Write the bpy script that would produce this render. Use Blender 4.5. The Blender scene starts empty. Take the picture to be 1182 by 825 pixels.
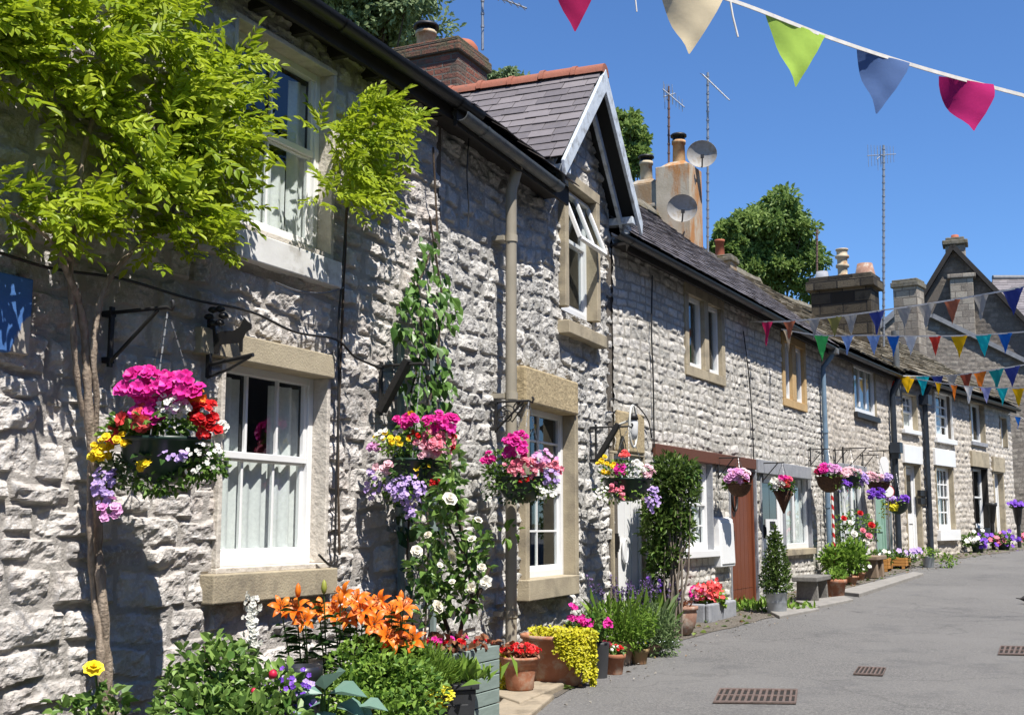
import bpy, bmesh, math, random
import numpy as np
from mathutils import Vector, Matrix

SC = bpy.context.scene
COL = SC.collection
PI = math.pi
rad = math.radians

# ------------------------------------------------------------------ camera
FPX, CX, CY = 1390.0, 591.0, 412.5
PITCH = math.atan(193.5 / FPX)
EYE = 1.4
cam_d = bpy.data.cameras.new('camera')
cam = bpy.data.objects.new('camera', cam_d)
COL.objects.link(cam)
cam.location = (0, 0, EYE)
cam.rotation_euler = (PI / 2 + PITCH, 0, 0)
cam_d.sensor_width = 36.0
cam_d.lens = 36.0 * FPX / 1182.0
cam_d.clip_start = 0.05
cam_d.clip_end = 3000
SC.camera = cam


def ray(px, py):
    x = (px - CX) / FPX
    y = -(py - CY) / FPX
    return Vector((x, math.cos(PITCH) - y * math.sin(PITCH), math.sin(PITCH) + y * math.cos(PITCH)))


def AD(px, py, Y):
    """point seen at pixel px, py that stands Y metres down the street"""
    r = ray(px, py)
    t = Y / r.y
    return Vector((r.x * t, Y, EYE + r.z * t))


GY = [-60, 0, 5, 9, 17, 22, 28, 35, 45, 60, 400]
GZ = [0, 0, .03, .10, .28, .48, .70, .93, 1.2, 1.35, 1.6]


def gz(y):
    return float(np.interp(y, GY, GZ))


def GP(px, py):
    """ground point under a pixel"""
    r = ray(px, py)
    t = 10.0
    for _ in range(60):
        z = gz(t * r.y)
        t = t * .5 + .5 * (z - EYE) / r.z
    return Vector((r.x * t, r.y * t, gz(r.y * t)))


# ------------------------------------------------------------------ facade frames
class Frame:
    """local x along the facade, local y into the house, z up (world height)"""
    def __init__(s, P, deg, length):
        a = rad(deg)
        s.P = Vector((P[0], P[1], 0))
        s.u = Vector((math.sin(a), math.cos(a), 0))
        s.n = Vector((math.cos(a), -math.sin(a), 0))
        s.len = length
        s.rot = PI / 2 - a
        s.M = Matrix.Translation(s.P) @ Matrix.Rotation(s.rot, 4, 'Z')

    def at(s, px, py, d=0.0):
        r = ray(px, py)
        t = (s.P.dot(s.n) + d) / r.dot(s.n)
        w = r * t
        return ((w - s.P).dot(s.u), EYE + w.z)

    def w(s, sx, d, z):
        p = s.P + s.u * sx + s.n * d
        return Vector((p.x, p.y, z))

    def pt(s, px, py, d=0.0):
        a, z = s.at(px, py, d)
        return s.w(a, d, z)


FA = Frame((-3.98943, 1.90286), 25.5, 7.9054)
FB = Frame((-.58606, 9.03817), 22.5, 4.4438)
FC = Frame((1.11450, 13.14369), 28.3, 9.3382)
FD = Frame((5.54162, 21.36573), 31.0, 4.9946)
FE = Frame((8.11400, 25.64690), 36.0, 9.9965)

# ------------------------------------------------------------------ objects
WM = {}          # object name -> world matrix (children share their root's)


def setp(o, label=None, cat=None, group=None, kind=None):
    if label: o['label'] = label
    if cat: o['category'] = cat
    if group: o['group'] = group
    if kind: o['kind'] = kind
    return o


def thing(name, label, cat, loc, rot=0.0, group=None):
    o = bpy.data.objects.new(name, None)
    COL.objects.link(o)
    o.empty_display_size = .1
    o.location = loc
    o.rotation_euler = (0, 0, rot)
    WM[o.name] = Matrix.Translation(Vector(loc)) @ Matrix.Rotation(rot, 4, 'Z')
    return setp(o, label, cat, group)


def finish(name, V, F, mats, parent=None, smooth=False, origin=None, attrs=None, mi=None, bevel=0, label=None, recalc=False, kind=None):
    """V world coordinates -> one linked mesh object, stored relative to its parent (or origin)"""
    V = np.asarray(V, dtype=np.float64).reshape(-1, 3)
    if parent is not None:
        MI = np.array(WM[parent.name].inverted())
        V = V @ MI[:3, :3].T + MI[:3, 3]
    elif origin is not None:
        V = V - np.array(origin)
    me = bpy.data.meshes.new(name)
    if isinstance(F, np.ndarray):
        n, k = F.shape
        me.vertices.add(len(V))
        me.vertices.foreach_set('co', V.astype(np.float32).ravel())
        me.loops.add(n * k)
        me.loops.foreach_set('vertex_index', F.astype(np.int32).ravel())
        me.polygons.add(n)
        me.polygons.foreach_set('loop_start', np.arange(0, n * k, k, dtype=np.int32))
        me.polygons.foreach_set('loop_total', np.full(n, k, dtype=np.int32))
        me.update(calc_edges=True)
    else:
        me.from_pydata([tuple(v) for v in V], [], F)
        me.update()
    np_ = len(me.polygons)
    if isinstance(smooth, (list, np.ndarray)):
        me.polygons.foreach_set('use_smooth', np.asarray(smooth, dtype=bool))
    else:
        me.polygons.foreach_set('use_smooth', np.full(np_, bool(smooth)))
    if mi is not None:
        me.polygons.foreach_set('material_index', np.asarray(mi, dtype=np.int32))
    for m in (mats if isinstance(mats, (list, tuple)) else [mats]):
        me.materials.append(m)
    for an, arr in (attrs or {}).items():
        arr = np.asarray(arr, dtype=np.float32)
        if arr.ndim == 1:
            a = me.attributes.new(an, 'FLOAT', 'POINT')
            a.data.foreach_set('value', arr)
        else:
            a = me.attributes.new(an, 'FLOAT_COLOR', 'POINT')
            if arr.shape[1] == 3:
                arr = np.hstack([arr, np.ones((len(arr), 1), np.float32)])
            a.data.foreach_set('color', arr.ravel())
    if recalc:
        bm = bmesh.new(); bm.from_mesh(me)
        bmesh.ops.recalc_face_normals(bm, faces=bm.faces)
        bm.to_mesh(me); bm.free()
    o = bpy.data.objects.new(name, me)
    COL.objects.link(o)
    if parent is not None:
        o.parent = parent
        WM[o.name] = WM[parent.name]
    elif origin is not None:
        o.location = origin
        WM[o.name] = Matrix.Translation(Vector(origin))
    else:
        WM[o.name] = Matrix.Identity(4)
    if bevel:
        b = o.modifiers.new('bevel', 'BEVEL')
        b.width = bevel; b.segments = 2; b.limit_method = 'ANGLE'; b.angle_limit = rad(40)
    if label: o['label'] = label
    if kind: o['kind'] = kind
    return o


class MB:
    def __init__(s, M=None):
        s.v = []; s.f = []; s.sm = []; s.mi = []; s.M = M; s.m = 0

    def add(s, vs, fs, smooth=False, M=None):
        b = len(s.v)
        for p in vs:
            p = Vector(p)
            if M is not None: p = M @ p
            if s.M is not None: p = s.M @ p
            s.v.append((p.x, p.y, p.z))
        for f in fs:
            s.f.append([i + b for i in f]); s.sm.append(smooth); s.mi.append(s.m)
        return s

    def box(s, x0, x1, y0, y1, z0, z1, M=None):
        x0, x1 = min(x0, x1), max(x0, x1); y0, y1 = min(y0, y1), max(y0, y1); z0, z1 = min(z0, z1), max(z0, z1)
        vs = [(x0, y0, z0), (x1, y0, z0), (x1, y1, z0), (x0, y1, z0), (x0, y0, z1), (x1, y0, z1), (x1, y1, z1), (x0, y1, z1)]
        return s.add(vs, [(0, 3, 2, 1), (4, 5, 6, 7), (0, 1, 5, 4), (1, 2, 6, 5), (2, 3, 7, 6), (3, 0, 4, 7)], False, M)

    def hexa(s, c8):
        return s.add(c8, [(0, 3, 2, 1), (4, 5, 6, 7), (0, 1, 5, 4), (1, 2, 6, 5), (2, 3, 7, 6), (3, 0, 4, 7)])

    def tube(s, pts, r, n=8, cap=True, smooth=True):
        pts = [Vector(p) for p in pts]
        m = len(pts)
        rs = r if isinstance(r, (list, tuple)) else [r] * m
        vs = []; ref = None
        for i in range(m):
            t = (pts[min(i + 1, m - 1)] - pts[max(i - 1, 0)]).normalized()
            if ref is None:
                ref = Vector((0, 0, 1)) if abs(t.z) < .9 else Vector((1, 0, 0))
            a = t.cross(ref)
            if a.length < 1e-4: a = t.cross(Vector((0, 1, 0)))
            a.normalize()
            b = a.cross(t).normalized(); ref = b
            for k in range(n):
                q = 2 * PI * k / n
                vs.append(pts[i] + (a * math.cos(q) + b * math.sin(q)) * rs[i])
        fs = []
        for i in range(m - 1):
            for k in range(n):
                fs.append((i * n + k, i * n + (k + 1) % n, (i + 1) * n + (k + 1) % n, (i + 1) * n + k))
        s.add(vs, fs, smooth)
        if cap:
            s.add(vs[:n], [tuple(range(n))[::-1]]); s.add(vs[-n:], [tuple(range(n))])
        return s

    def bar(s, a, b, w, h, up=(0, 0, 1)):
        a = Vector(a); b = Vector(b); t = (b - a).normalized(); up = Vector(up)
        x = t.cross(up)
        if x.length < 1e-4: x = t.cross(Vector((0, 1, 0)))
        x.normalize(); y = x.cross(t).normalized()
        c = []
        for q in (a, b):
            for sx, sy in ((-1, -1), (1, -1), (1, 1), (-1, 1)):
                c.append(q + x * sx * w / 2 + y * sy * h / 2)
        return s.add(c, [(0, 1, 2, 3)[::-1], (4, 5, 6, 7), (0, 1, 5, 4), (1, 2, 6, 5), (2, 3, 7, 6), (3, 0, 4, 7)])

    def lathe(s, prof, n=20, c=(0, 0, 0), sx=1, sy=1, M=None, smooth=True):
        vs = []; fs = []
        for (r, z) in prof:
            for k in range(n):
                q = 2 * PI * k / n
                vs.append((c[0] + r * sx * math.cos(q), c[1] + r * sy * math.sin(q), c[2] + z))
        for i in range(len(prof) - 1):
            for k in range(n):
                fs.append((i * n + k, i * n + (k + 1) % n, (i + 1) * n + (k + 1) % n, (i + 1) * n + k))
        s.add(vs, fs, smooth, M)
        return s

    def prism(s, poly, y0, y1):
        """polygon in x,z pushed from y0 to y1"""
        n = len(poly)
        vs = [(p[0], y0, p[1]) for p in poly] + [(p[0], y1, p[1]) for p in poly]
        fs = [tuple(range(n)), tuple(range(n, 2 * n))[::-1]] + [(i, i + n, (i + 1) % n + n, (i + 1) % n) for i in range(n)]
        return s.add(vs, fs)

    def quad(s, a, b, c, d):
        return s.add([a, b, c, d], [(0, 1, 2, 3)])

    def build(s, name, mats, parent=None, origin=None, bevel=0, label=None, recalc=True, kind=None):
        return finish(name, s.v, s.f, mats, parent, s.sm, origin, None, s.mi, bevel, label, recalc, kind)


# ------------------------------------------------------------------ noise (numpy)
def _hash(ix, iy, seed):
    h = (ix.astype(np.int64) * 374761393 + iy.astype(np.int64) * 668265263 + seed * 982451653) & 0xFFFFFFFF
    h = ((h ^ (h >> 13)) * 1274126177) & 0xFFFFFFFF
    h = h ^ (h >> 16)
    return (h & 0xFFFFFF) / float(0xFFFFFF)


def vnoise(x, y, seed=0):
    ix = np.floor(x); iy = np.floor(y)
    fx = x - ix; fy = y - iy
    fx = fx * fx * (3 - 2 * fx); fy = fy * fy * (3 - 2 * fy)
    a = _hash(ix, iy, seed); b = _hash(ix + 1, iy, seed); c = _hash(ix, iy + 1, seed); d = _hash(ix + 1, iy + 1, seed)
    return (a + (b - a) * fx) * (1 - fy) + (c + (d - c) * fx) * fy - .5


def fbm(x, y, seed=0, oct=4):
    t = 0; a = 1.0
    for i in range(oct):
        t = t + a * vnoise(x * 2 ** i, y * 2 ** i, seed + i * 17)
        a *= .5
    return t


def sstep(a, b, x):
    t = np.clip((x - a) / (b - a), 0, 1)
    return t * t * (3 - 2 * t)


# ------------------------------------------------------------------ materials
def lin(c):
    return tuple(c) + (1.0,)


def new_mat(name):
    m = bpy.data.materials.new(name)
    m.use_nodes = True
    nt = m.node_tree
    for n in list(nt.nodes): nt.nodes.remove(n)
    out = nt.nodes.new('ShaderNodeOutputMaterial')
    return m, nt, out


def N(nt, t, **kw):
    n = nt.nodes.new(t)
    for k, v in kw.items():
        if k in n.inputs.keys() if isinstance(k, str) else False:
            n.inputs[k].default_value = v
        else:
            setattr(n, k, v)
    return n


def mixc(nt, fac, a, b, blend='MIX'):
    n = nt.nodes.new('ShaderNodeMix'); n.data_type = 'RGBA'; n.blend_type = blend
    for sock, val in ((n.inputs[0], fac), (n.inputs[6], a), (n.inputs[7], b)):
        if isinstance(val, bpy.types.NodeSocket): nt.links.new(val, sock)
        elif isinstance(val, (int, float)): sock.default_value = val
        else: sock.default_value = lin(val[:3])
    return n.outputs[2]


def ramp(nt, fac, stops):
    r = nt.nodes.new('ShaderNodeValToRGB')
    cr = r.color_ramp
    while len(cr.elements) > len(stops): cr.elements.remove(cr.elements[-1])
    while len(cr.elements) < len(stops): cr.elements.new(1.0)
    for e, (p, c) in zip(cr.elements, stops):
        e.position = p; e.color = lin(c) if len(c) == 3 else c
    nt.links.new(fac, r.inputs[0])
    return r.outputs[0]


def noise(nt, scale, detail=4, rough=.55, coord='Object', vec=None, stretch=None):
    t = nt.nodes.new('ShaderNodeTexNoise')
    t.inputs['Scale'].default_value = scale; t.inputs['Detail'].default_value = detail; t.inputs['Roughness'].default_value = rough
    if vec is None:
        tc = nt.nodes.new('ShaderNodeTexCoord'); vec = tc.outputs[coord]
    if stretch:
        mp = nt.nodes.new('ShaderNodeMapping'); mp.inputs['Scale'].default_value = stretch
        nt.links.new(vec, mp.inputs['Vector']); vec = mp.outputs[0]
    nt.links.new(vec, t.inputs['Vector'])
    return t.outputs['Fac']


def bump(nt, h, strength, dist=.01):
    b = nt.nodes.new('ShaderNodeBump'); b.inputs['Strength'].default_value = strength; b.inputs['Distance'].default_value = dist
    nt.links.new(h, b.inputs['Height'])
    return b.outputs[0]


MATS = {}


def mat(name, c1, c2=None, scale=6, rough=.7, bmp=0., bscale=60, metal=0., spec=.4, stain=None, stain_scale=2.5, stretch=None, coat=0, slo=.5, sst=None):
    """plain surface: two own colours mixed by noise, optional stains, fine bump"""
    if name in MATS: return MATS[name]
    m, nt, out = new_mat(name)
    b = N(nt, 'ShaderNodeBsdfPrincipled')
    b.inputs['Roughness'].default_value = rough; b.inputs['Metallic'].default_value = metal
    b.inputs['Specular IOR Level'].default_value = spec
    if coat: b.inputs['Coat Weight'].default_value = coat
    c2 = c2 or tuple(x * .82 for x in c1)
    f = noise(nt, scale, 5, .6, stretch=stretch)
    col = ramp(nt, f, [(.32, c2), (.68, c1)])
    if stain:
        g = noise(nt, stain_scale, 6, .65, stretch=sst)
        mask = ramp(nt, g, [(slo, (0, 0, 0)), (slo + .16, (1, 1, 1))])
        col = mixc(nt, mask, col, stain)
    nt.links.new(col, b.inputs['Base Color'])
    if bmp:
        nt.links.new(bump(nt, noise(nt, bscale, 4), bmp), b.inputs['Normal'])
    nt.links.new(b.outputs[0], out.inputs[0])
    MATS[name] = m
    return m


def leaf_mat(name, dark, light, trans=.3, rough=.5, tcol=None):
    if name in MATS: return MATS[name]
    m, nt, out = new_mat(name)
    at = N(nt, 'ShaderNodeAttribute', attribute_name='tint')
    col = ramp(nt, at.outputs['Fac'], [(0, dark), (1, light)])
    b = N(nt, 'ShaderNodeBsdfPrincipled')
    b.inputs['Roughness'].default_value = rough; b.inputs['Specular IOR Level'].default_value = .3
    nt.links.new(col, b.inputs['Base Color'])
    t = N(nt, 'ShaderNodeBsdfTranslucent')
    if tcol:
        nt.links.new(mixc(nt, .6, col, tcol), t.inputs['Color'])
    else:
        nt.links.new(col, t.inputs['Color'])
    mx = N(nt, 'ShaderNodeMixShader'); mx.inputs[0].default_value = trans
    nt.links.new(b.outputs[0], mx.inputs[1]); nt.links.new(t.outputs[0], mx.inputs[2])
    nt.links.new(mx.outputs[0], out.inputs[0])
    MATS[name] = m
    return m


def stone_mat(name, ca, cb, cc, mortar, dirt, dirt_amt=.5, bs=.6, warm=None):
    """attribute 'stone': r random per stone, g stone/mortar mask, b relief noise"""
    m, nt, out = new_mat(name)
    at = N(nt, 'ShaderNodeAttribute', attribute_name='stone')
    sp = N(nt, 'ShaderNodeSeparateColor'); nt.links.new(at.outputs['Color'], sp.inputs[0])
    base = ramp(nt, sp.outputs[0], [(0, ca), (.45, cb), (1, cc)])
    f1 = noise(nt, 9, 8, .7)
    base = mixc(nt, ramp(nt, f1, [(.34, (.5, .5, .5)), (.56, (0, 0, 0))]), base, tuple(x * .5 for x in cb))
    f2 = noise(nt, 38, 5, .75)
    base = mixc(nt, ramp(nt, f2, [(.5, (0, 0, 0)), (.64, (.55, .55, .55))]), base, tuple(min(.75, x * 1.5) for x in cc))
    if warm:
        f4 = noise(nt, 2.2, 4, .6)
        base = mixc(nt, ramp(nt, f4, [(.52, (0, 0, 0)), (.7, (.6, .6, .6))]), base, warm)
    mo = mixc(nt, noise(nt, 25, 4, .7), tuple(x * .75 for x in mortar), tuple(x * 1.2 for x in mortar))
    col = mixc(nt, sp.outputs[1], mo, base)
    f3 = noise(nt, 1.6, 7, .72)
    col = mixc(nt, ramp(nt, f3, [(.5, (0, 0, 0)), (.72, (dirt_amt,) * 3)]), col, dirt)
    b = N(nt, 'ShaderNodeBsdfPrincipled')
    b.inputs['Roughness'].default_value = .92; b.inputs['Specular IOR Level'].default_value = .2
    nt.links.new(col, b.inputs['Base Color'])
    h = noise(nt, 55, 8, .7)
    nt.links.new(bump(nt, h, bs, .02), b.inputs['Normal'])
    nt.links.new(b.outputs[0], out.inputs[0])
    MATS[name] = m
    return m


def glass_mat():
    m, nt, out = new_mat('window_glass')
    t = N(nt, 'ShaderNodeBsdfTransparent'); t.inputs['Color'].default_value = (.82, .86, .86, 1)
    g = N(nt, 'ShaderNodeBsdfGlossy'); g.inputs['Roughness'].default_value = .02; g.inputs['Color'].default_value = (.9, .95, 1, 1)
    fr = N(nt, 'ShaderNodeFresnel'); fr.inputs['IOR'].default_value = 1.52
    bp = bump(nt, noise(nt, 1.2, 1), .04, .05)
    nt.links.new(bp, g.inputs['Normal'])
    mx = N(nt, 'ShaderNodeMixShader')
    ad = N(nt, 'ShaderNodeMath', operation='ADD'); ad.inputs[1].default_value = .015
    nt.links.new(fr.outputs[0], ad.inputs[0]); ge = N(nt, 'ShaderNodeNewGeometry'); iv = N(nt, 'ShaderNodeMath', operation='SUBTRACT'); iv.inputs[0].default_value = 1; nt.links.new(ge.outputs['Backfacing'], iv.inputs[1])
    mu = N(nt, 'ShaderNodeMath', operation='MULTIPLY'); nt.links.new(ad.outputs[0], mu.inputs[0]); nt.links.new(iv.outputs[0], mu.inputs[1]); nt.links.new(mu.outputs[0], mx.inputs[0])
    nt.links.new(t.outputs[0], mx.inputs[1]); nt.links.new(g.outputs[0], mx.inputs[2])
    nt.links.new(mx.outputs[0], out.inputs[0])
    MATS['glass'] = m
    return m


GLASS = glass_mat()
WHITE = mat('white_paint', (.80, .80, .79), (.74, .74, .73), 3, .35, .03, 30)
WHITE_OLD = mat('old_white_paint', (.74, .74, .72), (.62, .61, .58), 4, .55, .1, 40, stain=(.42, .40, .36), stain_scale=5)
NET = mat('net_curtain', (.78, .78, .75), (.66, .66, .64), 40, .9)
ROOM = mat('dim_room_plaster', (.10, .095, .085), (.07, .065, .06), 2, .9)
BUFF = mat('dressed_buff_sandstone', (.42, .36, .25), (.32, .27, .19), 5, .9, .4, 70, stain=(.22, .19, .14), stain_scale=3)
BUFFROUGH = mat('pecked_buff_sandstone', (.46, .37, .22), (.28, .22, .13), 22, .95, 1.0, 34)
ORANGESTONE = mat('orange_sandstone', (.50, .34, .16), (.40, .27, .13), 6, .9, .3, 60)
GREYSTONE = mat('grey_dressed_stone', (.30, .31, .33), (.22, .23, .25), 8, .9, .4, 50)
MORTAR = mat('pale_lime_render', (.62, .57, .50), (.44, .40, .35), 14, .95, 1.0, 28)
IRON = mat('black_iron', (.012, .012, .013), (.02, .018, .016), 10, .5, .1, 80, spec=.5)
BLACKWOOD = mat('black_painted_timber', (.014, .014, .014), (.022, .02, .018), 6, .6, .2, 40)
GUTBLACK = mat('black_plastic_gutter', (.010, .010, .011), (.016, .016, .016), 5, .42)
GUTGREY = mat('weathered_grey_gutter', (.11, .125, .13), (.075, .08, .085), 7, .5, .1, 50, stain=(.16, .15, .13), stain_scale=6)
PIPEBUFF = mat('buff_plastic_pipe', (.36, .32, .25), (.30, .27, .21), 4, .5)
PIPEBLUE = mat('blue_grey_painted_pipe', (.16, .24, .32), (.12, .18, .25), 6, .5)
PIPEDARK = mat('slate_blue_black_pipe', (.03, .04, .055), (.02, .025, .035), 6, .45)
TERRA = mat('terracotta', (.40, .17, .09), (.30, .12, .065), 8, .85, .2, 60, stain=(.42, .30, .22), stain_scale=9)
TERRAOLD = mat('weathered_terracotta', (.34, .20, .14), (.24, .13, .09), 9, .9, .3, 50, stain=(.40, .34, .28), stain_scale=7)
SOIL = mat('potting_soil', (.035, .024, .016), (.02, .014, .01), 40, 1, .8, 60)
BARK = mat('vine_bark', (.38, .305, .235), (.17, .13, .095), 14, .95, .8, 70, stretch=(3, 3, .6))
DARKBARK = mat('dark_bark', (.09, .065, .045), (.05, .035, .025), 10, .95, .8, 40)
STEMGREEN = mat('green_stem', (.07, .13, .03), (.05, .09, .02), 10, .7)
CHAIN = mat('zinc_chain', (.30, .30, .30), (.18, .18, .18), 20, .45, 0, metal=.8)
PLASTICGREEN = mat('dark_green_plastic', (.010, .032, .022), (.008, .022, .016), 4, .4)
WICKER = mat('brown_wicker', (.10, .045, .02), (.04, .018, .01), 45, .8, .8, 45)
SUNV = Vector((.30, -.46, 1.0)).normalized()
# ------------------------------------------------------------------ stone walls
class Courses:
    def __init__(s, s0, s1, z0, z1, hm, hv, wm, wv, seed):
        r = random.Random(seed)
        s.zb = [z0]
        while s.zb[-1] < z1: s.zb.append(s.zb[-1] + hm * (1 + hv * (r.random() * 2 - 1)))
        s.rows = []
        for k in range(len(s.zb) - 1):
            h = s.zb[k + 1] - s.zb[k]
            b = [s0 - r.random() * wm]
            while b[-1] < s1: b.append(b[-1] + max(.6 * h, wm * (1 + wv * (r.random() * 2 - 1))))
            nst = len(b) - 1
            s.rows.append((np.array(b), np.array([[r.random(), r.random() * 2 - 1, r.random() * 2 - 1, r.random()] for _ in range(nst)])))
        s.zb = np.array(s.zb)
        s.seed = seed


def stone_wall(name, parent, fr, cs, s0, s1, z0, z1, holes, m, amp=.06, res=.0125, gap=.012, wav=.03, warp=.012, rough=.5, top=None, softness=.03, y_off=0.0, crisp=False):
    """heightfield of coursed rock-faced stones; every stone and joint is real relief"""
    def axis(a, b, cuts):
        n = max(2, int(round((b - a) / res)))
        g = np.linspace(a, b, n + 1)
        cuts = [c for c in cuts if a < c < b]
        keep = np.ones(len(g), bool)
        for c in cuts: keep &= np.abs(g - c) > res * .45
        keep[0] = keep[-1] = True
        return np.unique(np.concatenate([g[keep], np.array(cuts)]))
    S = axis(s0, s1, [h[0] for h in holes] + [h[1] for h in holes])
    Z = axis(z0, z1, [h[2] for h in holes] + [h[3] for h in holes])
    SS, ZZ = np.meshgrid(S, Z)
    sd = cs.seed
    wz = ZZ + wav * 2 * fbm(SS * .8, ZZ * .8, sd + 5, 2) + warp * 2 * fbm(SS * 7, ZZ * 7, sd + 6, 3)
    ws = SS + wav * fbm(SS * 1.1 + 9, ZZ * 1.3, sd + 7, 2) + warp * 2 * fbm(SS * 7 + 3, ZZ * 7, sd + 8, 3)
    ci = np.clip(np.searchsorted(cs.zb, wz, 'right') - 1, 0, len(cs.rows) - 1)
    zl = cs.zb[ci]; zh = cs.zb[ci + 1]
    sl = np.zeros_like(SS); sr = np.ones_like(SS); pr = np.zeros(SS.shape + (4,))
    for k, (b, p) in enumerate(cs.rows):
        mk = ci == k
        if not mk.any(): continue
        j = np.clip(np.searchsorted(b, ws[mk], 'right') - 1, 0, len(p) - 1)
        sl[mk] = b[j]; sr[mk] = b[j + 1]; pr[mk] = p[j]
    hsh = lambda k: _hash((pr[..., 3] * 9973).astype(np.int64), (pr[..., 0] * 7919).astype(np.int64), sd + k)
    hh = zh - zl
    dzb = wz - (zl + hsh(1) * hh * .10); dzt = (zh - hsh(2) * hh * .08) - wz
    dl = ws - (sl + hsh(3) * .02); dr = (sr - hsh(4) * .02) - ws
    soft = softness
    du = np.minimum(dl, dr)
    e = sstep(gap, gap + soft * .7, du) * sstep(gap, gap + soft * .5, dzb) * sstep(gap, gap + soft * .7, dzt)
    u = (ws - sl) / np.maximum(sr - sl, 1e-3) - .5
    v = (wz - zl) / np.maximum(hh, 1e-3) - .5
    face = amp * (.45 + .55 * pr[..., 0]) + amp * (pr[..., 1] * u * .9 + pr[..., 2] * v * .5)
    # broken faces: a few slanting planes per stone, nearest one wins
    f2 = amp * (.6 + .8 * hsh(5)) + (u * (sr - sl)) * (hsh(6) - .5) * .55 - (v * hh) * (hsh(7) * .45 - .1)
    f3 = amp * (.5 + .9 * hsh(8)) - (u * (sr - sl)) * (hsh(9) - .5) * .6 + (v * hh) * (hsh(10) * .5 - .1)
    kL = .9 + 3.2 * hsh(11); kR = .9 + 3.2 * hsh(12); kT = .55 + 1.8 * hsh(13); kB = 2.0 + 4 * hsh(14)
    wob = 1 + 1.1 * fbm(SS * 6, ZZ * 6, sd + 20, 3)
    face = np.minimum(np.minimum(face, f2), f3)
    face = np.minimum(face, np.minimum(np.minimum((dl - gap) * kL, (dr - gap) * kR), np.minimum((dzt - gap) * kT, (dzb - gap) * kB)) * np.clip(wob, .35, 2) + soft * .35)
    ridge = fbm(SS * 12, ZZ * 16, sd + 30, 6)
    chip = np.abs(fbm(SS * 9, ZZ * 13, sd + 50, 5))
    h = e * np.maximum(face, soft * .15) + e * amp * rough * (ridge * .55 - chip * .75)
    h = h + (1 - e) * amp * .16 * fbm(SS * 20, ZZ * 20, sd + 40, 4)
    mask = sstep(.15, .6, e)
    X = SS.ravel(); Yl = (y_off - h).ravel(); Zr = ZZ.ravel()
    if top is not None:
        tp = top(X)
        over = Zr > tp
        Zr = np.minimum(Zr, tp)
    M = np.array(fr.M)
    V = np.stack([X, Yl, Zr], 1) @ M[:3, :3].T + M[:3, 3]
    nx, nz = len(S), len(Z)
    idx = np.arange(nx * nz).reshape(nz, nx)
    F = np.stack([idx[:-1, :-1], idx[:-1, 1:], idx[1:, 1:], idx[1:, :-1]], -1)
    sc = (S[:-1] + S[1:]) / 2; zc = (Z[:-1] + Z[1:]) / 2
    SCc, ZCc = np.meshgrid(sc, zc)
    keep = np.ones(SCc.shape, bool)
    for (a, b, c, d) in holes: keep &= ~((SCc > a) & (SCc < b) & (ZCc > c) & (ZCc < d))
    if top is not None:
        ov = over.reshape(nz, nx)
        keep &= ~(ov[:-1, :-1] & ov[:-1, 1:])
    F = F[keep]
    used = np.unique(F)
    remap = np.full(nx * nz, -1); remap[used] = np.arange(len(used))
    attr = np.stack([pr[..., 3].ravel(), mask.ravel(), np.clip(ridge + .5, 0, 1).ravel()], 1)[used]
    return finish(name, V[used], remap[F], m, parent, not crisp, attrs={'stone': attr})


def slate_roof(name, parent, O, U, Vv, lu, lv, w, exp, th, mats, seed=1, jit=.01, tilt=.02, wvar=.0, bed=None, bedmat=None, pw=None):
    """overlapping slates in courses; O corner at the eaves, U along, Vv up the slope"""
    r = random.Random(seed)
    O = Vector(O); U = Vector(U).normalized(); Vv = Vector(Vv).normalized(); Nn = U.cross(Vv).normalized()
    if Nn.z < 0: Nn = -Nn
    V = []; F = []; tints = []
    rows = int(math.ceil(lv / exp))
    for k in range(rows):
        v0 = k * exp - .03; v1 = min(v0 + exp * 1.75, lv + .05)
        x = -r.random() * w
        while x < lu:
            ww = w * (1 + wvar * (r.random() * 2 - 1))
            a = max(x + .003, 0); b = min(x + ww - .003, lu)
            x += ww
            if b - a < .02: continue
            dv = jit * (r.random() * 2 - 1); lift = th * .3 * r.random()
            t = th * (1 + .3 * (r.random() * 2 - 1)); tw = tilt * (r.random() * 2 - 1) * .3
            base = len(V)
            for (p, q, hh) in ((a, v0 + dv, tilt + lift), (b, v0 + dv + jit * (r.random() - .5), tilt + lift + tw), (b, v1, 0.0), (a, v1, 0.0)):
                V.append(O + U * p + Vv * q + Nn * (hh))
            for (p, q, hh) in ((a, v0 + dv, tilt + lift + t), (b, v0 + dv, tilt + lift + t + tw), (b, v1, t * .6), (a, v1, t * .6)):
                V.append(O + U * p + Vv * q + Nn * (hh))
            F += [[base + i for i in f] for f in ((4, 5, 6, 7), (0, 1, 5, 4), (1, 2, 6, 5), (3, 0, 4, 7))]
            tints += [r.random()] * 8
    o = finish(name, [tuple(v) for v in V], F, mats, parent, False, attrs={'tint': tints})
    return o


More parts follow.
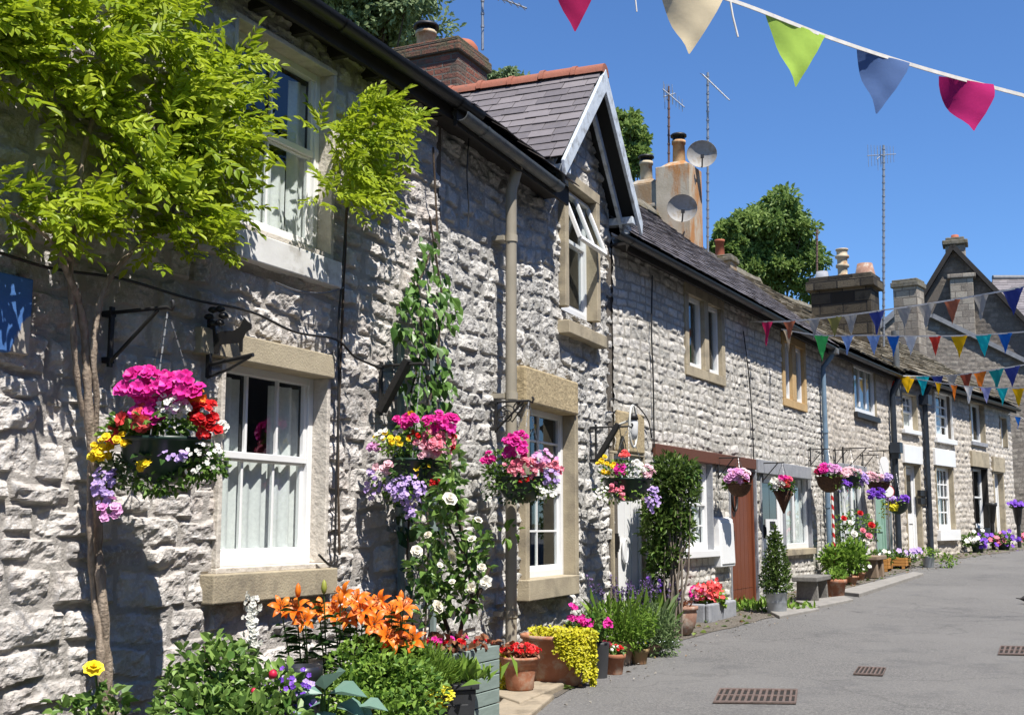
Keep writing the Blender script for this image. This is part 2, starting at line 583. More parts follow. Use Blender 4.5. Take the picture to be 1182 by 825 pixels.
def tint_mat(name, stops, rough=.6, bmp=.2, bscale=40, moss=None, spec=.4, moss_lo=.55, moss_scale=1.7):
    m, nt, out = new_mat(name)
    at = N(nt, 'ShaderNodeAttribute', attribute_name='tint')
    col = ramp(nt, at.outputs['Fac'], stops)
    col = mixc(nt, .35, col, mixc(nt, noise(nt, 12, 6, .7), tuple(x * .5 for x in stops[0][1]), tuple(min(1, x * 1.3) for x in stops[-1][1])))
    if moss:
        g = noise(nt, moss_scale, 7, .7)
        col = mixc(nt, ramp(nt, g, [(moss_lo, (0, 0, 0)), (moss_lo + .15, (.8, .8, .8))]), col, moss)
    b = N(nt, 'ShaderNodeBsdfPrincipled'); b.inputs['Roughness'].default_value = rough; b.inputs['Specular IOR Level'].default_value = spec
    nt.links.new(col, b.inputs['Base Color'])
    nt.links.new(bump(nt, noise(nt, bscale, 5, .7), bmp), b.inputs['Normal'])
    nt.links.new(b.outputs[0], out.inputs[0])
    MATS[name] = m
    return m


SLATE = tint_mat('blue_grey_slate', [(0, (.105, .094, .096)), (.5, (.165, .147, .147)), (1, (.215, .192, .19))], .5, .25, 30, moss=(.16, .15, .13), moss_lo=.6)
STONESLATE = tint_mat('mossy_stone_slate', [(0, (.14, .12, .085)), (.5, (.24, .205, .15)), (1, (.33, .29, .22))], .9, .6, 25, moss=(.07, .07, .035), moss_lo=.5)
RIDGETILE = tint_mat('red_clay_ridge_tile', [(0, (.26, .085, .05)), (.5, (.33, .12, .07)), (1, (.38, .16, .10))], .85, .4, 40, moss=(.10, .075, .06), moss_lo=.55, moss_scale=6)


# ------------------------------------------------------------------ windows
def rect_px(fr, xl, xr, yt, yb, d):
    ym = (yt + yb) / 2
    s0 = fr.at(xl, ym, d)[0]; s1 = fr.at(xr, ym, d)[0]
    return s0, s1, fr.at(xr, yb, d)[1], fr.at(xr, yt, d)[1]


def window(fr, root, rect, depth, rows=((.5, 2), (.5, 2)), fw=.055, bar=.022, m=None, curtain=None, mullion=None, room=1.0, bright=None, label=None, mid=None):
    """rect = s0,s1,z0,z1 of the frame; rows from the top: (height share, columns) per sash; columns may be a list of shares"""
    m = m or WHITE
    s0, s1, z0, z1 = rect
    mb = MB(fr.M)
    y0, y1 = depth, depth + .06
    mb.box(s0, s0 + fw, y0, y1, z0, z1); mb.box(s1 - fw, s1, y0, y1, z0, z1)
    mb.box(s0 + fw, s1 - fw, y0 + .002, y1 - .002, z1 - fw, z1); mb.box(s0 + fw, s1 - fw, y0 + .002, y1 - .002, z0, z0 + fw * 1.15)
    iz0, iz1 = z0 + fw * 1.15, z1 - fw; ia, ib = s0 + fw, s1 - fw
    zt = iz1
    sash = .042
    for k, (share, cols) in enumerate(rows):
        zb = zt - share * (iz1 - iz0)
        yy0 = y0 + .012 + (.02 if k else 0); yy1 = yy0 + .03
        if len(rows) > 1:
            mb.box(ia, ib, yy0 - .003, yy1 + .003, zb, zb + sash)
            if k: mb.box(ia, ib, yy0 - .003, yy1 + .003, zt - sash * .3, zt)
            mb.box(ia, ia + sash * .8, yy0, yy1, zb + sash, zt); mb.box(ib - sash * .8, ib, yy0, yy1, zb + sash, zt)
        nc, nr = cols if isinstance(cols, tuple) else (cols, 1)
        for c in range(1, nc):
            x = ia + (ib - ia) * c / nc
            mb.box(x - bar / 2, x + bar / 2, yy0 + .004, yy1 - .002, zb + sash, zt)
        for c in range(1, nr):
            z = zb + (zt - zb) * c / nr
            mb.box(ia, ib, yy0 + .006, yy1 - .004, z - bar / 2, z + bar / 2)
        zt = zb
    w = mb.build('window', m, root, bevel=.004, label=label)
    g = MB(fr.M)
    g.quad((ia - .01, y0 + .04, iz0 - .01), (ib + .01, y0 + .04, iz0 - .01), (ib + .01, y0 + .04, iz1 + .01), (ia - .01, y0 + .04, iz1 + .01))
    g.build('pane', GLASS, w, recalc=False)
    if curtain:
        cv = []; cf = []
        cm = MB(fr.M)
        for (a, b, zlo, zhi) in curtain:
            xa = ia + (ib - ia) * a; xb = ia + (ib - ia) * b; n = max(6, int((xb - xa) / .02))
            za = iz0 + (iz1 - iz0) * zlo; zc = iz0 + (iz1 - iz0) * zhi
            vs = []
            for i in range(n + 1):
                x = xa + (xb - xa) * i / n
                yy = y0 + .085 + .016 * math.sin(i * 1.15) + .012 * math.sin(i * .43 + 1)
                vs += [(x, yy, za), (x, yy, zc)]
            cm.add(vs, [(2 * i, 2 * i + 2, 2 * i + 3, 2 * i + 1) for i in range(n)], True)
        cm.build('curtain', NET, w, recalc=False)
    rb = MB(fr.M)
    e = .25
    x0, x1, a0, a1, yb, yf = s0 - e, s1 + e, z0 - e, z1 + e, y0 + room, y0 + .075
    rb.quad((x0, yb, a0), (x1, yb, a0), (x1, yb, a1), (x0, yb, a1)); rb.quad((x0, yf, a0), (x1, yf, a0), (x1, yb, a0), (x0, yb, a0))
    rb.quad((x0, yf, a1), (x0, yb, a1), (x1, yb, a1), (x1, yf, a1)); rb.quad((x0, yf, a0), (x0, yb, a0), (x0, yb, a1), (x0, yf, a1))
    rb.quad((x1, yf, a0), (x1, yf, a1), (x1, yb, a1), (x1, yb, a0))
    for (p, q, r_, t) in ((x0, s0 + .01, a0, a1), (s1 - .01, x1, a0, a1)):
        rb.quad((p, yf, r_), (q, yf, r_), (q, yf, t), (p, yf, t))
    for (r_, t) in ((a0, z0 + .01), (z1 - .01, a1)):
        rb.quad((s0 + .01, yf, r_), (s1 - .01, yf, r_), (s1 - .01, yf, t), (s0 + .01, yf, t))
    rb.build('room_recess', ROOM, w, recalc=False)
    return w


def surround(fr, root, rect, m, face=.035, proud=.055, depth=.14, bottom=True, top=True, name='window_surround', sides=True):
    s0, s1, z0, z1 = rect
    mb = MB(fr.M)
    if sides and not top and not bottom:
        for a, b in ((s0 - face, s0), (s1, s1 + face)):
            mb = MB(fr.M); mb.box(a, b, -proud, depth, z0, z1); mb.build('window_jamb', m, root, bevel=.006)
        return
    if sides:
        mb.box(s0 - face, s0, -proud, depth, z0, z1); mb.box(s1, s1 + face, -proud, depth, z0, z1)
    if top: mb.box(s0 - face, s1 + face, -proud - .002, depth, z1, z1 + face)
    if bottom: mb.box(s0 - face, s1 + face, -proud - .002, depth, z0 - face, z0)
    return mb.build(name, m, root, bevel=.006)


def slab(fr, root, name, s0, s1, z0, z1, d, m, inward=.12, bevel=.008):
    mb = MB(fr.M); mb.box(s0, s1, -d, inward, z0, z1)
    return mb.build(name, m, root, bevel=bevel)


def gutter(fr, root, s0, s1, z, d, r, m, brackets=True, name='gutter'):
    mb = MB(fr.M)
    n = 10
    prof = [(math.cos(PI + PI * k / n) * r, math.sin(PI + PI * k / n) * r) for k in range(n + 1)]
    prof += [(p[0] * .88, p[1] * .88) for p in prof[::-1]]
    k = len(prof)
    vs = [(s, -d + p[0], z + p[1]) for s in (s0, s1) for p in prof]
    mb.add(vs, [(i, i + 1, i + 1 + k, i + k) for i in range(k - 1)], True)
    mb.add(vs[:k], [(i, i + 1, k - 2 - i, k - 1 - i) for i in range(n)]); mb.add(vs[k:], [(i, k - 1 - i, k - 2 - i, i + 1) for i in range(n)])
    s = s0 + .4
    while s < s1 and brackets:
        pr = [(math.cos(PI + PI * q / n) * r * 1.1, math.sin(PI + PI * q / n) * r * 1.1) for q in range(n + 1)]
        vs = [(x, -d + p[0], z + p[1]) for x in (s - .018, s + .018) for p in pr]
        mb.add(vs, [(i, i + 1, i + n + 2, i + n + 1) for i in range(n)], True)
        s += 1.6
    return mb.build(name, m, root, recalc=False)


# ------------------------------------------------------------------ leaves and flowers
def unit(a):
    return a / np.maximum(np.linalg.norm(a, axis=1, keepdims=True), 1e-9)


def leaf_geo(P, D, Nn, L, Wd, fold=.25, droop=.15, wide=.42):
    P = np.asarray(P, float); D = unit(np.asarray(D, float)); Nn = np.asarray(Nn, float)
    B = unit(np.cross(D, Nn)); Nn = np.cross(B, D)
    L = np.asarray(L, float)[:, None]; Wd = np.asarray(Wd, float)[:, None]
    t = [(0, 0, 0), (wide * .75, .5, fold), (wide * 1.6, .40, fold * .7), (1, 0, -droop), (wide * 1.6, -.40, fold * .7), (wide * .75, -.5, fold)]
    V = np.stack([P + D * L * a + B * Wd * b + Nn * Wd * c for a, b, c in t], 1)
    V[:, 3] = P + D * L - Nn * L * droop
    n = len(P)
    base = (np.arange(n) * 6)[:, None]
    F = np.concatenate([base + np.array([[0, 1, 2, 3]]), base + np.array([[0, 3, 4, 5]])], 0)
    return V.reshape(-1, 3), F


def leaves(name, parent, m, P, D, Nn, L, Wd, tint, fold=.25, droop=.15, wide=.42, label=None, kind=None, origin=None):
    V, F = leaf_geo(P, D, Nn, L, Wd, fold, droop, wide)
    return finish(name, V, F, m, parent, False, attrs={'tint': np.repeat(np.asarray(tint, float), 6)}, label=label, kind=kind, origin=origin)


def rs(seed):
    return np.random.RandomState(seed)


def sph(r, n):
    a = r.normal(size=(n, 3))
    return unit(a)


def cloud_pts(r, c, rad3, n, shell=.55):
    d = sph(r, n)
    q = shell + (1 - shell) * r.rand(n, 1) ** .6
    q = np.where(r.rand(n, 1) < .25, r.rand(n, 1), q)
    return np.asarray(c) + d * q * np.asarray(rad3), d


def bush(name, parent, m, blobs, n, L, Wd, seed, up=.4, droop=.2, fold=.25, jit=.7, wide=.42, shell=.55, label=None, floor=None):
    """leaf cloud over several ellipsoids: blobs = [(centre, (rx,ry,rz)), ...]"""
    r = rs(seed)
    vol = np.array([b[1][0] * b[1][2] for b in blobs]); vol = vol / vol.sum()
    Ps = []; Ds = []
    for b, f in zip(blobs, vol):
        k = max(3, int(n * f))
        p, d = cloud_pts(r, b[0], b[1], k, shell)
        Ps.append(p); Ds.append(d)
    P = np.concatenate(Ps); D = np.concatenate(Ds)
    if floor is not None: P[:, 2] = np.maximum(P[:, 2], floor + r.rand(len(P)) * .03)
    k = len(P)
    dirs = D + np.array([0, 0, up]) + r.normal(size=(k, 3)) * jit
    nn = np.array([.1, -.15, .9]) + D * .4 + r.normal(size=(k, 3)) * .45
    s = .7 + .6 * r.rand(k)
    return leaves(name, parent, m, P, dirs, nn, L * s, Wd * s, r.rand(k), fold, droop, wide, label=label)


def flower_geo(P, Nn, R, k, cup, r, wide=.9):
    """k petals round each point, as leaf arrays"""
    n = len(P)
    Nn = unit(Nn)
    ref = np.where(np.abs(Nn[:, 2:3]) < .9, np.array([[0, 0, 1.0]]), np.array([[1.0, 0, 0]]))
    A = unit(np.cross(Nn, ref)); B = np.cross(Nn, A)
    ph = r.rand(n) * 6.28
    Po = []; Do = []; No = []; Lo = []
    for i in range(k):
        q = ph + 2 * PI * i / k
        rd = A * np.cos(q)[:, None] + B * np.sin(q)[:, None]
        d = rd + Nn * cup
        Po.append(P + rd * (R * .08)[:, None]); Do.append(d); No.append(Nn - rd * cup); Lo.append(R)
    return np.concatenate(Po), np.concatenate(Do), np.concatenate(No), np.concatenate(Lo)


def blooms(name, parent, m, P, Nn, R, seed, k=5, cup=.3, wide=.95, rings=1, label=None, centre=None):
    P = np.asarray(P, float); Nn = np.asarray(Nn, float)
    if 2 <= len(P) <= 14 and name.endswith('s'):
        one = name[:-3] + 'y' if name.endswith('ies') else name[:-1]
        for i in range(len(P)):
            blooms(one, parent, m, P[i:i + 1], Nn[i:i + 1], R if np.ndim(R) == 0 else R[i], seed * 31 + i, k, cup, wide, rings)
        return
    r = rs(seed); n = len(P); R = np.broadcast_to(np.asarray(R, float), (n,)) * (.8 + .4 * r.rand(n))
    Pa, Da, Na, La, T = [], [], [], [], []
    tn = r.rand(n)
    for g in range(rings):
        f = 1 - .26 * g
        p, d, nn, l = flower_geo(P + unit(np.asarray(Nn)) * (R * .12 * g)[:, None], np.asarray(Nn), R * f, k if g < 3 else 4, cup + .55 * g, r)
        Pa.append(p); Da.append(d); Na.append(nn); La.append(l); T.append(np.clip(np.tile(tn, k if g < 3 else 4) * .8 + .2 * r.rand(len(p)), 0, 1))
    P2 = np.concatenate(Pa); L = np.concatenate(La)
    return leaves(name, parent, m, P2, np.concatenate(Da), np.concatenate(Na), L, L * wide, np.concatenate(T), fold=.12, droop=.05, wide=.5, label=label)


PETAL = {
    'magenta': leaf_mat('magenta_petal', (.62, .01, .22), (.80, .05, .42), .25),
    'pink': leaf_mat('pink_petal', (.80, .16, .26), (.85, .36, .42), .25),
    'palepink': leaf_mat('pale_pink_petal', (.80, .42, .50), (.85, .66, .68), .25),
    'coral': leaf_mat('coral_red_petal', (.80, .05, .06), (.85, .17, .15), .25),
    'red': leaf_mat('red_petal', (.42, .004, .008), (.70, .02, .02), .2),
    'white': leaf_mat('white_petal', (.72, .70, .62), (.86, .85, .80), .25),
    'cream': leaf_mat('cream_white_petal', (.74, .68, .54), (.88, .85, .76), .25),
    'yellow': leaf_mat('yellow_petal', (.78, .50, .01), (.90, .72, .03), .25),
    'lemon': leaf_mat('lemon_petal', (.70, .62, .02), (.88, .82, .08), .3),
    'orange': leaf_mat('orange_petal', (.80, .15, .01), (.90, .30, .04), .25),
    'lavender': leaf_mat('lavender_petal', (.38, .24, .58), (.60, .46, .76), .25),
    'purple': leaf_mat('purple_petal', (.12, .03, .42), (.28, .10, .62), .25),
    'violet': leaf_mat('violet_spike', (.09, .05, .15), (.18, .12, .27), .15),
    'burgundy': leaf_mat('burgundy_petal', (.20, .005, .03), (.45, .02, .08), .2),
    'lilacpink': leaf_mat('lilac_pink_petal', (.66, .26, .56), (.80, .48, .72), .25),
}
LEAF = {
    'wisteria': leaf_mat('wisteria_leaf', (.16, .26, .016), (.46, .535, .05), .44, .45, (.45, .55, .02)),
    'mid': leaf_mat('mid_green_leaf', (.05, .12, .02), (.17, .28, .05), .28),
    'fresh': leaf_mat('fresh_green_leaf', (.10, .20, .025), (.28, .42, .07), .3),
    'dark': leaf_mat('dark_green_leaf', (.02, .055, .012), (.06, .13, .03), .2),
    'climber': leaf_mat('climber_leaf', (.05, .12, .02), (.15, .27, .06), .25, .4),
    'rose': leaf_mat('rose_leaf', (.07, .15, .03), (.24, .36, .09), .25, .35),
    'lime': leaf_mat('golden_lime_leaf', (.38, .38, .015), (.68, .62, .04), .3),
    'grey': leaf_mat('grey_green_leaf', (.10, .16, .06), (.24, .33, .14), .2),
    'hosta': leaf_mat('blue_hosta_leaf', (.14, .25, .20), (.24, .36, .29), .2, .4),
    'conifer': leaf_mat('conifer_spray', (.045, .09, .018), (.15, .22, .05), .2),
    'tree': leaf_mat('tree_leaf', (.09, .16, .035), (.32, .42, .12), .4),
    'treegrey': leaf_mat('silvery_tree_leaf', (.14, .20, .09), (.36, .45, .24), .35),
    'bronze': leaf_mat('bronze_leaf', (.16, .05, .03), (.28, .13, .06), .2),
}
# ------------------------------------------------------------------ wall materials
def block_mat(name, c1, c2, mortar, bw, bh, stain, bs=.6, stain_lo=.5, msize=.012, rough=.92):
    m, nt, out = new_mat(name)
    tc = N(nt, 'ShaderNodeTexCoord')
    sp = N(nt, 'ShaderNodeSeparateXYZ'); nt.links.new(tc.outputs['Object'], sp.inputs[0])
    ad = N(nt, 'ShaderNodeMath', operation='ADD'); nt.links.new(sp.outputs[0], ad.inputs[0]); nt.links.new(sp.outputs[1], ad.inputs[1])
    cb = N(nt, 'ShaderNodeCombineXYZ'); nt.links.new(ad.outputs[0], cb.inputs[0]); nt.links.new(sp.outputs[2], cb.inputs[1])
    br = N(nt, 'ShaderNodeTexBrick')
    br.inputs['Scale'].default_value = 1; br.inputs['Brick Width'].default_value = bw; br.inputs['Row Height'].default_value = bh
    br.inputs['Mortar Size'].default_value = msize; br.inputs['Mortar Smooth'].default_value = .3
    br.inputs['Color1'].default_value = lin(c1); br.inputs['Color2'].default_value = lin(c2); br.inputs['Mortar'].default_value = lin(mortar)
    nt.links.new(cb.outputs[0], br.inputs['Vector'])
    col = mixc(nt, .5, br.outputs[0], mixc(nt, noise(nt, 20, 6, .7), (.3, .3, .3), (1.6, 1.6, 1.6)), 'MULTIPLY')
    col = mixc(nt, ramp(nt, noise(nt, 3.5, 7, .7), [(stain_lo, (0, 0, 0)), (stain_lo + .16, (.85, .85, .85))]), col, stain)
    b = N(nt, 'ShaderNodeBsdfPrincipled'); b.inputs['Roughness'].default_value = rough
    b.inputs['Specular IOR Level'].default_value = .2
    nt.links.new(col, b.inputs['Base Color'])
    mh = N(nt, 'ShaderNodeMath', operation='MULTIPLY_ADD'); mh.inputs[1].default_value = -.8
    nt.links.new(br.outputs[1], mh.inputs[0]); nt.links.new(noise(nt, 30, 6, .7), mh.inputs[2])
    nt.links.new(bump(nt, mh.outputs[0], bs, .03), b.inputs['Normal'])
    nt.links.new(b.outputs[0], out.inputs[0])
    return m


STONE_A = stone_mat('rock_faced_limestone', (.36, .335, .31), (.57, .53, .49), (.70, .655, .605), (.44, .41, .375), (.20, .185, .17), .45, .8, warm=(.54, .46, .40))
STONE_B = stone_mat('grey_rubble_limestone', (.32, .31, .285), (.50, .48, .44), (.66, .63, .58), (.40, .385, .355), (.14, .135, .125), .6, .8)
STONE_C = stone_mat('coursed_grey_limestone', (.42, .40, .35), (.56, .53, .47), (.70, .66, .60), (.38, .355, .31), (.19, .18, .165), .5, .7)
STONE_D = stone_mat('coursed_buff_limestone', (.38, .34, .285), (.54, .485, .41), (.66, .605, .53), (.46, .415, .35), (.22, .19, .155), .4, .7)
STONE_F = stone_mat('dark_gritstone_rubble', (.105, .09, .075), (.155, .135, .112), (.21, .18, .15), (.14, .122, .102), (.045, .04, .034), .5, .7)
BRICK = block_mat('sooty_red_brick', (.28, .105, .07), (.15, .068, .05), (.17, .145, .12), .23, .078, (.11, .095, .075), .8, .44)
BRICKCAP = block_mat('mossy_brick_capping', (.22, .09, .06), (.12, .07, .05), (.12, .10, .08), .23, .075, (.11, .10, .06), .8, .42)
CAPSTONE = mat('mossy_chimney_capping', (.20, .18, .14), (.10, .09, .07), 8, .95, .7, 30, stain=(.09, .075, .03), stain_scale=5)
SMOKESTONE = block_mat('soot_black_stone_blocks', (.12, .10, .07), (.03, .026, .021), (.03, .027, .024), .55, .26, (.03, .026, .022), .7, .5, .02)
PALESTONE = block_mat('pale_squared_stone_blocks', (.36, .32, .26), (.22, .19, .155), (.19, .165, .135), .42, .24, (.13, .11, .09), .6, .52, .02)
RENDER = mat('rust_stained_render', (.44, .38, .29), (.34, .29, .21), 3, .9, .4, 30, stain=(.36, .165, .055), stain_scale=4.5, slo=.47, sst=(1, 1, .3))
RENDERGREY = mat('dingy_cement_render', (.37, .33, .26), (.25, .22, .175), 4, .9, .4, 30, stain=(.26, .17, .09), stain_scale=3.5, slo=.44, sst=(1, 1, .3))
POTCREAM = mat('cream_clay_pot', (.50, .42, .29), (.40, .32, .21), 8, .75, .1, 40, stain=(.30, .16, .07), stain_scale=6)
POTRED = mat('red_clay_pot', (.36, .11, .055), (.28, .085, .045), 9, .8, .2, 40)
POTRUST = mat('rusty_stained_clay_pot', (.50, .34, .17), (.38, .19, .075), 7, .75, .1, 40, stain=(.26, .10, .04), stain_scale=5)
COWL = mat('black_metal_cowl', (.012, .012, .012), (.02, .016, .014), 12, .5)
BARGE = mat('peeling_pale_blue_bargeboard', (.56, .61, .65), (.46, .51, .56), 9, .55, .2, 40, stain=(.28, .29, .29), stain_scale=11)
BROWNBEAM = mat('brown_stained_beam', (.135, .052, .028), (.09, .035, .02), 12, .6, .2, 30, stretch=(1, 6, 6))
BROWNDOOR = mat('chestnut_stained_door', (.19, .058, .025), (.13, .038, .017), 10, .45, .15, 30, stretch=(8, 8, .7))
SAGE = mat('sage_green_paint', (.26, .42, .34), (.22, .36, .29), 4, .45)
DARKTIMBER = mat('dark_eaves_timber', (.03, .026, .022), (.018, .015, .013), 8, .8)
LEAD = mat('grey_lead', (.16, .165, .175), (.11, .115, .125), 6, .6)
CEIL = mat('loft_dark', (.03, .03, .03), None, 2, .9)


def cottage(name, label, fr, group='cottages along the lane'):
    p = fr.w(0, 0, gz(fr.P.y) - .1)
    return thing(name, label, 'house', p, fr.rot, group)


def shell(fr, root, s0, s1, ze, dp, rise, zb=-.4, ends=(True, True), back=True, m=None):
    """blind back wall and gable ends that close the house"""
    mb = MB(fr.M)
    if back: mb.box(s0, s1, dp * 2 - .3, dp * 2, zb, ze)
    for k, s in enumerate((s0, s1)):
        if not ends[k]: continue
        a, b = (s, s + .12) if k == 0 else (s - .12, s)
        poly = [(.02, zb), (2 * dp - .31, zb), (2 * dp - .31, ze), (dp, ze + rise - .05), (.02, ze - .05)]
        vs = [(a, y, z) for y, z in poly] + [(b, y, z) for y, z in poly]
        n = len(poly)
        mb.add(vs, [tuple(range(n)), tuple(range(n, 2 * n))[::-1]] + [(i, i + n, (i + 1) % n + n, (i + 1) % n) for i in range(n)])
    return mb.build('end_wall', m or STONE_F, root)


def roof(fr, root, s0, s1, ze, dp, rise, ov, mats, w, exp, th, seed, ridge_m=None, **kw):
    """front slope in separate slates, plain back slope, ridge"""
    k = rise / dp
    O = fr.w(s0, ov, ze - k * ov * .0)
    O = fr.w(s0, ov, ze)
    top = Vector(fr.w(s0, -dp, ze + rise)) - O
    o = slate_roof('roof', root, fr, O, fr.u, top, s1 - s0, top.length, w, exp, th, mats, seed, **kw) if False else slate_roof('roof', root, O, fr.u, top, s1 - s0, top.length, w, exp, th, mats, seed, **kw)
    mb = MB(fr.M)
    e = .03
    mb.add([(s0, -ov + .02, ze - e), (s1, -ov + .02, ze - e), (s1, dp, ze + rise - e), (s0, dp, ze + rise - e), (s0, 2 * dp + ov, ze - e), (s1, 2 * dp + ov, ze - e)],
           [(0, 1, 2, 3), (3, 2, 5, 4)])
    mb.build('roof_decking', CEIL, o, recalc=False)
    if ridge_m:
        rb = MB(fr.M); x = s0; rng = random.Random(seed + 5)
        while x < s1 - .05:
            b = min(x + .45, s1); rr = .13 + .008 * rng.random(); zz = ze + rise + .005 * rng.random()
            n = 8
            vs = [(q, dp + math.cos(PI * j / n) * rr, zz - .03 + math.sin(PI * j / n) * rr * .75) for q in (x, b - .006) for j in range(n + 1)]
            rb.add(vs, [(j, j + 1, j + n + 2, j + n + 1) for j in range(n)], True)
            rb.add(vs[:n + 1], [tuple(range(n + 1))]); rb.add(vs[n + 1:], [tuple(range(n + 1))[::-1]])
            x = b
        rb.build('ridge_tile', ridge_m, o)
    return o


def pot_lathe(mb, c, r, h, kind='plain'):
    P = {'plain': [(r, 0), (r * .92, h * .85), (r * 1.08, h * .86), (r * 1.08, h), (r * .8, h), (r * .75, h * .6)],
         'taper': [(r * 1.1, 0), (r * .8, h), (r * .62, h), (r * .62, h * .6)],
         'ornate': [(r * .9, 0), (r * .9, h * .12), (r * .75, h * .15), (r * .78, h * .35), (r * 1.05, h * .38), (r * 1.05, h * .46), (r * .8, h * .5), (r * .8, h * .66),
                    (r * 1.1, h * .7), (r * 1.1, h * .77), (r * .85, h * .8), (r * .85, h * .94), (r * 1.0, h * .95), (r * 1.0, h), (r * .6, h), (r * .6, h * .6)]}[kind]
    mb.lathe(P, 18, c)


def cowl(mb, c, r, h):
    for k in range(4):
        q = PI / 4 + k * PI / 2
        mb.tube([(c[0] + r * .8 * math.cos(q), c[1] + r * .8 * math.sin(q), c[2] - .02), (c[0] + r * .8 * math.cos(q), c[1] + r * .8 * math.sin(q), c[2] + h)], .012, 5)
    mb.lathe([(.001, h + .035), (r * 1.1, h + .02), (r * 1.25, h), (r * 1.25, h - .03), (r * 1.0, h - .02), (.001, h)], 18, c)
    mb.lathe([(r * .95, 0), (r * .95, .05), (r * .8, .05), (r * .8, 0)], 18, c)


def chimney(fr, root, corner_px, Y, ztop, zbot, w_in, w_al, m, cap=None, caph=.12, capo=.05, name='chimney', capm=None):
    """stack aligned with its house; corner_px is the street-side near edge"""
    c = AD(corner_px[0], corner_px[1], Y)
    s = (c - fr.P).dot(fr.u); d = (c - fr.P).dot(fr.n)
    mb = MB(fr.M); mb.box(s, s + w_al, -d, -d + w_in, zbot, ztop)
    o = mb.build(name, m, root, bevel=.015)
    if cap is not None:
        cb = MB(fr.M)
        cb.box(s - capo, s + w_al + capo, -d - capo, -d + w_in + capo, ztop - caph, ztop + .001)
        cb.box(s - capo * .4, s + w_al + capo * .4, -d - capo * .4, -d + w_in + capo * .4, ztop, ztop + caph * .5)
        cb.build('capping', capm or CAPSTONE, o, bevel=.02)
    return o, s, d


# ================================================================== cottage one: rock-faced, wisteria
ZE = EYE + 3.16          # eaves height of the near pair
RA = cottage('wisteria_cottage', 'nearest rough limestone cottage clad in wisteria, with white sash windows', FA)
wA1 = rect_px(FA, 240, 360, 437, 649, -.075)
wA2 = rect_px(FA, 254, 368, 88, 296, -.075)
holesA = [(w[0] - .035, w[1] + .035, w[2] - .035, w[3] + .035) for w in (wA1, wA2)]
csA = Courses(-4, 8.2, -.5, 5.0, .165, .32, .36, .5, 11)
stone_wall('wall', RA, FA, csA, -2.2, FA.len, -.45, ZE + .12, holesA, STONE_A, amp=.038, res=.0098, gap=.008, wav=.06, warp=.015, rough=.95, softness=.013, crisp=True)
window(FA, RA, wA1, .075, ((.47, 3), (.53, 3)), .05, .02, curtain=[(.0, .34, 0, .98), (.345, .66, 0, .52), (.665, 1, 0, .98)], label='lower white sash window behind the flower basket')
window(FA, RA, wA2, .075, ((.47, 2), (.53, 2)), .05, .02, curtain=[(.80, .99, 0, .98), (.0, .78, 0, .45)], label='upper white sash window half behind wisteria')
for w in (wA1, wA2):
    surround(FA, RA, w, MORTAR, .035, .035, .15)
e = FA.at(390, 668, .09)[0]
slab(FA, RA, 'window_sill', FA.at(247, 670, .09)[0], e, FA.at(389, 685, .09)[1], FA.at(389, 655, .09)[1], .09, BUFF, .10)
b0 = FA.at(387, 437, .07)[1]
slab(FA, RA, 'lintel', FA.at(232, 420, .07)[0], FA.at(387, 425, .07)[0], b0, b0 + .15, .07, BUFF, .12)
e = FA.at(395, 318, .09)[0]
slab(FA, RA, 'window_sill', FA.at(272, 290, .09)[0], e, FA.at(395, 333, .09)[1], FA.at(395, 303, .09)[1], .09, WHITE_OLD, .10)
gutter(FA, RA, -2.2, FA.len + .25, ZE + .055, .24, .065, GUTBLACK)
mb = MB(FA.M)
mb.box(-2.2, FA.len, -.175, -.145, ZE - .08, ZE + .09)
mb.box(-2.2, FA.len, -.145, .1, ZE + .0, ZE + .03)
x = -2
while x < FA.len:
    mb.box(x, x + .05, -.14, .05, ZE - .08, ZE - .002); x += .42
mb.build('eaves_board', DARKTIMBER, RA)
roof(FA, RA, -2.2, FA.len + .05, ZE + .08, 2.6, 2.13, .22, SLATE, .30, .20, .008, 3, RIDGETILE)
shell(FA, RA, -2.2, FA.len, ZE, 2.6, 2.2)

# ================================================================== cottage two: gabled wall dormer
RB = cottage('gabled_cottage', 'grey stone cottage with pale bargeboards on a steep slate gable', FB)
wB1 = rect_px(FB, 596, 650, 480, 663, -.09)
wB2 = rect_px(FB, 644, 677, 236, 371, -.08)
holesB = [(w[0] - .035, w[1] + .035, w[2] - .035, w[3] + .035) for w in (wB1, wB2)]
apx = FB.at(690, 92, .0); g0 = FB.at(646, 190, .0); g1 = FB.at(708, 240, .0)
s_ap = (wB2[0] + wB2[1]) / 2 + .03
half = 1.17
z_ft = EYE + 3.50; z_ap = EYE + 4.72
csB = Courses(-.5, 5, -.4, 6.5, .15, .3, .30, .5, 23)


def topB(x):
    gbl = z_ap - .12 - np.abs(x - s_ap) * (z_ap - z_ft) / half
    return np.where(np.abs(x - s_ap) < 1.0, np.maximum(gbl, ZE + .1), ZE + .1)


stone_wall('wall', RB, FB, csB, -.35, FB.len, -.4, z_ap, holesB, STONE_B, amp=.034, res=.0115, gap=.007, wav=.06, warp=.013, rough=1.0, top=topB, softness=.013, y_off=.035, crisp=True)
window(FB, RB, wB1, .09, ((.5, (2, 3)), (.5, (2, 2))), .055, .02, curtain=[(.0, .42, 0, 1)], label='white window with small bunting behind its glass')
mb = MB(FB.M)  # small pennants inside stand in for bunting reflected in the glass
for k in range(7):
    mb.m = k % 2; x = wB1[0] + .08 + k * .09; zt = wB1[3] - .10 - .10 * math.sin(PI * (k + .5) / 7)
    mb.add([(x, .165, zt), (x + .07, .165, zt), (x + .035, .165, zt - .10)], [(0, 1, 2)])
mb.build('bunting_reflection', [mat('yellow_reflected_bunting', (.75, .50, .04), None, 9, .9), mat('blue_reflected_bunting', (.06, .30, .42), None, 9, .9)], RB, recalc=False)
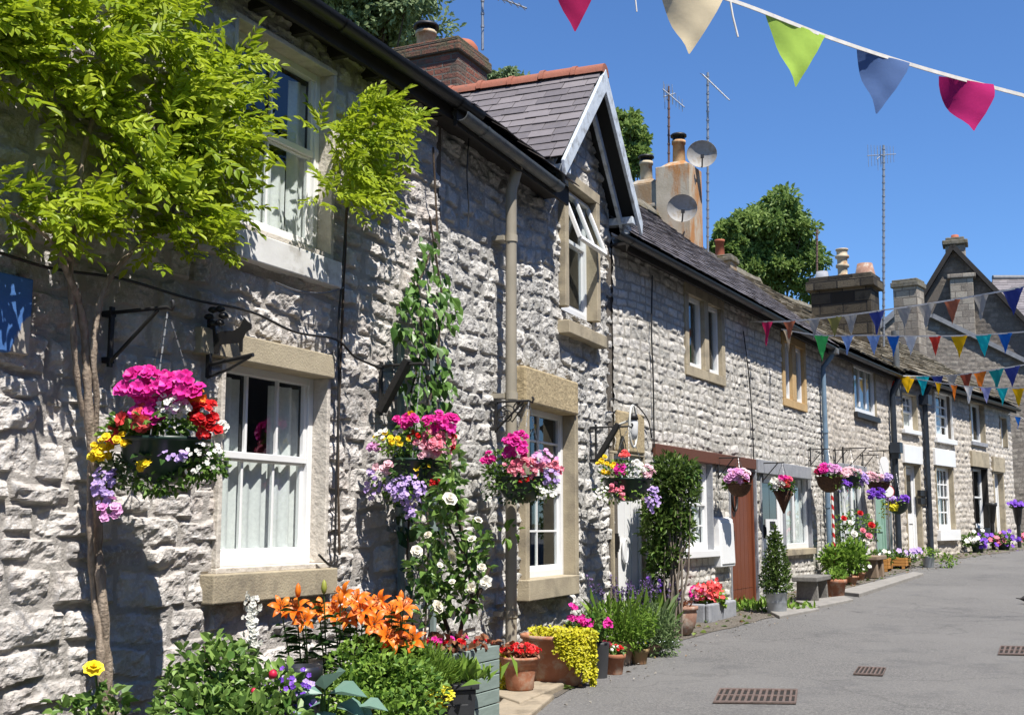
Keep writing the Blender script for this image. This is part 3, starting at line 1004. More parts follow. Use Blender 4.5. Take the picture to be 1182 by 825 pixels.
window(FB, RB, wB2, .08, ((.42, 1), (.58, 1)), .05, .02, curtain=[(.0, .6, .0, .55)], label='gable window with its top light propped open')
# open top light: hinged on its head, foot thrown out
sa, sb = wB2[0] + .05, wB2[1] - .03
zt_, hgt = wB2[3] - .05, (wB2[3] - wB2[2]) * .44
out = .20
mb = MB(FB.M)
A0, B0 = Vector((sa, .06, zt_)), Vector((sb, .06, zt_)); A1, B1 = Vector((sa, .06 - out, zt_ - hgt * .93)), Vector((sb, .06 - out, zt_ - hgt * .93))
upn = (B0 - A0).cross(A1 - A0).normalized()
for a, b in ((A0, B0), (A1, B1), (A0, A1), (B0, B1), ((A0 + B0) / 2, (A1 + B1) / 2)):
    mb.bar(a, b, .045 if a is not (A0 + B0) / 2 else .02, .04, upn)
ol = mb.build('open_light', WHITE, RB, bevel=.004)
gb = MB(FB.M); gb.quad(A0, B0, B1, A1); gb.build('pane', GLASS, ol, recalc=False)
surround(FB, RB, wB2, BUFF, .11, .04, .13, bottom=False, name='window_surround')
slab(FB, RB, 'window_sill', wB2[0] - .14, wB2[1] + .17, FB.at(700, 402, .09)[1], FB.at(700, 388, .09)[1], .09, BUFF)
surround(FB, RB, wB1, BUFF, .09, .04, .13, bottom=False, top=False, name='window_surround')
slab(FB, RB, 'lintel', wB1[0] - .16, FB.at(668, 455, .07)[0], wB1[3] + .0, FB.at(667, 441, .07)[1], .07, BUFFROUGH, .12, .02)
slab(FB, RB, 'window_sill', wB1[0] - .14, FB.at(669, 672, .09)[0], FB.at(668, 685, .09)[1], wB1[2] + .005, .09, BUFF, .10)
# gable roof: two slated slopes running back from the bargeboards
ov = .26; back = 2.5
vl = Vector((0, 0, 0))
for sgn, nm in ((-1, 'left'), (1, 'right')):
    foot = FB.w(s_ap + sgn * (half + .06), ov, z_ft - .06); apex = FB.w(s_ap, ov, z_ap)
    slate_roof('roof', RB, foot, -FB.n, apex - foot, back, (apex - foot).length, .26, .145, .008, SLATE, 31 + sgn, jit=.006, tilt=.014)
mb = MB(FB.M)
for sgn in (-1, 1):
    a = (s_ap + sgn * (half + .05), z_ft - .08); b = (s_ap, z_ap - .02)
    mb.add([(a[0], -ov + .03, a[1]), (b[0], -ov + .03, b[1]), (b[0], back - ov, b[1]), (a[0], back - ov, a[1])], [(0, 1, 2, 3)])
mb.build('roof_decking', CEIL, RB, recalc=False)
mb = MB(FB.M); x = -ov - .03; rng = random.Random(8)
while x < back - ov - .05:
    b = x + .36; rr = .115; n = 8; zz = z_ap + .0 + rng.random() * .012
    vs = [(s_ap + math.cos(PI * j / n) * rr, q, zz - .06 + math.sin(PI * j / n) * rr) for q in (x, b - .008) for j in range(n + 1)]
    vs += [(s_ap + math.cos(PI * j / n) * (rr + .015), q, zz - .06 + math.sin(PI * j / n) * (rr + .015)) for q in (b - .06, b - .009) for j in range(n + 1)]
    for o_ in (0, 2 * n + 2):
        mb.add(vs[o_:o_ + 2 * n + 2], [(j, j + 1, j + n + 2, j + n + 1) for j in range(n)], True)
        mb.add(vs[o_:o_ + n + 1], [tuple(range(n + 1))]); mb.add(vs[o_ + n + 1:o_ + 2 * n + 2], [tuple(range(n + 1))[::-1]])
    x = b
mb.build('ridge_tile', RIDGETILE, RB)
for sgn in (-1, 1):
    mb = MB(FB.M)
    hw = half + .12
    f = (s_ap + sgn * hw, z_ap - (z_ap - z_ft) / half * hw); k = (z_ap - z_ft) / half
    w = .17 * math.sqrt(1 + k * k)
    poly = [(s_ap, z_ap), (f[0], f[1]), (f[0] - sgn * .03, f[1] - w * .62), (s_ap, z_ap - w)]
    mb.prism(poly, -ov - .035, -ov)
    mb.build('bargeboard', BARGE, RB, bevel=.004)
    mb = MB(FB.M)
    poly = [(s_ap + sgn * .02, z_ap - w - .02), (s_ap + sgn * (half - .08), z_ap - w - .02 - k * (half - .1)), (s_ap + sgn * (half - .08), z_ap - w - .12 - k * (half - .1)), (s_ap + sgn * .02, z_ap - w - .12)]
    mb.prism(poly, -.13, -.09)
    mb.build('inner_bargeboard', BARGE if sgn > 0 else DARKTIMBER, RB)
    mb = MB(FB.M)
    mb.box(s_ap + sgn * (half - .16), s_ap + sgn * (half - .02), -ov + .002, .05, z_ft - .19, z_ft - .11)
    mb.box(s_ap + sgn * (half - .13), s_ap + sgn * (half - .05), -ov + .05, -ov + .12, z_ft - .30, z_ft - .19)
    mb.build('bracket_block', BARGE, RB, bevel=.006)
# dormer cheeks
mb = MB(FB.M)
for sgn in (-1, 1):
    mb.box(s_ap + sgn * (half - .30), s_ap + sgn * (half - .18), .06, back - .3, ZE, z_ft + .0)
mb.build('dormer_cheek', STONE_F, RB)
gutter(FB, RB, -.10, FB.at(645, 222, .25)[0], ZE - .04, .25, .065, GUTGREY)
mb = MB(FB.M)
mb.box(-.1, s_ap - half + .2, -.22, -.19, ZE - .14, ZE + .04); mb.box(-.1, s_ap - half + .2, -.19, .1, ZE - .05, ZE - .02)
mb.build('eaves_board', DARKTIMBER, RB)
roof(FB, RB, 0, s_ap - half + .25, ZE + .05, 2.6, 2.2, .28, SLATE, .28, .18, .008, 5, RIDGETILE)
roof(FB, RB, s_ap + half - .1, FB.len, ZE + .05, 2.6, 2.2, .05, SLATE, .28, .18, .008, 6, RIDGETILE)
shell(FB, RB, 0, FB.len, ZE, 2.6, 2.2)
# buff down-pipe
sx = FB.at(590, 500, .12)[0]
mb = MB(FB.M)
zb = gz(FB.w(sx, .1, 0).y) + .02
mb.tube([(sx, -.20, ZE - .02), (sx, -.16, ZE - .16), (sx, -.12, ZE - .30), (sx, -.12, zb)], .048, 14)
for z in (ZE - .75, EYE + 1.05, EYE - .75):
    mb.tube([(sx, -.12, z), (sx, -.12, z + .06)], .056, 14); mb.box(sx - .075, sx + .075, -.08, .05, z + .01, z + .05)
mb.build('downpipe', PIPEBUFF, RB)
# brick chimney astride the ridge of the near pair
ch, cs_, cd_ = chimney(FA, RA, (528, 105), 13.8, EYE + 5.76, EYE + 4.4, 1.12, .80, BRICK, True, .13, .045, capm=BRICKCAP)
mb = MB(FA.M); pot_lathe(mb, (cs_ + .32, -cd_ + .62, EYE + 5.8), .125, .30); o = mb.build('chimney_pot', POTCREAM, ch)
mb = MB(FA.M); cowl(mb, (cs_ + .32, -cd_ + .62, EYE + 6.09), .13, .09); mb.build('cowl', COWL, ch)
mb = MB(FA.M); mb.lathe([(.20, 0), (.20, .06), (.15, .13), (.07, .165), (.001, .17)], 18, (cs_ + .45, -cd_ + .18, EYE + 5.80)); mb.build('chimney_pot', POTRED, ch, label='squat red clay chimney cap')

# ================================================================== cottage three: long slate-roofed terrace
RC = cottage('long_cottage', 'long low coursed stone cottage with a blue grey slate roof and brown door', FC)
ZC = EYE + 3.10
csC = Courses(-.5, 10, -.4, 6, .115, .25, .24, .5, 37)
wC1a = rect_px(FC, 790, 808, 349, 428, -.04); wC1b = rect_px(FC, 813, 828, 357, 434, -.04)
wC2a = rect_px(FC, 902, 910, 398, 461, -.04); wC2b = rect_px(FC, 914.5, 924, 404, 467, -.04)
wC3 = rect_px(FC, 784, 816, 535, 634, -.05)
wC4 = rect_px(FC, 902, 932, 546, 632, -.04)
dC1 = rect_px(FC, 703, 738, 528, 690, -.04); dC2 = rect_px(FC, 839, 869, 545, 698, -.045); dC3 = rect_px(FC, 877, 902, 545, 700, -.03)


def gd(fr, r, lift=.03):
    """door rectangle standing on the ground"""
    return (r[0], r[1], gz(fr.w((r[0] + r[1]) / 2, 0, 0).y) + lift, r[3])


dC1, dC2, dC3 = gd(FC, dC1), gd(FC, dC2), gd(FC, dC3)


def hol(r, e=.03, base=False):
    return (r[0] - e, r[1] + e, r[2] - (e if not base else 1.0), r[3] + e)


def pair(a, b):
    return (a[0], b[1], min(a[2], b[2]), max(a[3], b[3]))


pC1 = pair(wC1a, wC1b); zc1 = (wC1a[2] + wC1b[2]) / 2, (wC1a[3] + wC1b[3]) / 2
wC1a = (wC1a[0], wC1a[1]) + zc1; wC1b = (wC1b[0], wC1b[1]) + zc1; pC1 = pair(wC1a, wC1b)
zc2 = (wC2a[2] + wC2b[2]) / 2, (wC2a[3] + wC2b[3]) / 2
wC2a = (wC2a[0], wC2a[1]) + zc2; wC2b = (wC2b[0], wC2b[1]) + zc2; pC2 = pair(wC2a, wC2b)
holesC = [hol(pC1), hol(pC2), hol(wC3), hol(wC4), hol(dC1, .03, True), hol(dC2, .03, True), hol(dC3, .03, True)]
stone_wall('wall', RC, FC, csC, 0, FC.len, -.1, ZC + .1, holesC, STONE_C, amp=.019, res=.0125, gap=.006, wav=.035, warp=.006, rough=.8, softness=.009)
for a, b, m, lb in ((wC1a, wC1b, BUFF, 'near upper mullioned window'), (wC2a, wC2b, ORANGESTONE, 'upper window in orange stone')):
    for k, w in enumerate((a, b)):
        window(FC, RC, w, .03, ((1.0, 1),), .055, .02, curtain=[(.0, .5, .0, 1.0)], label=lb)
    p = pair(a, b)
    surround(FC, RC, p, m, .13, .03, .12)
    slab(FC, RC, 'mullion', a[1] + .002, b[0] - .002, p[2], p[3], .03, m, .12)
window(FC, RC, wC3, .05, ((.5, (3, 2)), (.5, (3, 2))), .045, .02, curtain=[(.62, .98, 0, 1)])
surround(FC, RC, wC3, GREYSTONE, .03, .03, .12, bottom=False)
slab(FC, RC, 'window_sill', wC3[0] - .08, wC3[1] + .10, wC3[2] - .09, wC3[2], .09, WHITE)
window(FC, RC, wC4, .04, ((1.0, 2),), .075, .07, curtain=[(.0, .98, 0, .96)])
surround(FC, RC, wC4, GREYSTONE, .03, .03, .12, bottom=False)
slab(FC, RC, 'window_sill', wC4[0] - .06, wC4[1] + .08, wC4[2] - .10, wC4[2], .07, BUFF)
zb1 = FC.at(815, 527, .05)[1]
slab(FC, RC, 'beam', FC.at(757, 520, .05)[0], FC.at(873, 538, .05)[0], zb1 - .08, zb1 + .07, .055, BROWNBEAM, .10)
slab(FC, RC, 'lintel', FC.at(875, 538, .05)[0], FC.at(936, 545, .05)[0], zb1 - .12, zb1 + .08, .06, GREYSTONE, .10)
slab(FC, RC, 'lintel', FC.at(704, 500, .05)[0] if FC.at(704, 500, .05)[0] > 0 else .02, FC.at(745, 500, .05)[0], dC1[3] + .03, FC.at(730, 476, .05)[1], .045, BUFFROUGH, .10, .02)


def door(fr, root, r, depth, m, kind, label=None, handle=IRON):
    s0, s1, z0, z1 = r
    fb = MB(fr.M)
    fb.box(s0, s0 + .05, depth - .03, depth + .06, z0, z1); fb.box(s1 - .05, s1, depth - .03, depth + .06, z0, z1); fb.box(s0 + .05, s1 - .05, depth - .028, depth + .06, z1 - .05, z1)
    d = fb.build('door', m, root, bevel=.004, label=label)
    a, b, c, e = s0 + .055, s1 - .055, z0 + .01, z1 - .055
    lb = MB(fr.M)
    y = depth
    if kind == 'plank':
        lb.box(a, b, y + .012, y + .05, c, e)
        n = 6; w = (b - a) / n
        for k in range(n): lb.box(a + k * w + .005, a + (k + 1) * w - .005, y, y + .011, c + .005, e)
        for k in range(n): lb.box(a + k * w + .001, a + (k + 1) * w - .011, y - .004, y - .001, c + .2, c + .21)
    elif kind == 'cottage':   # vertical grooved planks with raised frame
        lb.box(a, b, y + .02, y + .05, c, e)
        for k in range(4):
            w = (b - a) / 4
            lb.box(a + k * w + .008, a + (k + 1) * w - .008, y, y + .019, c + .02, e - .01)
    else:                     # panelled, with upper lights
        lb.box(a, b, y + .018, y + .05, c, e)
        h = e - c; w = b - a
        lb.box(a, a + .10, y, y + .017, c, e); lb.box(b - .10, b, y, y + .017, c, e); lb.box(a + w / 2 - .05, a + w / 2 + .05, y + .001, y + .017, c, c + h * .42)
        for q in (0, .38, .93): lb.box(a + .10, b - .10, y + .002, y + .017, c + h * q, c + h * q + .13 * (1 if q else 1.3))
    l = lb.build('leaf', m, d, bevel=.003)
    if kind == 'glazed':
        pb = MB(fr.M); h = e - c; w = b - a
        for k in range(2): pb.box(a + .12 + k * (w - .24) / 2 + .01, a + .12 + (k + 1) * (w - .24) / 2 - .01, y + .008, y + .0175, c + h * .5, c + h * .92)
        pb.build('door_glass', mat('dark_door_glass', (.03, .035, .04), (.02, .025, .03), 4, .08), d)
    hb = MB(fr.M)
    zz = c + (e - c) * .52
    hb.tube([(a + .07, y - .055, zz - .07), (a + .07, y - .06, zz), (a + .07, y - .055, zz + .07)], .013, 8)
    hb.box(a + .05, a + .09, y - .05, y + .0, zz - .10, zz + .10)
    hb.build('handle', handle, d)
    return d


d1 = door(FC, RC, dC1, .04, WHITE, 'cottage', 'white boarded door beside the tall shrub')
mb = MB(FC.M)       # ring knocker with scroll plate
cx_, zz = (dC1[0] + dC1[1]) / 2 - .06, EYE - .28
ring = [(cx_ + .06 * math.cos(q), .008, zz + .13 * math.sin(q)) for q in np.linspace(0, 2 * PI, 20)]
mb.tube(ring, .014, 8); mb.box(cx_ - .03, cx_ + .03, .0, .038, zz - .10, zz + .10)
mb.build('knocker', WHITE, d1)
door(FC, RC, dC2, .045, BROWNDOOR, 'plank', 'chestnut brown boarded door')
mb = MB(FC.M)
z_ = EYE + .37; s_ = FC.at(847, 580, -.03)[0]
mb.tube([(s_ + .02 + .10 * math.cos(q), .02, z_ + .17 * math.sin(q)) for q in np.linspace(0, 2 * PI, 24)], .018, 8)
mb.build('door_ring', IRON, RC)
d3 = door(FC, RC, dC3, .03, WHITE, 'glazed', 'white half glazed door')
for dd in (dC1, dC2, dC3):
    surround(FC, RC, dd, GREYSTONE if dd is not dC1 else BUFF, .03, .028, .16, bottom=False, name='door_surround')
gutter(FC, RC, FC.at(713, 270, .30)[0], FC.len, ZC + .0, .28, .06, GUTBLACK)
mb = MB(FC.M)
mb.box(.0, FC.len, -.2, -.17, ZC - .10, ZC + .06); mb.box(0, FC.len, -.17, .1, ZC - .02, ZC + .01)
mb.build('eaves_board', DARKTIMBER, RC)
roof(FC, RC, .0, FC.len, ZC + .06, 2.6, 2.42, .28, SLATE, .26, .17, .008, 7, None, jit=.012)
mb = MB(FC.M); rr_ = random.Random(4)
x = 0
while x < FC.len:
    w = .4 + .3 * rr_.random(); b = min(FC.len, x + w); h = .03 * rr_.random()
    mb.hexa([(x, 2.44, ZC + 2.40 + h), (b - .01, 2.44, ZC + 2.40 + h), (b - .01, 2.62, ZC + 2.55 + h), (x, 2.62, ZC + 2.55 + h), (x, 2.46, ZC + 2.46 + h), (b - .01, 2.46, ZC + 2.46 + h), (b - .01, 2.62, ZC + 2.63 + h), (x, 2.62, ZC + 2.63 + h)])
    x = b
mb.build('ridge_tile', CAPSTONE, RC, bevel=.01)
shell(FC, RC, 0, FC.len, ZC, 2.6, 2.4)
# rendered double stack
ch2, s2, d2 = chimney(FC, RC, (796, 200), 21.0, EYE + 6.47, EYE + 4.4, .66, .66, RENDER, None)
mb = MB(FC.M); mb.hexa([(s2, -d2, EYE + 6.45), (s2 + .62, -d2, EYE + 6.45), (s2 + .62, -d2 + .62, EYE + 6.45), (s2, -d2 + .62, EYE + 6.45), (s2 + .15, -d2 + .15, EYE + 6.57), (s2 + .47, -d2 + .15, EYE + 6.57), (s2 + .47, -d2 + .47, EYE + 6.57), (s2 + .15, -d2 + .47, EYE + 6.57)])
mb.build('flaunching', RENDER, ch2, bevel=.03)
mb = MB(FC.M); mb.box(s2 + .06, s2 + .58, -d2 + .63, -d2 + 1.28, EYE + 4.4, EYE + 6.22); mb.box(s2 + .02, s2 + .62, -d2 + .631, -d2 + 1.33, EYE + 5.74, EYE + 5.82)
mb.hexa([(s2 + .06, -d2 + .63, EYE + 6.221), (s2 + .58, -d2 + .63, EYE + 6.221), (s2 + .58, -d2 + 1.28, EYE + 6.221), (s2 + .06, -d2 + 1.28, EYE + 6.221), (s2 + .2, -d2 + .8, EYE + 6.34), (s2 + .44, -d2 + .8, EYE + 6.34), (s2 + .44, -d2 + 1.1, EYE + 6.34), (s2 + .2, -d2 + 1.1, EYE + 6.34)])
ch2b = mb.build('chimney', RENDERGREY, RC, bevel=.02, label='lower dingy half of the rendered stack')
mb = MB(FC.M); pot_lathe(mb, (s2 + .31, -d2 + .31, EYE + 6.56), .12, .44); mb.build('chimney_pot', POTRUST, ch2)
mb = MB(FC.M); cowl(mb, (s2 + .31, -d2 + .31, EYE + 7.0), .12, .11); mb.build('cowl', COWL, ch2)
mb = MB(FC.M); pot_lathe(mb, (s2 + .32, -d2 + .96, EYE + 6.28), .12, .42); mb.build('chimney_pot', POTCREAM, ch2b)
mb = MB(FC.M); cowl(mb, (s2 + .32, -d2 + .96, EYE + 6.7), .12, .10); mb.build('cowl', COWL, ch2b)
# small stack with orange pot
ch3, s3, d3_ = chimney(FC, RC, (843, 290), 24.6, EYE + 5.56, EYE + 4.6, .42, .42, RENDERGREY, True, .10, .05)
mb = MB(FC.M); pot_lathe(mb, (s3 + .22, -d3_ + .3, EYE + 5.62), .10, .36); mb.build('chimney_pot', POTRED, ch3)
# blue down-pipe at the joint
sx = FC.at(953, 520, .08)[0]
mb = MB(FC.M); zb = gz(FC.w(sx, .1, 0).y)
mb.tube([(sx, -.28, ZC - .06), (sx, -.24, ZC - .16), (sx, -.09, ZC - .34), (sx, -.085, ZC - .45), (sx, -.085, zb)], .045, 12)
for z in (EYE + 1.6, EYE + .3): mb.tube([(sx, -.085, z), (sx, -.085, z + .05)], .055, 12)
mb.build('downpipe', PIPEBLUE, RC)
mb = MB(FC.M); mb.box(sx - .07, sx + .09, -.36, -.20, ZC - .12, ZC - .02); mb.build('hopper', GUTGREY, RC, bevel=.01)

# ================================================================== cottage four: stone-slate roof, sage door
RD = cottage('sage_door_cottage', 'small stone cottage with a sage green door and mossy stone roof', FD)
ZD = EYE + 3.12
csD = Courses(-.5, 6, -.1, 6, .12, .25, .25, .5, 41)
wD1 = rect_px(FD, 984, 1009, 428, 482, -.02); wD2 = rect_px(FD, 966, 995, 550, 634, -.03); dD = gd(FD, rect_px(FD, 1003, 1021, 552, 655, -.12))
stone_wall('wall', RD, FD, csD, 0, FD.len, .2, ZD + .15, [hol(wD1), hol(wD2), hol(dD, .03, True)], STONE_D, amp=.020, res=.02, gap=.006, wav=.04, warp=.008, rough=.6, softness=.016)
window(FD, RD, wD1, .02, ((1.0, 3),), .085, .10, curtain=[(0, 1, 0, 1)])
window(FD, RD, wD2, .03, ((1.0, 3),), .08, .08, curtain=[(0, .98, 0, .9)])
surround(FD, RD, wD1, BUFF, .03, .02, .10, bottom=False); surround(FD, RD, wD2, GREYSTONE, .03, .03, .10, bottom=False); surround(FD, RD, dD, GREYSTONE, .03, .03, .14, bottom=False, name='door_surround')
slab(FD, RD, 'window_sill', wD1[0] - .05, wD1[1] + .06, wD1[2] - .11, wD1[2], .08, IRON)
slab(FD, RD, 'window_sill', wD2[0] - .05, wD2[1] + .08, wD2[2] - .10, wD2[2], .08, WHITE_OLD)
slab(FD, RD, 'lintel', wD2[0] - .10, wD2[1] + .15, wD2[3] + .03, wD2[3] + .19, .06, GREYSTONE)
door(FD, RD, dD, .12, SAGE, 'panel', 'sage green panelled door')
gutter(FD, RD, .02, FD.len, ZD + .02, .26, .06, GUTBLACK)
mb = MB(FD.M); mb.box(.0, FD.len, -.18, -.15, ZD - .10, ZD + .06); mb.box(0, FD.len, -.15, .1, ZD - .02, ZD + .01); mb.build('eaves_board', DARKTIMBER, RD)
roof(FD, RD, 0, FD.len, ZD + .09, 2.9, 2.28, .26, STONESLATE, .48, .30, .035, 9, None, jit=.03, wvar=.4, tilt=.04)
shell(FD, RD, 0, FD.len, ZD, 2.9, 2.28)
mb = MB(FD.M); x = 0
while x < FD.len:
    w = .5 + .3 * rr_.random(); b = min(FD.len, x + w); h = .04 * rr_.random()
    mb.hexa([(x, 2.74, ZD + 2.30 + h), (b - .01, 2.74, ZD + 2.30 + h), (b - .01, 3.06, ZD + 2.30 + h), (x, 3.06, ZD + 2.30 + h), (x, 2.82, ZD + 2.47 + h), (b - .01, 2.82, ZD + 2.47 + h), (b - .01, 2.98, ZD + 2.47 + h), (x, 2.98, ZD + 2.47 + h)])
    x = b
mb.build('ridge_tile', CAPSTONE, RD, bevel=.015)
# dark twin down-pipe with hopper
sx = FD.at(1034, 560, .09)[0]
mb = MB(FD.M); zb = gz(FD.w(sx, .1, 0).y)
mb.tube([(sx, -.26, ZD - .06), (sx, -.12, ZD - .3), (sx, -.10, ZD - .4), (sx, -.10, zb)], .062, 12)
mb.box(sx - .13, sx + .13, -.24, -.03, EYE + 1.50, EYE + 1.72); mb.box(sx - .08, sx + .08, -.20, -.04, EYE + 1.38, EYE + 1.499)
mb.build('downpipe', PIPEDARK, RD)
mb = MB(FD.M); mb.tube([(sx + .22, -.16, ZD - .4), (sx + .22, -.16, ZD + .95)], .07, 12); mb.tube([(sx + .22, -.16, ZD + .9), (sx + .22, -.16, ZD + 1.0)], .085, 12); mb.build('vent_pipe', GUTGREY, RD)
# soot-black stack
ch4, s4, d4 = chimney(FD, RD, (1005, 330), 27.6, EYE + 5.75, EYE + 4.2, 1.42, .75, SMOKESTONE, True, .22, .10, capm=SMOKESTONE)
mb = MB(FD.M); pot_lathe(mb, (s4 + .4, -d4 + .75, EYE + 5.85), .15, .72, 'ornate'); mb.build('chimney_pot', POTCREAM, ch4)
mb = MB(FD.M); pot_lathe(mb, (s4 + .4, -d4 + .22, EYE + 5.85), .22, .30, 'taper'); mb.build('chimney_pot', TERRAOLD, ch4)
mb = MB(FD.M); pot_lathe(mb, (s4 + .4, -d4 + 1.25, EYE + 5.85), .17, .22, 'taper'); mb.build('chimney_pot', GREYSTONE, ch4)

# ================================================================== far pair
csE = Courses(-.5, 11, .2, 6, .14, .25, .30, .5, 53)
ZEe = EYE + 3.2
sj = FE.at(1103, 560, 0)[0]
RE = cottage('white_lintel_cottage', 'stone cottage with white painted lintels over small paned windows', FE)
pF = FE.w(sj, 0, 0)
R6 = thing('end_cottage', 'last cottage of the row with plain buff lintels and narrow windows', 'house', (pF.x, pF.y, gz(pF.y) - .1), FE.rot, 'cottages along the lane')
wE1 = rect_px(FE, 1037, 1053, 458, 498, -.08); wE2 = rect_px(FE, 1075, 1094, 458, 508, -.08); wE3 = rect_px(FE, 1077, 1096, 541, 611, -.08)
dE = gd(FE, rect_px(FE, 1040, 1056, 538, 644, -.12))
w61 = rect_px(FE, 1115, 1131, 468, 512, -.10); w62 = rect_px(FE, 1118, 1134, 542, 609, -.12); w63 = rect_px(FE, 1150, 1157, 484, 516, -.10)
d6 = gd(FE, rect_px(FE, 1142, 1152, 547, 620, -.14))
stone_wall('wall', RE, FE, csE, 0, sj, .4, ZEe + .15, [hol(wE1), hol(wE2), hol(wE3), hol(dE, .03, True)], STONE_D, amp=.03, res=.028, gap=.008, wav=.04, warp=.010, rough=.6, softness=.02)
stone_wall('wall', R6, FE, csE, sj, FE.len, .4, ZEe + .15, [hol(w61), hol(w62), hol(w63), hol(d6, .03, True)], STONE_D, amp=.03, res=.028, gap=.008, wav=.04, warp=.010, rough=.6, softness=.02)
window(FE, RE, wE1, .08, ((.5, (3, 2)), (.5, 1)), .06, .03, curtain=[(0, 1, 0, .9)])
window(FE, RE, wE2, .08, ((.5, (3, 2)), (.5, (3, 2))), .07, .035, curtain=[(0, .8, 0, .9)])
window(FE, RE, wE3, .08, ((.5, (4, 2)), (.5, (4, 2))), .07, .035, curtain=[(0, .6, 0, .9)])
window(FE, R6, w61, .10, ((1.0, 2),), .07, .08, curtain=[(0, .8, 0, .9)])
window(FE, R6, w62, .12, ((.5, 1), (.5, 1)), .06, .03, curtain=[(0, .4, 0, .9)])
window(FE, R6, w63, .10, ((1.0, 1),), .07, .03)
for w in (wE1, wE2, wE3): surround(FE, RE, w, WHITE_OLD if w is wE2 else BUFF, .05, .03, .10, bottom=False)
for w in (w61, w62, w63): surround(FE, R6, w, DARKTIMBER if w is w62 else BUFF, .05, .03, .13, bottom=False)
surround(FE, RE, dE, BUFF, .06, .03, .14, bottom=False, name='door_surround'); surround(FE, R6, d6, BUFF, .10, .03, .15, bottom=False, name='door_surround')
for rt, w, zt, zb, m in ((RE, wE3, 518, 536, WHITE), (RE, dE, 515, 534, WHITE), (R6, w62, 523, 541, BUFF), (R6, d6, 527, 545, BUFF)):
    slab(FE, rt, 'lintel', w[0] - .15, w[1] + .15, w[3] + .03, w[3] + .42, .07, m)
slab(FE, RE, 'window_sill', wE3[0] - .12, wE3[1] + .16, wE3[2] - .25, wE3[2], .10, WHITE); slab(FE, RE, 'window_sill', wE2[0] - .15, wE2[1] + .12, wE2[2] - .12, wE2[2], .09, WHITE); slab(FE, RE, 'window_sill', wE1[0] - .1, wE1[1] + .10, wE1[2] - .09, wE1[2], .09, WHITE)
slab(FE, R6, 'window_sill', w62[0] - .1, w62[1] + .10, w62[2] - .22, w62[2], .10, IRON); slab(FE, R6, 'window_sill', w61[0] - .06, w61[1] + .06, w61[2] - .10, w61[2], .07, GREYSTONE)
door(FE, RE, dE, .12, WHITE, 'glazed', 'white panelled door under a white lintel'); door(FE, R6, d6, .14, WHITE, 'panel')
gutter(FE, RE, .05, sj, ZEe, .26, .06, GUTBLACK); gutter(FE, R6, sj, FE.len, ZEe, .26, .06, GUTBLACK)
for rt, a, b in ((RE, 0, sj), (R6, sj, FE.len)):
    mb = MB(FE.M); mb.box(a, b, -.18, -.15, ZEe - .10, ZEe + .06); mb.box(a, b, -.15, .1, ZEe - .02, ZEe + .01); mb.build('eaves_board', DARKTIMBER, rt)
roof(FE, RE, 0, sj, ZEe + .07, 3.5, 2.35, .26, STONESLATE, .5, .30, .035, 12, None, jit=.03, wvar=.4, tilt=.045)
roof(FE, R6, sj, FE.len + .15, ZEe + .07, 3.5, 2.35, .26, STONESLATE, .5, .30, .035, 13, None, jit=.03, wvar=.4, tilt=.045)
shell(FE, RE, 0, sj, ZEe, 3.5, 2.35); shell(FE, R6, sj, FE.len, ZEe, 3.5, 2.35)
for rt, a, b in ((RE, 0, sj), (R6, sj, FE.len + .15)):
    mb = MB(FE.M); x = a
    while x < b:
        w = .5 + .3 * rr_.random(); q = min(b, x + w); h = .04 * rr_.random()
        mb.hexa([(x, 3.34, ZEe + 2.36 + h), (q - .01, 3.34, ZEe + 2.36 + h), (q - .01, 3.66, ZEe + 2.36 + h), (x, 3.66, ZEe + 2.36 + h), (x, 3.42, ZEe + 2.5 + h), (q - .01, 3.42, ZEe + 2.5 + h), (q - .01, 3.58, ZEe + 2.5 + h), (x, 3.58, ZEe + 2.5 + h)])
        x = q
    mb.build('ridge_tile', CAPSTONE, rt, bevel=.015)
sx = FE.at(1071, 560, .08)[0]
mb = MB(FE.M); zb = gz(FE.w(sx, .1, 0).y)
mb.tube([(sx, -.24, ZEe - .06), (sx, -.10, ZEe - .3), (sx, -.09, zb)], .06, 12)
mb.box(sx - .14, sx + .14, -.22, -.02, ZEe - .50, ZEe - .28)
mb.build('downpipe', PIPEDARK, RE)
# pale stack on the far ridge
ch5, s5, d5 = chimney(FE, RE, (1058, 330), 35.6, EYE + 7.3, EYE + 4.4, .72, .70, PALESTONE, True, .16, .06)

# ================================================================== buildings beyond the row
FF = Frame((14.8, 40.75), 112.0, 14.0)
FG = Frame((11.0, 41.0), 83.0, 14.0)


def pol(fr, pts, d):
    return [fr.at(px, py, d) for px, py in pts]


RF = thing('gabled_house_beyond', 'tall dark gritstone house end with a chimney stack on its gable', 'house', (12, 44, 1.0), FF.rot)
dF = -3.5
P_ = pol(FF, [(1100, 288), (1064, 346), (1182, 372), (1260, 452)], dF)
csF = Courses(0, 24, 0, 16, .17, .3, .34, .5, 61)
xs_ = [P_[1][0], P_[0][0], P_[2][0], P_[3][0]]; zs_ = [P_[1][1], P_[0][1], P_[2][1], P_[3][1]]
stone_wall('wall', RF, FF, csF, xs_[0], xs_[3], .8, P_[0][1], [], STONE_F, amp=.022, res=.045, gap=.010, wav=.05, warp=.015, rough=.6, softness=.02, top=lambda x: np.interp(x, xs_, zs_), y_off=3.5)
mb = MB(FF.M)
for (a, b) in (((xs_[1], zs_[1]), (xs_[3], zs_[3])), ((xs_[1], zs_[1]), (xs_[0] - .1, zs_[0] - .2))):
    mb.bar((a[0], 3.45, a[1] + .08), (b[0], 3.45, b[1] + .08), .5, .16)
mb.build('verge', DARKTIMBER, RF)
O = FF.w(xs_[3] + .1, dF, zs_[3] + .08); T = FF.w(xs_[1], dF, zs_[1] + .12)
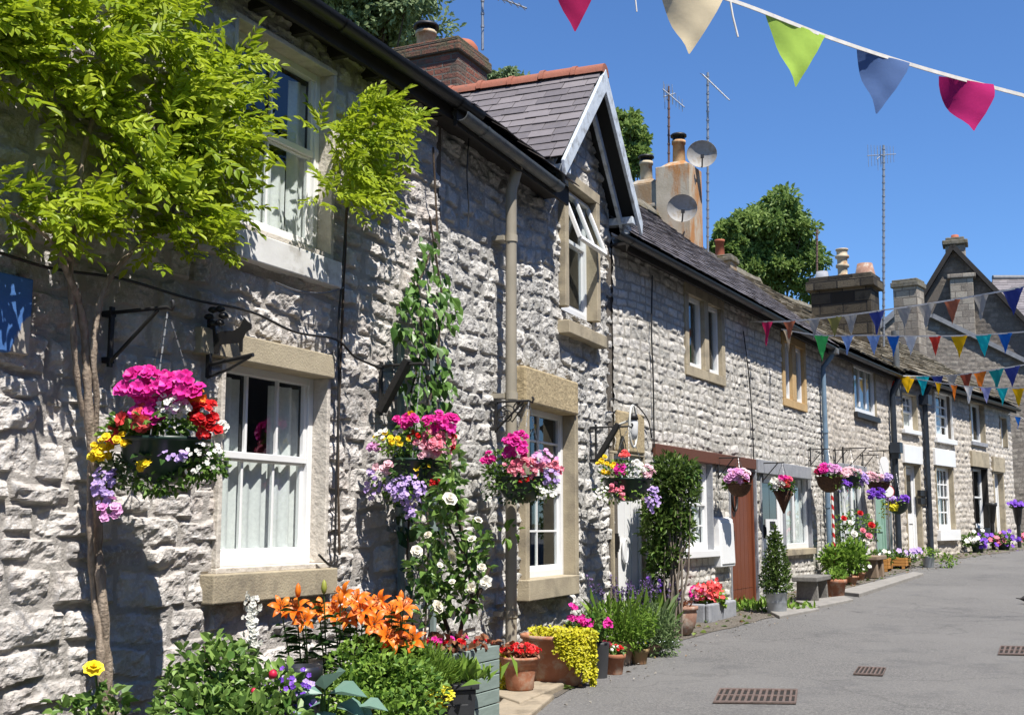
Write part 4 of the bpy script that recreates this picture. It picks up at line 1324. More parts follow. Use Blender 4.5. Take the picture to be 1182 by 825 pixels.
slate_roof('roof', RF, O, -FF.n, T - O, 9.0, (T - O).length, .4, .26, .012, SLATE, 21)
O = FF.w(xs_[0] - .15, dF, zs_[0] - .1); T = FF.w(xs_[1], dF, zs_[1] + .12)
slate_roof('roof', RF, O, -FF.n, T - O, 9.0, (T - O).length, .4, .26, .012, SLATE, 22)
mb = MB(FF.M); mb.box(xs_[0], xs_[0] + .2, 3.6, 12, .8, zs_[0]); mb.box(xs_[0], xs_[3], 11.9, 12.1, .8, zs_[3]); mb.box(xs_[3] - .2, xs_[3], 3.6, 12, .8, zs_[3]); mb.build('end_wall', STONE_F, RF)
a = FF.at(1096, 322, dF + .4); b = FF.at(1127, 395, dF + .4)
mb = MB(FF.M); mb.box(a[0], b[0], 3.05, 3.5, .8, a[1]); mb.box(a[0] - .08, b[0] + .1, 2.98, 3.5, a[1] + .001, a[1] + .16); mb.box(a[0] - .06, b[0] + .06, 2.99, 3.5, EYE + 6.4, EYE + 6.55)
mb.build('chimney_breast', PALESTONE, RF, bevel=.03)
a = FF.at(1091, 284, dF - .5); b = FF.at(1115, 300, dF - .5)
mb = MB(FF.M); mb.box(a[0], b[0], 3.9, 4.5, a[1] - 1.4, a[1]); c4 = mb.build('chimney', PALESTONE, RF, bevel=.03)
mb = MB(FF.M); mb.box(a[0] - .1, b[0] + .1, 3.8, 4.6, a[1] + .001, a[1] + .18); mb.box(a[0] + .02, b[0] - .02, 3.92, 4.48, a[1] + .18, a[1] + .3); mb.build('capping', CAPSTONE, c4, bevel=.03)
mb = MB(FF.M); mb.lathe([(.16, 0), (.13, .15), (.10, .15)], 12, ((a[0] + b[0]) / 2, 4.2, a[1] + .28)); mb.build('chimney_pot', POTRED, c4)

RG = thing('stone_outbuilding', 'dark rubble outbuilding with sloping coping behind the end cottage', 'outbuilding', (11.5, 41, 1.0), FG.rot)
gp = pol(FG, [(1000, 392), (1036, 360), (1077, 368), (1182, 420), (1280, 468)], 0)
gx = [p[0] for p in gp]; gzz = [p[1] for p in gp]
csG = Courses(-4, 16, 0, 12, .15, .3, .30, .5, 67)
STONE_G = stone_mat('grey_brown_rubble', (.13, .112, .093), (.19, .165, .14), (.25, .225, .19), (.16, .14, .12), (.08, .068, .055), .5, .7)
stone_wall('wall', RG, FG, csG, gx[0], gx[-1], .8, max(gzz), [], STONE_G, amp=.026, res=.04, gap=.010, wav=.05, warp=.015, rough=.6, softness=.02, top=lambda x: np.interp(x, gx, gzz))
mb = MB(FG.M)
mb.bar((gx[2] - .1, .05, gzz[2] + .08), (gx[4], .05, gzz[4] + .08), .5, .16); mb.bar((gx[0], .05, gzz[0] + .06), (gx[1], .05, gzz[1] + .06), .4, .12); mb.bar((gx[1], .05, gzz[1] + .06), (gx[2], .05, gzz[2] + .06), .4, .12)
mb.build('coping', LEAD, RG)
mb = MB(FG.M); mb.add([(gx[i], .3, z) for i, z in enumerate(gzz)] + [(gx[i], 2.4, z) for i, z in enumerate(gzz)], [(i, i + 1, i + 6, i + 5) for i in range(4)])
mb.box(gx[0], gx[0] + .2, .02, 2.4, .8, gzz[0] - .02); mb.build('roof', SLATE, RG, recalc=False)

RH = thing('slate_roofed_house', 'house at the right edge showing only its plain slate roof', 'house', tuple(AD(1190, 600, 56)), 0)
a = AD(1140, 372, 56); b = AD(1290, 372, 56); c = AD(1290, 322, 60); d = AD(1146, 322, 60)
slate_roof('roof', RH, a, b - a, d - a, (b - a).length, (d - a).length, .4, .3, .012, SLATE, 25)
mb = MB(); mb.box(a.x + .1, b.x, a.y + .3, a.y + .5, 1, a.z); mb.box(a.x + .1, a.x + .3, a.y + .5, a.y + 8, 1, a.z); mb.box(b.x - .2, b.x, a.y + .5, a.y + 8, 1, a.z); mb.box(a.x + .3, b.x - .2, a.y + 7.8, a.y + 8, 1, a.z); mb.build('wall', STONE_F, RH)
mb = MB(); q = d + Vector((0, 4, d.z * 0 - (d.z - a.z))); mb.quad(d, c, c + Vector((0, 4.2, a.z - c.z)), d + Vector((0, 4.2, a.z - d.z))); mb.build('back_slope', SLATE, RH, recalc=False)
mb = MB(); mb.tube([d + Vector((0, 0, .06)), c + Vector((0, 0, .06))], .14, 8); mb.build('ridge_tile', LEAD, RH)
# ------------------------------------------------------------------ ground, road, verge
EARTH = mat('dry_earth', (.13, .11, .06), (.07, .09, .03), 3, .95, .5, 20)


def asphalt():
    m, nt, out = new_mat('pale_worn_asphalt')
    f = noise(nt, 55, 4, .9)
    col = ramp(nt, f, [(.34, (.062, .062, .065)), (.5, (.123, .119, .114)), (.66, (.25, .245, .235))])
    col = mixc(nt, ramp(nt, noise(nt, .55, 6, .6), [(.38, (.0, .0, .0)), (.62, (.55, .55, .55))]), col, (.172, .167, .16))
    col = mixc(nt, ramp(nt, noise(nt, 1.3, 8, .75), [(.52, (0, 0, 0)), (.66, (.5, .5, .5))]), col, (.075, .075, .077))
    col = mixc(nt, ramp(nt, noise(nt, 45, 2, .6), [(.68, (0, 0, 0)), (.72, (.8, .8, .8))]), col, (.27, .25, .22))
    vo = N(nt, 'ShaderNodeTexVoronoi'); vo.feature = 'DISTANCE_TO_EDGE'; vo.inputs['Scale'].default_value = .33
    tc = N(nt, 'ShaderNodeTexCoord'); wn = nt.nodes.new('ShaderNodeTexNoise'); wn.inputs['Scale'].default_value = 1.6; wn.inputs['Detail'].default_value = 6
    nt.links.new(tc.outputs['Object'], wn.inputs['Vector'])
    va = N(nt, 'ShaderNodeVectorMath', operation='MULTIPLY_ADD'); va.inputs[1].default_value = (1.2, 1.2, 0); nt.links.new(wn.outputs['Color'], va.inputs[0]); nt.links.new(tc.outputs['Object'], va.inputs[2]); nt.links.new(va.outputs[0], vo.inputs['Vector'])
    col = mixc(nt, ramp(nt, vo.outputs['Distance'], [(.002, (.28, .28, .28)), (.007, (0, 0, 0))]), col, (.04, .04, .04))
    b = N(nt, 'ShaderNodeBsdfPrincipled'); b.inputs['Roughness'].default_value = .85; b.inputs['Specular IOR Level'].default_value = .3
    nt.links.new(col, b.inputs['Base Color'])
    nt.links.new(bump(nt, noise(nt, 200, 4, .7), .6, .01), b.inputs['Normal'])
    nt.links.new(b.outputs[0], out.inputs[0])
    return m


def verge_mat():
    m, nt, out = new_mat('gritty_verge')
    f = noise(nt, 120, 4, .75)
    col = ramp(nt, f, [(.3, (.08, .068, .055)), (.52, (.19, .165, .135)), (.72, (.34, .30, .25))])
    col = mixc(nt, ramp(nt, noise(nt, 4, 6, .7), [(.5, (0, 0, 0)), (.62, (.7, .7, .7))]), col, (.09, .075, .055))
    col = mixc(nt, ramp(nt, noise(nt, 6.5, 6, .7), [(.58, (0, 0, 0)), (.66, (.6, .6, .6))]), col, (.07, .10, .03))
    b = N(nt, 'ShaderNodeBsdfPrincipled'); b.inputs['Roughness'].default_value = .95
    nt.links.new(col, b.inputs['Base Color'])
    nt.links.new(bump(nt, noise(nt, 90, 5, .8), 1, .03), b.inputs['Normal'])
    nt.links.new(b.outputs[0], out.inputs[0])
    return m


ys = sorted(set([-60, -30, -10, 0, 5, 9, 17, 22, 28, 35, 45, 60, 90, 150, 260, 400] + list(range(1, 60, 2))))
xs = [-260, -120, -60, -30, -15, -8, -4, 0, 4, 8, 12, 16, 20, 30, 60, 120, 260]
V = [(x, y, gz(y) - .04) for y in ys for x in xs]; nx = len(xs)
F = np.array([[j * nx + i, j * nx + i + 1, (j + 1) * nx + i + 1, (j + 1) * nx + i] for j in range(len(ys) - 1) for i in range(nx - 1)])
finish('ground', V, F, EARTH, kind='structure')
# lane follows the bend of the house fronts
cl = []
for fr, a, b in ((FA, -8, FA.len), (FB, 0, FB.len), (FC, 0, FC.len), (FD, 0, FD.len), (FE, 0, FE.len + 22)):
    s = a
    while s < b - .01:
        cl.append((fr.w(s, 0, 0), fr)); s += .35


def lane(name, ws, lift, m, d0=None, edge=None):
    V = []
    n = len(cl)
    nrm = []
    for i in range(n):
        v = Vector((0, 0, 0))
        for k in range(-8, 9): v += cl[min(max(i + k, 0), n - 1)][1].n
        nrm.append(v.normalized())
    for i, (p, fr) in enumerate(cl):
        for k, wd in enumerate(ws):
            dd = wd
            if edge and k == len(ws) - 1: dd = wd + edge(i)
            q = p + nrm[i] * dd
            V.append((q.x, q.y, gz(q.y) + lift))
    k = len(ws)
    F = np.array([[i * k + j, i * k + j + 1, (i + 1) * k + j + 1, (i + 1) * k + j] for i in range(n - 1) for j in range(k - 1)])
    return finish(name, V, F, m, kind='structure')


lane('road', [-.15, .2, .5] + [1 + .5 * k for k in range(22)], .0, asphalt())
er = rs(5); en = er.rand(400)
VERGE = lane('verge', [-.15, .15, .4, .7], .006, verge_mat(), edge=lambda i: .0 + .28 * fbm(np.array([i * .12]), np.array([.3]), 4, 3)[0] + .1 * (en[i % 400] - .5))
# grit and fallen leaves swept along the edge of the lane
def litter(name, n, m, dmin, dmax, L, seed, flat=.8):
    r = rs(seed); P = []
    while len(P) < n:
        i = 22 + int(r.rand() * (len(cl) - 40)); p, fr = cl[i]
        q = p + fr.n * (dmin + (dmax - dmin) * r.rand() ** 1.6) + fr.u * r.rand() * .35
        P.append((q.x, q.y, gz(q.y) + .012))
    k = n; an = r.rand(k) * 6.28
    return leaves(name, None, m, P, np.stack([np.cos(an), np.sin(an), r.normal(size=k) * .2 + .15], 1), np.stack([r.normal(size=k) * .4, r.normal(size=k) * .4, np.ones(k)], 1), L * (.5 + r.rand(k)), L * .6 * (.5 + r.rand(k)), r.rand(k), .3, .2, kind='stuff')


litter('fallen_leaves', 420, leaf_mat('dry_leaf', (.12, .06, .025), (.34, .22, .10), .1), .1, 1.1, .045, 301)
litter('gravel', 2000, leaf_mat('pale_grit', (.14, .125, .105), (.42, .39, .34), .0), .05, 1.2, .024, 302)
litter('grass', 700, leaf_mat('verge_grass', (.06, .11, .02), (.20, .26, .06), .25), .12, .75, .07, 303)
# stone doorsteps and flags
FLAG = mat('worn_sandstone_flag', (.34, .28, .20), (.25, .21, .155), 7, .9, .4, 50, stain=(.17, .14, .10), stain_scale=4)
CONC = mat('pale_concrete', (.26, .245, .225), (.20, .19, .175), 6, .9, .3, 60)


def flag(poly_px, h, m, label, name='paving_slab', seed=1):
    pts = [GP(*p) for p in poly_px]
    c = sum(pts, Vector()) / len(pts); n = len(pts)
    mb = MB()
    mb.add([(p.x, p.y, gz(p.y) - .03) for p in pts] + [(p.x, p.y, gz(p.y) + h) for p in pts], [tuple(range(n))[::-1], tuple(range(n, 2 * n))] + [(i, (i + 1) % n, (i + 1) % n + n, i + n) for i in range(n)])
    o = mb.build(name, m, None, origin=(c.x, c.y, gz(c.y)), bevel=.012)
    return setp(o, label, 'paving slab', 'stone slabs at the foot of the walls')


flag([(566, 806), (640, 787), (652, 795), (600, 818)], .05, FLAG, 'worn sandstone slab under the red flowered terracotta pot')
flag([(548, 845), (585, 806), (640, 806), (600, 840)], .035, FLAG, 'pale slab edge below the sage planter corner')
flag([(880, 704), (930, 701), (946, 705), (900, 714)], .04, CONC, 'concrete step under the galvanised bucket')
flag([(918, 696), (975, 690), (985, 694), (940, 703)], .04, CONC, 'concrete slab in front of the low bench')
flag([(966, 686), (1055, 663), (1066, 665), (992, 689)], .06, CONC, 'long pale slab under the benches and wooden planters')
# drain covers let into the lane
RUST = mat('rusty_iron_grate', (.15, .105, .09), (.085, .065, .055), 25, .75, .3, 60)
PIT = mat('drain_dark', (.02, .018, .016), None, 5, .95)


def grate(q, label, nbar, rows):
    P = [GP(*p) for p in q]      # near-left, near-right, far-right, far-left
    for p in P: p.z = gz(p.y) + .006
    c = sum(P, Vector()) / 4
    t = thing('drain_cover', label, 'drain cover', (c.x, c.y, c.z), 0, 'rusty drain covers in the lane')

    def bl(u, v, h=0):
        a = P[0].lerp(P[1], u); b = P[3].lerp(P[2], u); r = a.lerp(b, v); return Vector((r.x, r.y, r.z + h))
    mb = MB(); mb.quad(bl(0, 0), bl(1, 0), bl(1, 1), bl(0, 1)); mb.build('pit', PIT, t, recalc=False)
    mb = MB()

    def bar(u0, u1, v0, v1):
        mb.hexa([bl(u0, v0, .001), bl(u1, v0, .001), bl(u1, v1, .001), bl(u0, v1, .001), bl(u0, v0, .012), bl(u1, v0, .012), bl(u1, v1, .012), bl(u0, v1, .012)])
    e = .05
    bar(0, 1, 0, e * 1.6); bar(0, 1, 1 - e * 1.6, 1); bar(0, .025, e * 1.6, 1 - e * 1.6); bar(.975, 1, e * 1.6, 1 - e * 1.6)
    for r_ in range(1, rows): bar(.025, .975, r_ / rows - .03, r_ / rows + .03)
    mb.build('frame', RUST, t)
    mb = MB()
    for k in range(1, nbar):
        u = k / nbar
        for r_ in range(rows):
            v0 = (e * 1.6 if r_ == 0 else r_ / rows + .03); v1 = (1 - e * 1.6 if r_ == rows - 1 else (r_ + 1) / rows - .03)
            bar(u - .2 / nbar, u + .2 / nbar, v0, v1)
    mb.build('bars', RUST, t)


grate([(823, 812), (919, 813), (921, 797), (831, 796)], 'largest rusty slotted drain cover nearest the bottom edge', 13, 2)
grate([(985, 779), (1019, 780.5), (1023, 772), (991, 770.5)], 'small rusty drain cover in the middle of the lane', 7, 1)
grate([(1152, 756), (1200, 757), (1204, 747.5), (1155, 746.5)], 'rusty drain cover cut by the right edge', 8, 2)
# ------------------------------------------------------------------ helpers for planting
def scale_at(Y): return FPX / Y


def wp(fr, px, py, d):
    return fr.pt(px, py, d)


def frange_poly(r, poly, n):
    """random pixels inside a polygon"""
    xs = [p[0] for p in poly]; ys_ = [p[1] for p in poly]
    out = []
    while len(out) < n:
        x = r.uniform(min(xs), max(xs)); y = r.uniform(min(ys_), max(ys_))
        ins = False; j = len(poly) - 1
        for i in range(len(poly)):
            xi, yi = poly[i]; xj, yj = poly[j]
            if (yi > y) != (yj > y) and x < (xj - xi) * (y - yi) / (yj - yi) + xi: ins = not ins
            j = i
        if ins: out.append((x, y))
    return out


def compound(P, D, Nn, L, r, pairs=5, lw=.42):
    """pinnate leaves: rachis with paired leaflets and a tip leaflet"""
    P = np.asarray(P); D = unit(np.asarray(D)); Nn = np.asarray(Nn); B = unit(np.cross(D, Nn)); Nn = np.cross(B, D)
    Po, Do, No, Lo, T = [], [], [], [], []
    t0 = r.rand(len(P))
    for k in range(pairs + 1):
        f = .22 + .78 * k / pairs
        c = P + D * (L * f)[:, None] - Nn * (L * .14 * f * f)[:, None]
        for sg in ((-1, 1) if k < pairs else (0,)):
            d = (B * sg * .85 + D * (.62 if sg else 1.0)) - Nn * (.02 + .3 * r.rand(len(P), 1)) + r.normal(size=P.shape) * .12
            Po.append(c); Do.append(d); No.append(Nn + B * sg * .3 + r.normal(size=P.shape) * .18)
            Lo.append(L * (.34 if sg else .36) * (.75 + .35 * r.rand(len(P))) * (1 - .25 * abs(f - .55)))
            T.append(np.clip(t0 * .7 + .3 * r.rand(len(P)), 0, 1))
    return np.concatenate(Po), np.concatenate(Do), np.concatenate(No), np.concatenate(Lo), np.concatenate(T)


def wisteria(name, root, poly, n, seed, dr=(.05, .5), Lr=(.20, .34), hang=.5, m='wisteria'):
    r = rs(seed); rnd = random.Random(seed)
    # sprays: several leaves fan out of each shoot tip
    P = []; D = []
    n_ = np.array(FA.n); u_ = np.array(FA.u)
    for (x, y) in frange_poly(rnd, poly, max(3, n // 6)):
        c = np.array(wp(FA, x, y, dr[0] + (dr[1] - dr[0]) * rnd.random() ** 1.2))
        ax = n_ * rnd.uniform(.5, 1.0) + u_ * rnd.gauss(.1, .5) + np.array([0, 0, rnd.uniform(-.25, .75)])
        for q in range(7):
            P.append(c + r.normal(size=3) * .035); D.append(ax + r.normal(size=3) * .62)
    P = np.array(P); D = np.array(D); k = len(P)
    Nn = np.array([0, 0, 1.0]) + n_ * .65 - u_ * .3 + r.normal(size=(k, 3)) * .35
    L = Lr[0] + (Lr[1] - Lr[0]) * r.rand(k)
    # rachis
    Pl, Dl, Nl, Ll, T = compound(P, D, Nn, L, r)
    return leaves(name, root, LEAF[m], Pl, Dl, Nl, Ll, Ll * .42, T, .18, .12, .45)


# ================================================================== wisteria on the near cottage
base = wp(FA, 120, 812, .10)
WI = thing('wisteria', 'big wisteria with twisted trunk and bright green leaves over the near upper wall', 'climber', (base.x, base.y, gz(base.y)), 0)


def vine(pxs, radii, m=BARK, d=None):
    mb = MB()
    pts = [wp(FA, x, y, dd) for x, y, dd in pxs]
    # refine with a smooth curve
    fine = []; rr = []
    for i in range(len(pts) - 1):
        p0 = pts[max(i - 1, 0)]; p1 = pts[i]; p2 = pts[i + 1]; p3 = pts[min(i + 2, len(pts) - 1)]
        for k in range(5):
            t = k / 5
            fine.append(.5 * ((2 * p1) + (p2 - p0) * t + (2 * p0 - 5 * p1 + 4 * p2 - p3) * t * t + (3 * p1 - p0 - 3 * p2 + p3) * t ** 3))
            rr.append(radii[i] * (1 - t) + radii[i + 1] * t)
    fine.append(pts[-1]); rr.append(radii[-1])
    rr = [q * .86 * (1 + .16 * math.sin(i * 1.7) + .08 * math.sin(i * 3.9)) for i, q in enumerate(rr)]
    mb.tube(fine, rr, 10)
    return mb


st = [vine([(127, 840, .10), (122, 760, .10), (118, 690, .12), (112, 620, .10), (113, 560, .12), (104, 500, .10), (101, 440, .11), (99, 400, .10), (92, 352, .12), (72, 300, .14), (58, 250, .16), (40, 190, .2)], [.034, .032, .029, .029, .026, .027, .024, .024, .022, .019, .016, .010]),
      vine([(116, 845, .12), (116, 750, .13), (108, 680, .08), (104, 610, .13), (105, 540, .08), (112, 470, .13), (108, 410, .14), (116, 345, .15), (136, 308, .18), (165, 280, .22), (200, 250, .22)], [.021, .021, .019, .018, .018, .016, .018, .018, .015, .012, .007]),
      vine([(96, 480, .08), (88, 430, .10), (84, 370, .11), (82, 300, .12), (90, 220, .14), (110, 130, .16), (150, 60, .16)], [.014, .016, .017, .018, .018, .014, .008]),
      vine([(82, 300, .14), (40, 262, .20), (0, 238, .24)], [.012, .010, .006])]
for mbv in st: mbv.build('stem', BARK, WI)
wisteria('foliage', WI, [(-50, -60), (240, -60), (250, 10), (235, 60), (205, 120), (150, 110), (70, 130), (-40, 145)], 310, 71, (.05, .28), (.16, .27))
wisteria('foliage', WI, [(205, 20), (245, 60), (285, 80), (280, 150), (255, 190), (280, 235), (262, 272), (240, 262), (205, 268), (170, 250), (130, 245), (95, 255), (150, 200), (185, 120)], 310, 72, (.06, .34), (.16, .27))
wisteria('foliage', WI, [(60, 120), (150, 100), (190, 140), (175, 205), (110, 190), (80, 180)], 60, 73, (.05, .28), (.15, .25))
wisteria('foliage', WI, [(-20, 222), (30, 228), (112, 240), (118, 262), (60, 275), (10, 262), (-20, 255)], 70, 74, (.06, .22), (.15, .24))
wisteria('foliage', WI, [(165, 245), (275, 258), (275, 285), (205, 290), (170, 275)], 60, 76, (.08, .32), (.14, .22))
b2 = wp(FA, 398, 300, .06)
W2 = thing('wisteria_shoot', 'smaller tuft of bright wisteria hanging right of the upper white window', 'climber', tuple(b2), 0)
vine([(392, 640, .06), (390, 520, .07), (393, 420, .06), (398, 300, .06), (402, 230, .10), (420, 160, .14), (450, 120, .14)], [.010, .010, .010, .010, .012, .010, .006]).build('stem', DARKBARK, W2)
wisteria('foliage', W2, [(376, 150), (398, 118), (436, 112), (462, 135), (455, 180), (445, 220), (418, 236), (396, 250), (380, 225)], 200, 75, (.05, .34), (.15, .25))


# ================================================================== leafy climber and white rose by the corner
b3 = wp(FA, 485, 735, .25)
CL = thing('climbing_vine', 'dark green large leaved climber on a grey trellis at the cottage corner', 'climber', (b3.x, b3.y, gz(b3.y)), 0)
mb = MB()
for pxs in ([(478, 745), (470, 640), (474, 560), (470, 470), (488, 400), (482, 330), (505, 270), (500, 170)], [(490, 745), (495, 620), (488, 500), (505, 420), (510, 340), (496, 250)]):
    mb.tube([wp(FA, x, y, .10) for x, y in pxs], .009, 6)
mb.build('stem', DARKBARK, CL)
tr = MB()
tr.bar(wp(FA, 463, 395, .05), wp(FA, 463, 740, .05), .05, .03, FA.n); tr.bar(wp(FA, 500, 380, .05), wp(FA, 500, 740, .05), .04, .03, FA.n)
for y in (430, 520, 610, 700): tr.bar(wp(FA, 458, y, .066), wp(FA, 508, y, .066), .03, .02, FA.n)
o = tr.build('trellis', mat('sage_grey_trellis', (.22, .28, .27), (.17, .22, .21), 8, .7), CL)
r = rs(81); rnd = random.Random(81)
pp = frange_poly(rnd, [(486, 268), (500, 262), (508, 300), (526, 340), (528, 370), (510, 395), (522, 420), (534, 450), (505, 476), (470, 472), (456, 452), (474, 425), (470, 405), (450, 385), (462, 340), (478, 310)], 260)
P = np.array([tuple(wp(FA, x, y, .06 + .22 * rnd.random())) for x, y in pp]); k = len(P)
D = np.array(FA.n) * .5 + np.array(FA.u) * r.normal(size=(k, 1)) * .6 + np.array([0, 0, -.9]) + r.normal(size=(k, 3)) * .25
Nn = np.array(FA.n) * .9 + np.array([-.15, -.3, .55]) + r.normal(size=(k, 3)) * .25
L = .055 + .065 * r.rand(k)
leaves('foliage', CL, LEAF['climber'], P, D, Nn, L, L * .66, r.rand(k), .22, .2, .38)
pp = frange_poly(rnd, [(455, 480), (520, 470), (535, 520), (520, 600), (500, 690), (470, 690), (455, 600), (450, 540)], 150)
P = np.array([tuple(wp(FA, x, y, .04 + .15 * rnd.random())) for x, y in pp]); k = len(P)
leaves('foliage', CL, LEAF['dark'], P, np.array(FA.n) * .4 + np.array([0, 0, -.8]) + r.normal(size=(k, 3)) * .4, np.array(FA.n) + r.normal(size=(k, 3)) * .3, .07 + .04 * r.rand(k), .06 + .02 * r.rand(k), r.rand(k), .2, .1, .34)

# timber planters first: their tops carry the rose
SAGEWOOD = mat('sage_grey_painted_boards', (.235, .295, .265), (.185, .235, .21), 7, .65, .15, 30, stretch=(1, 1, 8))
pl0 = wp(FB, 578, 800, .45)


def timber_box(name, label, cx, cy, rot, w, d, h, boards, m, cap=.02, soil=True, cat='planter', group=None, legs=0.0):
    t = thing(name, label, cat, (cx, cy, gz(cy)), rot, group)
    M = WM[t.name]
    mb = MB(M)
    bh = (h - legs) / boards
    for k in range(boards):
        z0 = legs + k * bh + .003; z1 = legs + (k + 1) * bh - .003
        mb.box(-w / 2, w / 2, -d / 2, -d / 2 + .025, z0, z1); mb.box(-w / 2, w / 2, d / 2 - .025, d / 2, z0, z1)
        mb.box(-w / 2, -w / 2 + .025, -d / 2 + .026, d / 2 - .026, z0, z1); mb.box(w / 2 - .025, w / 2, -d / 2 + .026, d / 2 - .026, z0, z1)
    mb.build('boards', m, t, bevel=.004)
    pb = MB(M)
    for sx in (-1, 1):
        for sy in (-1, 1): pb.box(sx * (w / 2 - .03) - .028, sx * (w / 2 - .03) + .028, sy * (d / 2 - .055) - .028, sy * (d / 2 - .055) + .028, 0, h - .01)
    pb.build('corner_post', m, t)
    if cap:
        cb = MB(M)
        cb.box(-w / 2 - .02, w / 2 + .02, -d / 2 - .02, -d / 2 + .05, h + .001, h + cap); cb.box(-w / 2 - .02, w / 2 + .02, d / 2 - .05, d / 2 + .02, h + .001, h + cap)
        cb.box(-w / 2 - .02, -w / 2 + .05, -d / 2 + .051, d / 2 - .051, h + .001, h + cap); cb.box(w / 2 - .05, w / 2 + .02, -d / 2 + .051, d / 2 - .051, h + .001, h + cap)
        cb.build('rim', m, t, bevel=.004)
    if soil:
        sb = MB(M); sb.box(-w / 2 + .03, w / 2 - .03, -d / 2 + .03, d / 2 - .03, h - .12, h - .04); sb.build('soil', SOIL, t)
    return t


pc = AD(517, 780, 7.75); prot = PI / 2 - rad(25.5)
PLr = timber_box('timber_planter', 'tall sage green boarded planter holding the white rose', pc.x - .02, pc.y + .12, prot, .62, .46, AD(540, 752, 7.6).z - gz(7.75), 6, SAGEWOOD, 0)
# white climbing rose
b4 = AD(528, 745, 7.7)
RO = thing('white_rose_bush', 'leggy white rose bush with big creamy blooms above the sage planter', 'rose bush', (b4.x, b4.y, b4.z - .03), 0)
mb = MB()
for pxs in ([(527, 752, 0), (534, 715, -.05), (545, 690, -.1), (540, 650, -.1), (520, 610, -.05), (512, 580, 0)], [(527, 752, 0), (515, 720, 0), (505, 690, 0), (500, 650, 0)], [(534, 715, -.05), (555, 680, -.1), (565, 655, -.1)], [(540, 650, -.1), (530, 600, .0), (520, 540, .05), (515, 500, .1)]):
    mb.tube([AD(x, y, 7.7 + dy) for x, y, dy in pxs], [.016 - .0022 * i for i in range(len(pxs))], 7)
mb.build('stem', DARKBARK, RO)
sc_ = scale_at(7.7)
bl = [(AD(x, y, 7.65), (rx / sc_, .10, ry / sc_)) for x, y, rx, ry in ((512, 610, 30, 26), (505, 660, 34, 26), (540, 655, 26, 30), (520, 690, 34, 20), (500, 700, 20, 22), (518, 575, 20, 30), (548, 630, 18, 22), (520, 540, 14, 30))]
bush('foliage', RO, LEAF['rose'], bl, 620, .065, .036, 91, up=-.05, droop=.2, jit=.6)
r = rs(92)
for (x, y, R) in ((481, 636, .048), (523, 641, .054), (552, 600, .036), (545, 622, .034), (519, 576, .046), (561, 672, .038), (522, 671, .024), (505, 700, .038), (494, 617, .03), (556, 655, .026), (543, 678, .03), (508, 652, .022)):
    p = AD(x, y, 7.52)
    blooms('rose_flower', RO, PETAL['cream'], [p], [(.1 + .45 * r.normal(), -.7 + .3 * r.normal(), .55 + .4 * r.normal())], R, int(x), 6 + int(x) % 3, .02 + .2 * r.rand(), .85 + .3 * r.rand(), rings=4 + int(x) % 3)
# low red bedding in the tall planter
r = rs(93)


def mound(name_leaf, root, leafm, petals, centre, rad3, nleaf, L, W, seed, floor=None, up=.5):
    """leaf mound plus flower groups: petals = [(part name, material key, n, R, k, cup, centre offset, spread)]"""
    bush('foliage', root, LEAF[leafm], [(centre, rad3)], nleaf, L, W, seed, up=up, shell=.4, floor=floor)
    for i, (pn, key, n, R, k, cup, off, sp) in enumerate(petals):
        r = rs(seed + 40 + i)
        d = sph(r, n); d[:, 1] = -np.abs(d[:, 1]); d[:, 2] = np.abs(d[:, 2]) * .9
        P = np.array(centre) + np.array(off) + d * np.array(sp) * (.8 + .3 * r.rand(n, 1))
        Nn = d + np.array([.1, -.4, .5]) + r.normal(size=(n, 3)) * .3
        blooms(pn, root, PETAL[key], P, Nn, R, seed + 70 + i, k, cup, .95, rings=2)


c = AD(522, 742, 7.55)
mound('', PLr, 'bronze', [('begonia_flowers', 'red', 9, .022, 5, .3, (0, 0, .0), (.24, .08, .03)), ('begonia_flowers', 'magenta', 5, .022, 5, .3, (-.02, 0, .01), (.2, .08, .03))], c, (.27, .12, .035), 110, .05, .04, 94)

# ================================================================== hanging baskets and their brackets
def px_tube(mb, fr, pts, r, n=7):
    mb.tube([wp(fr, *p) for p in pts], r, n)


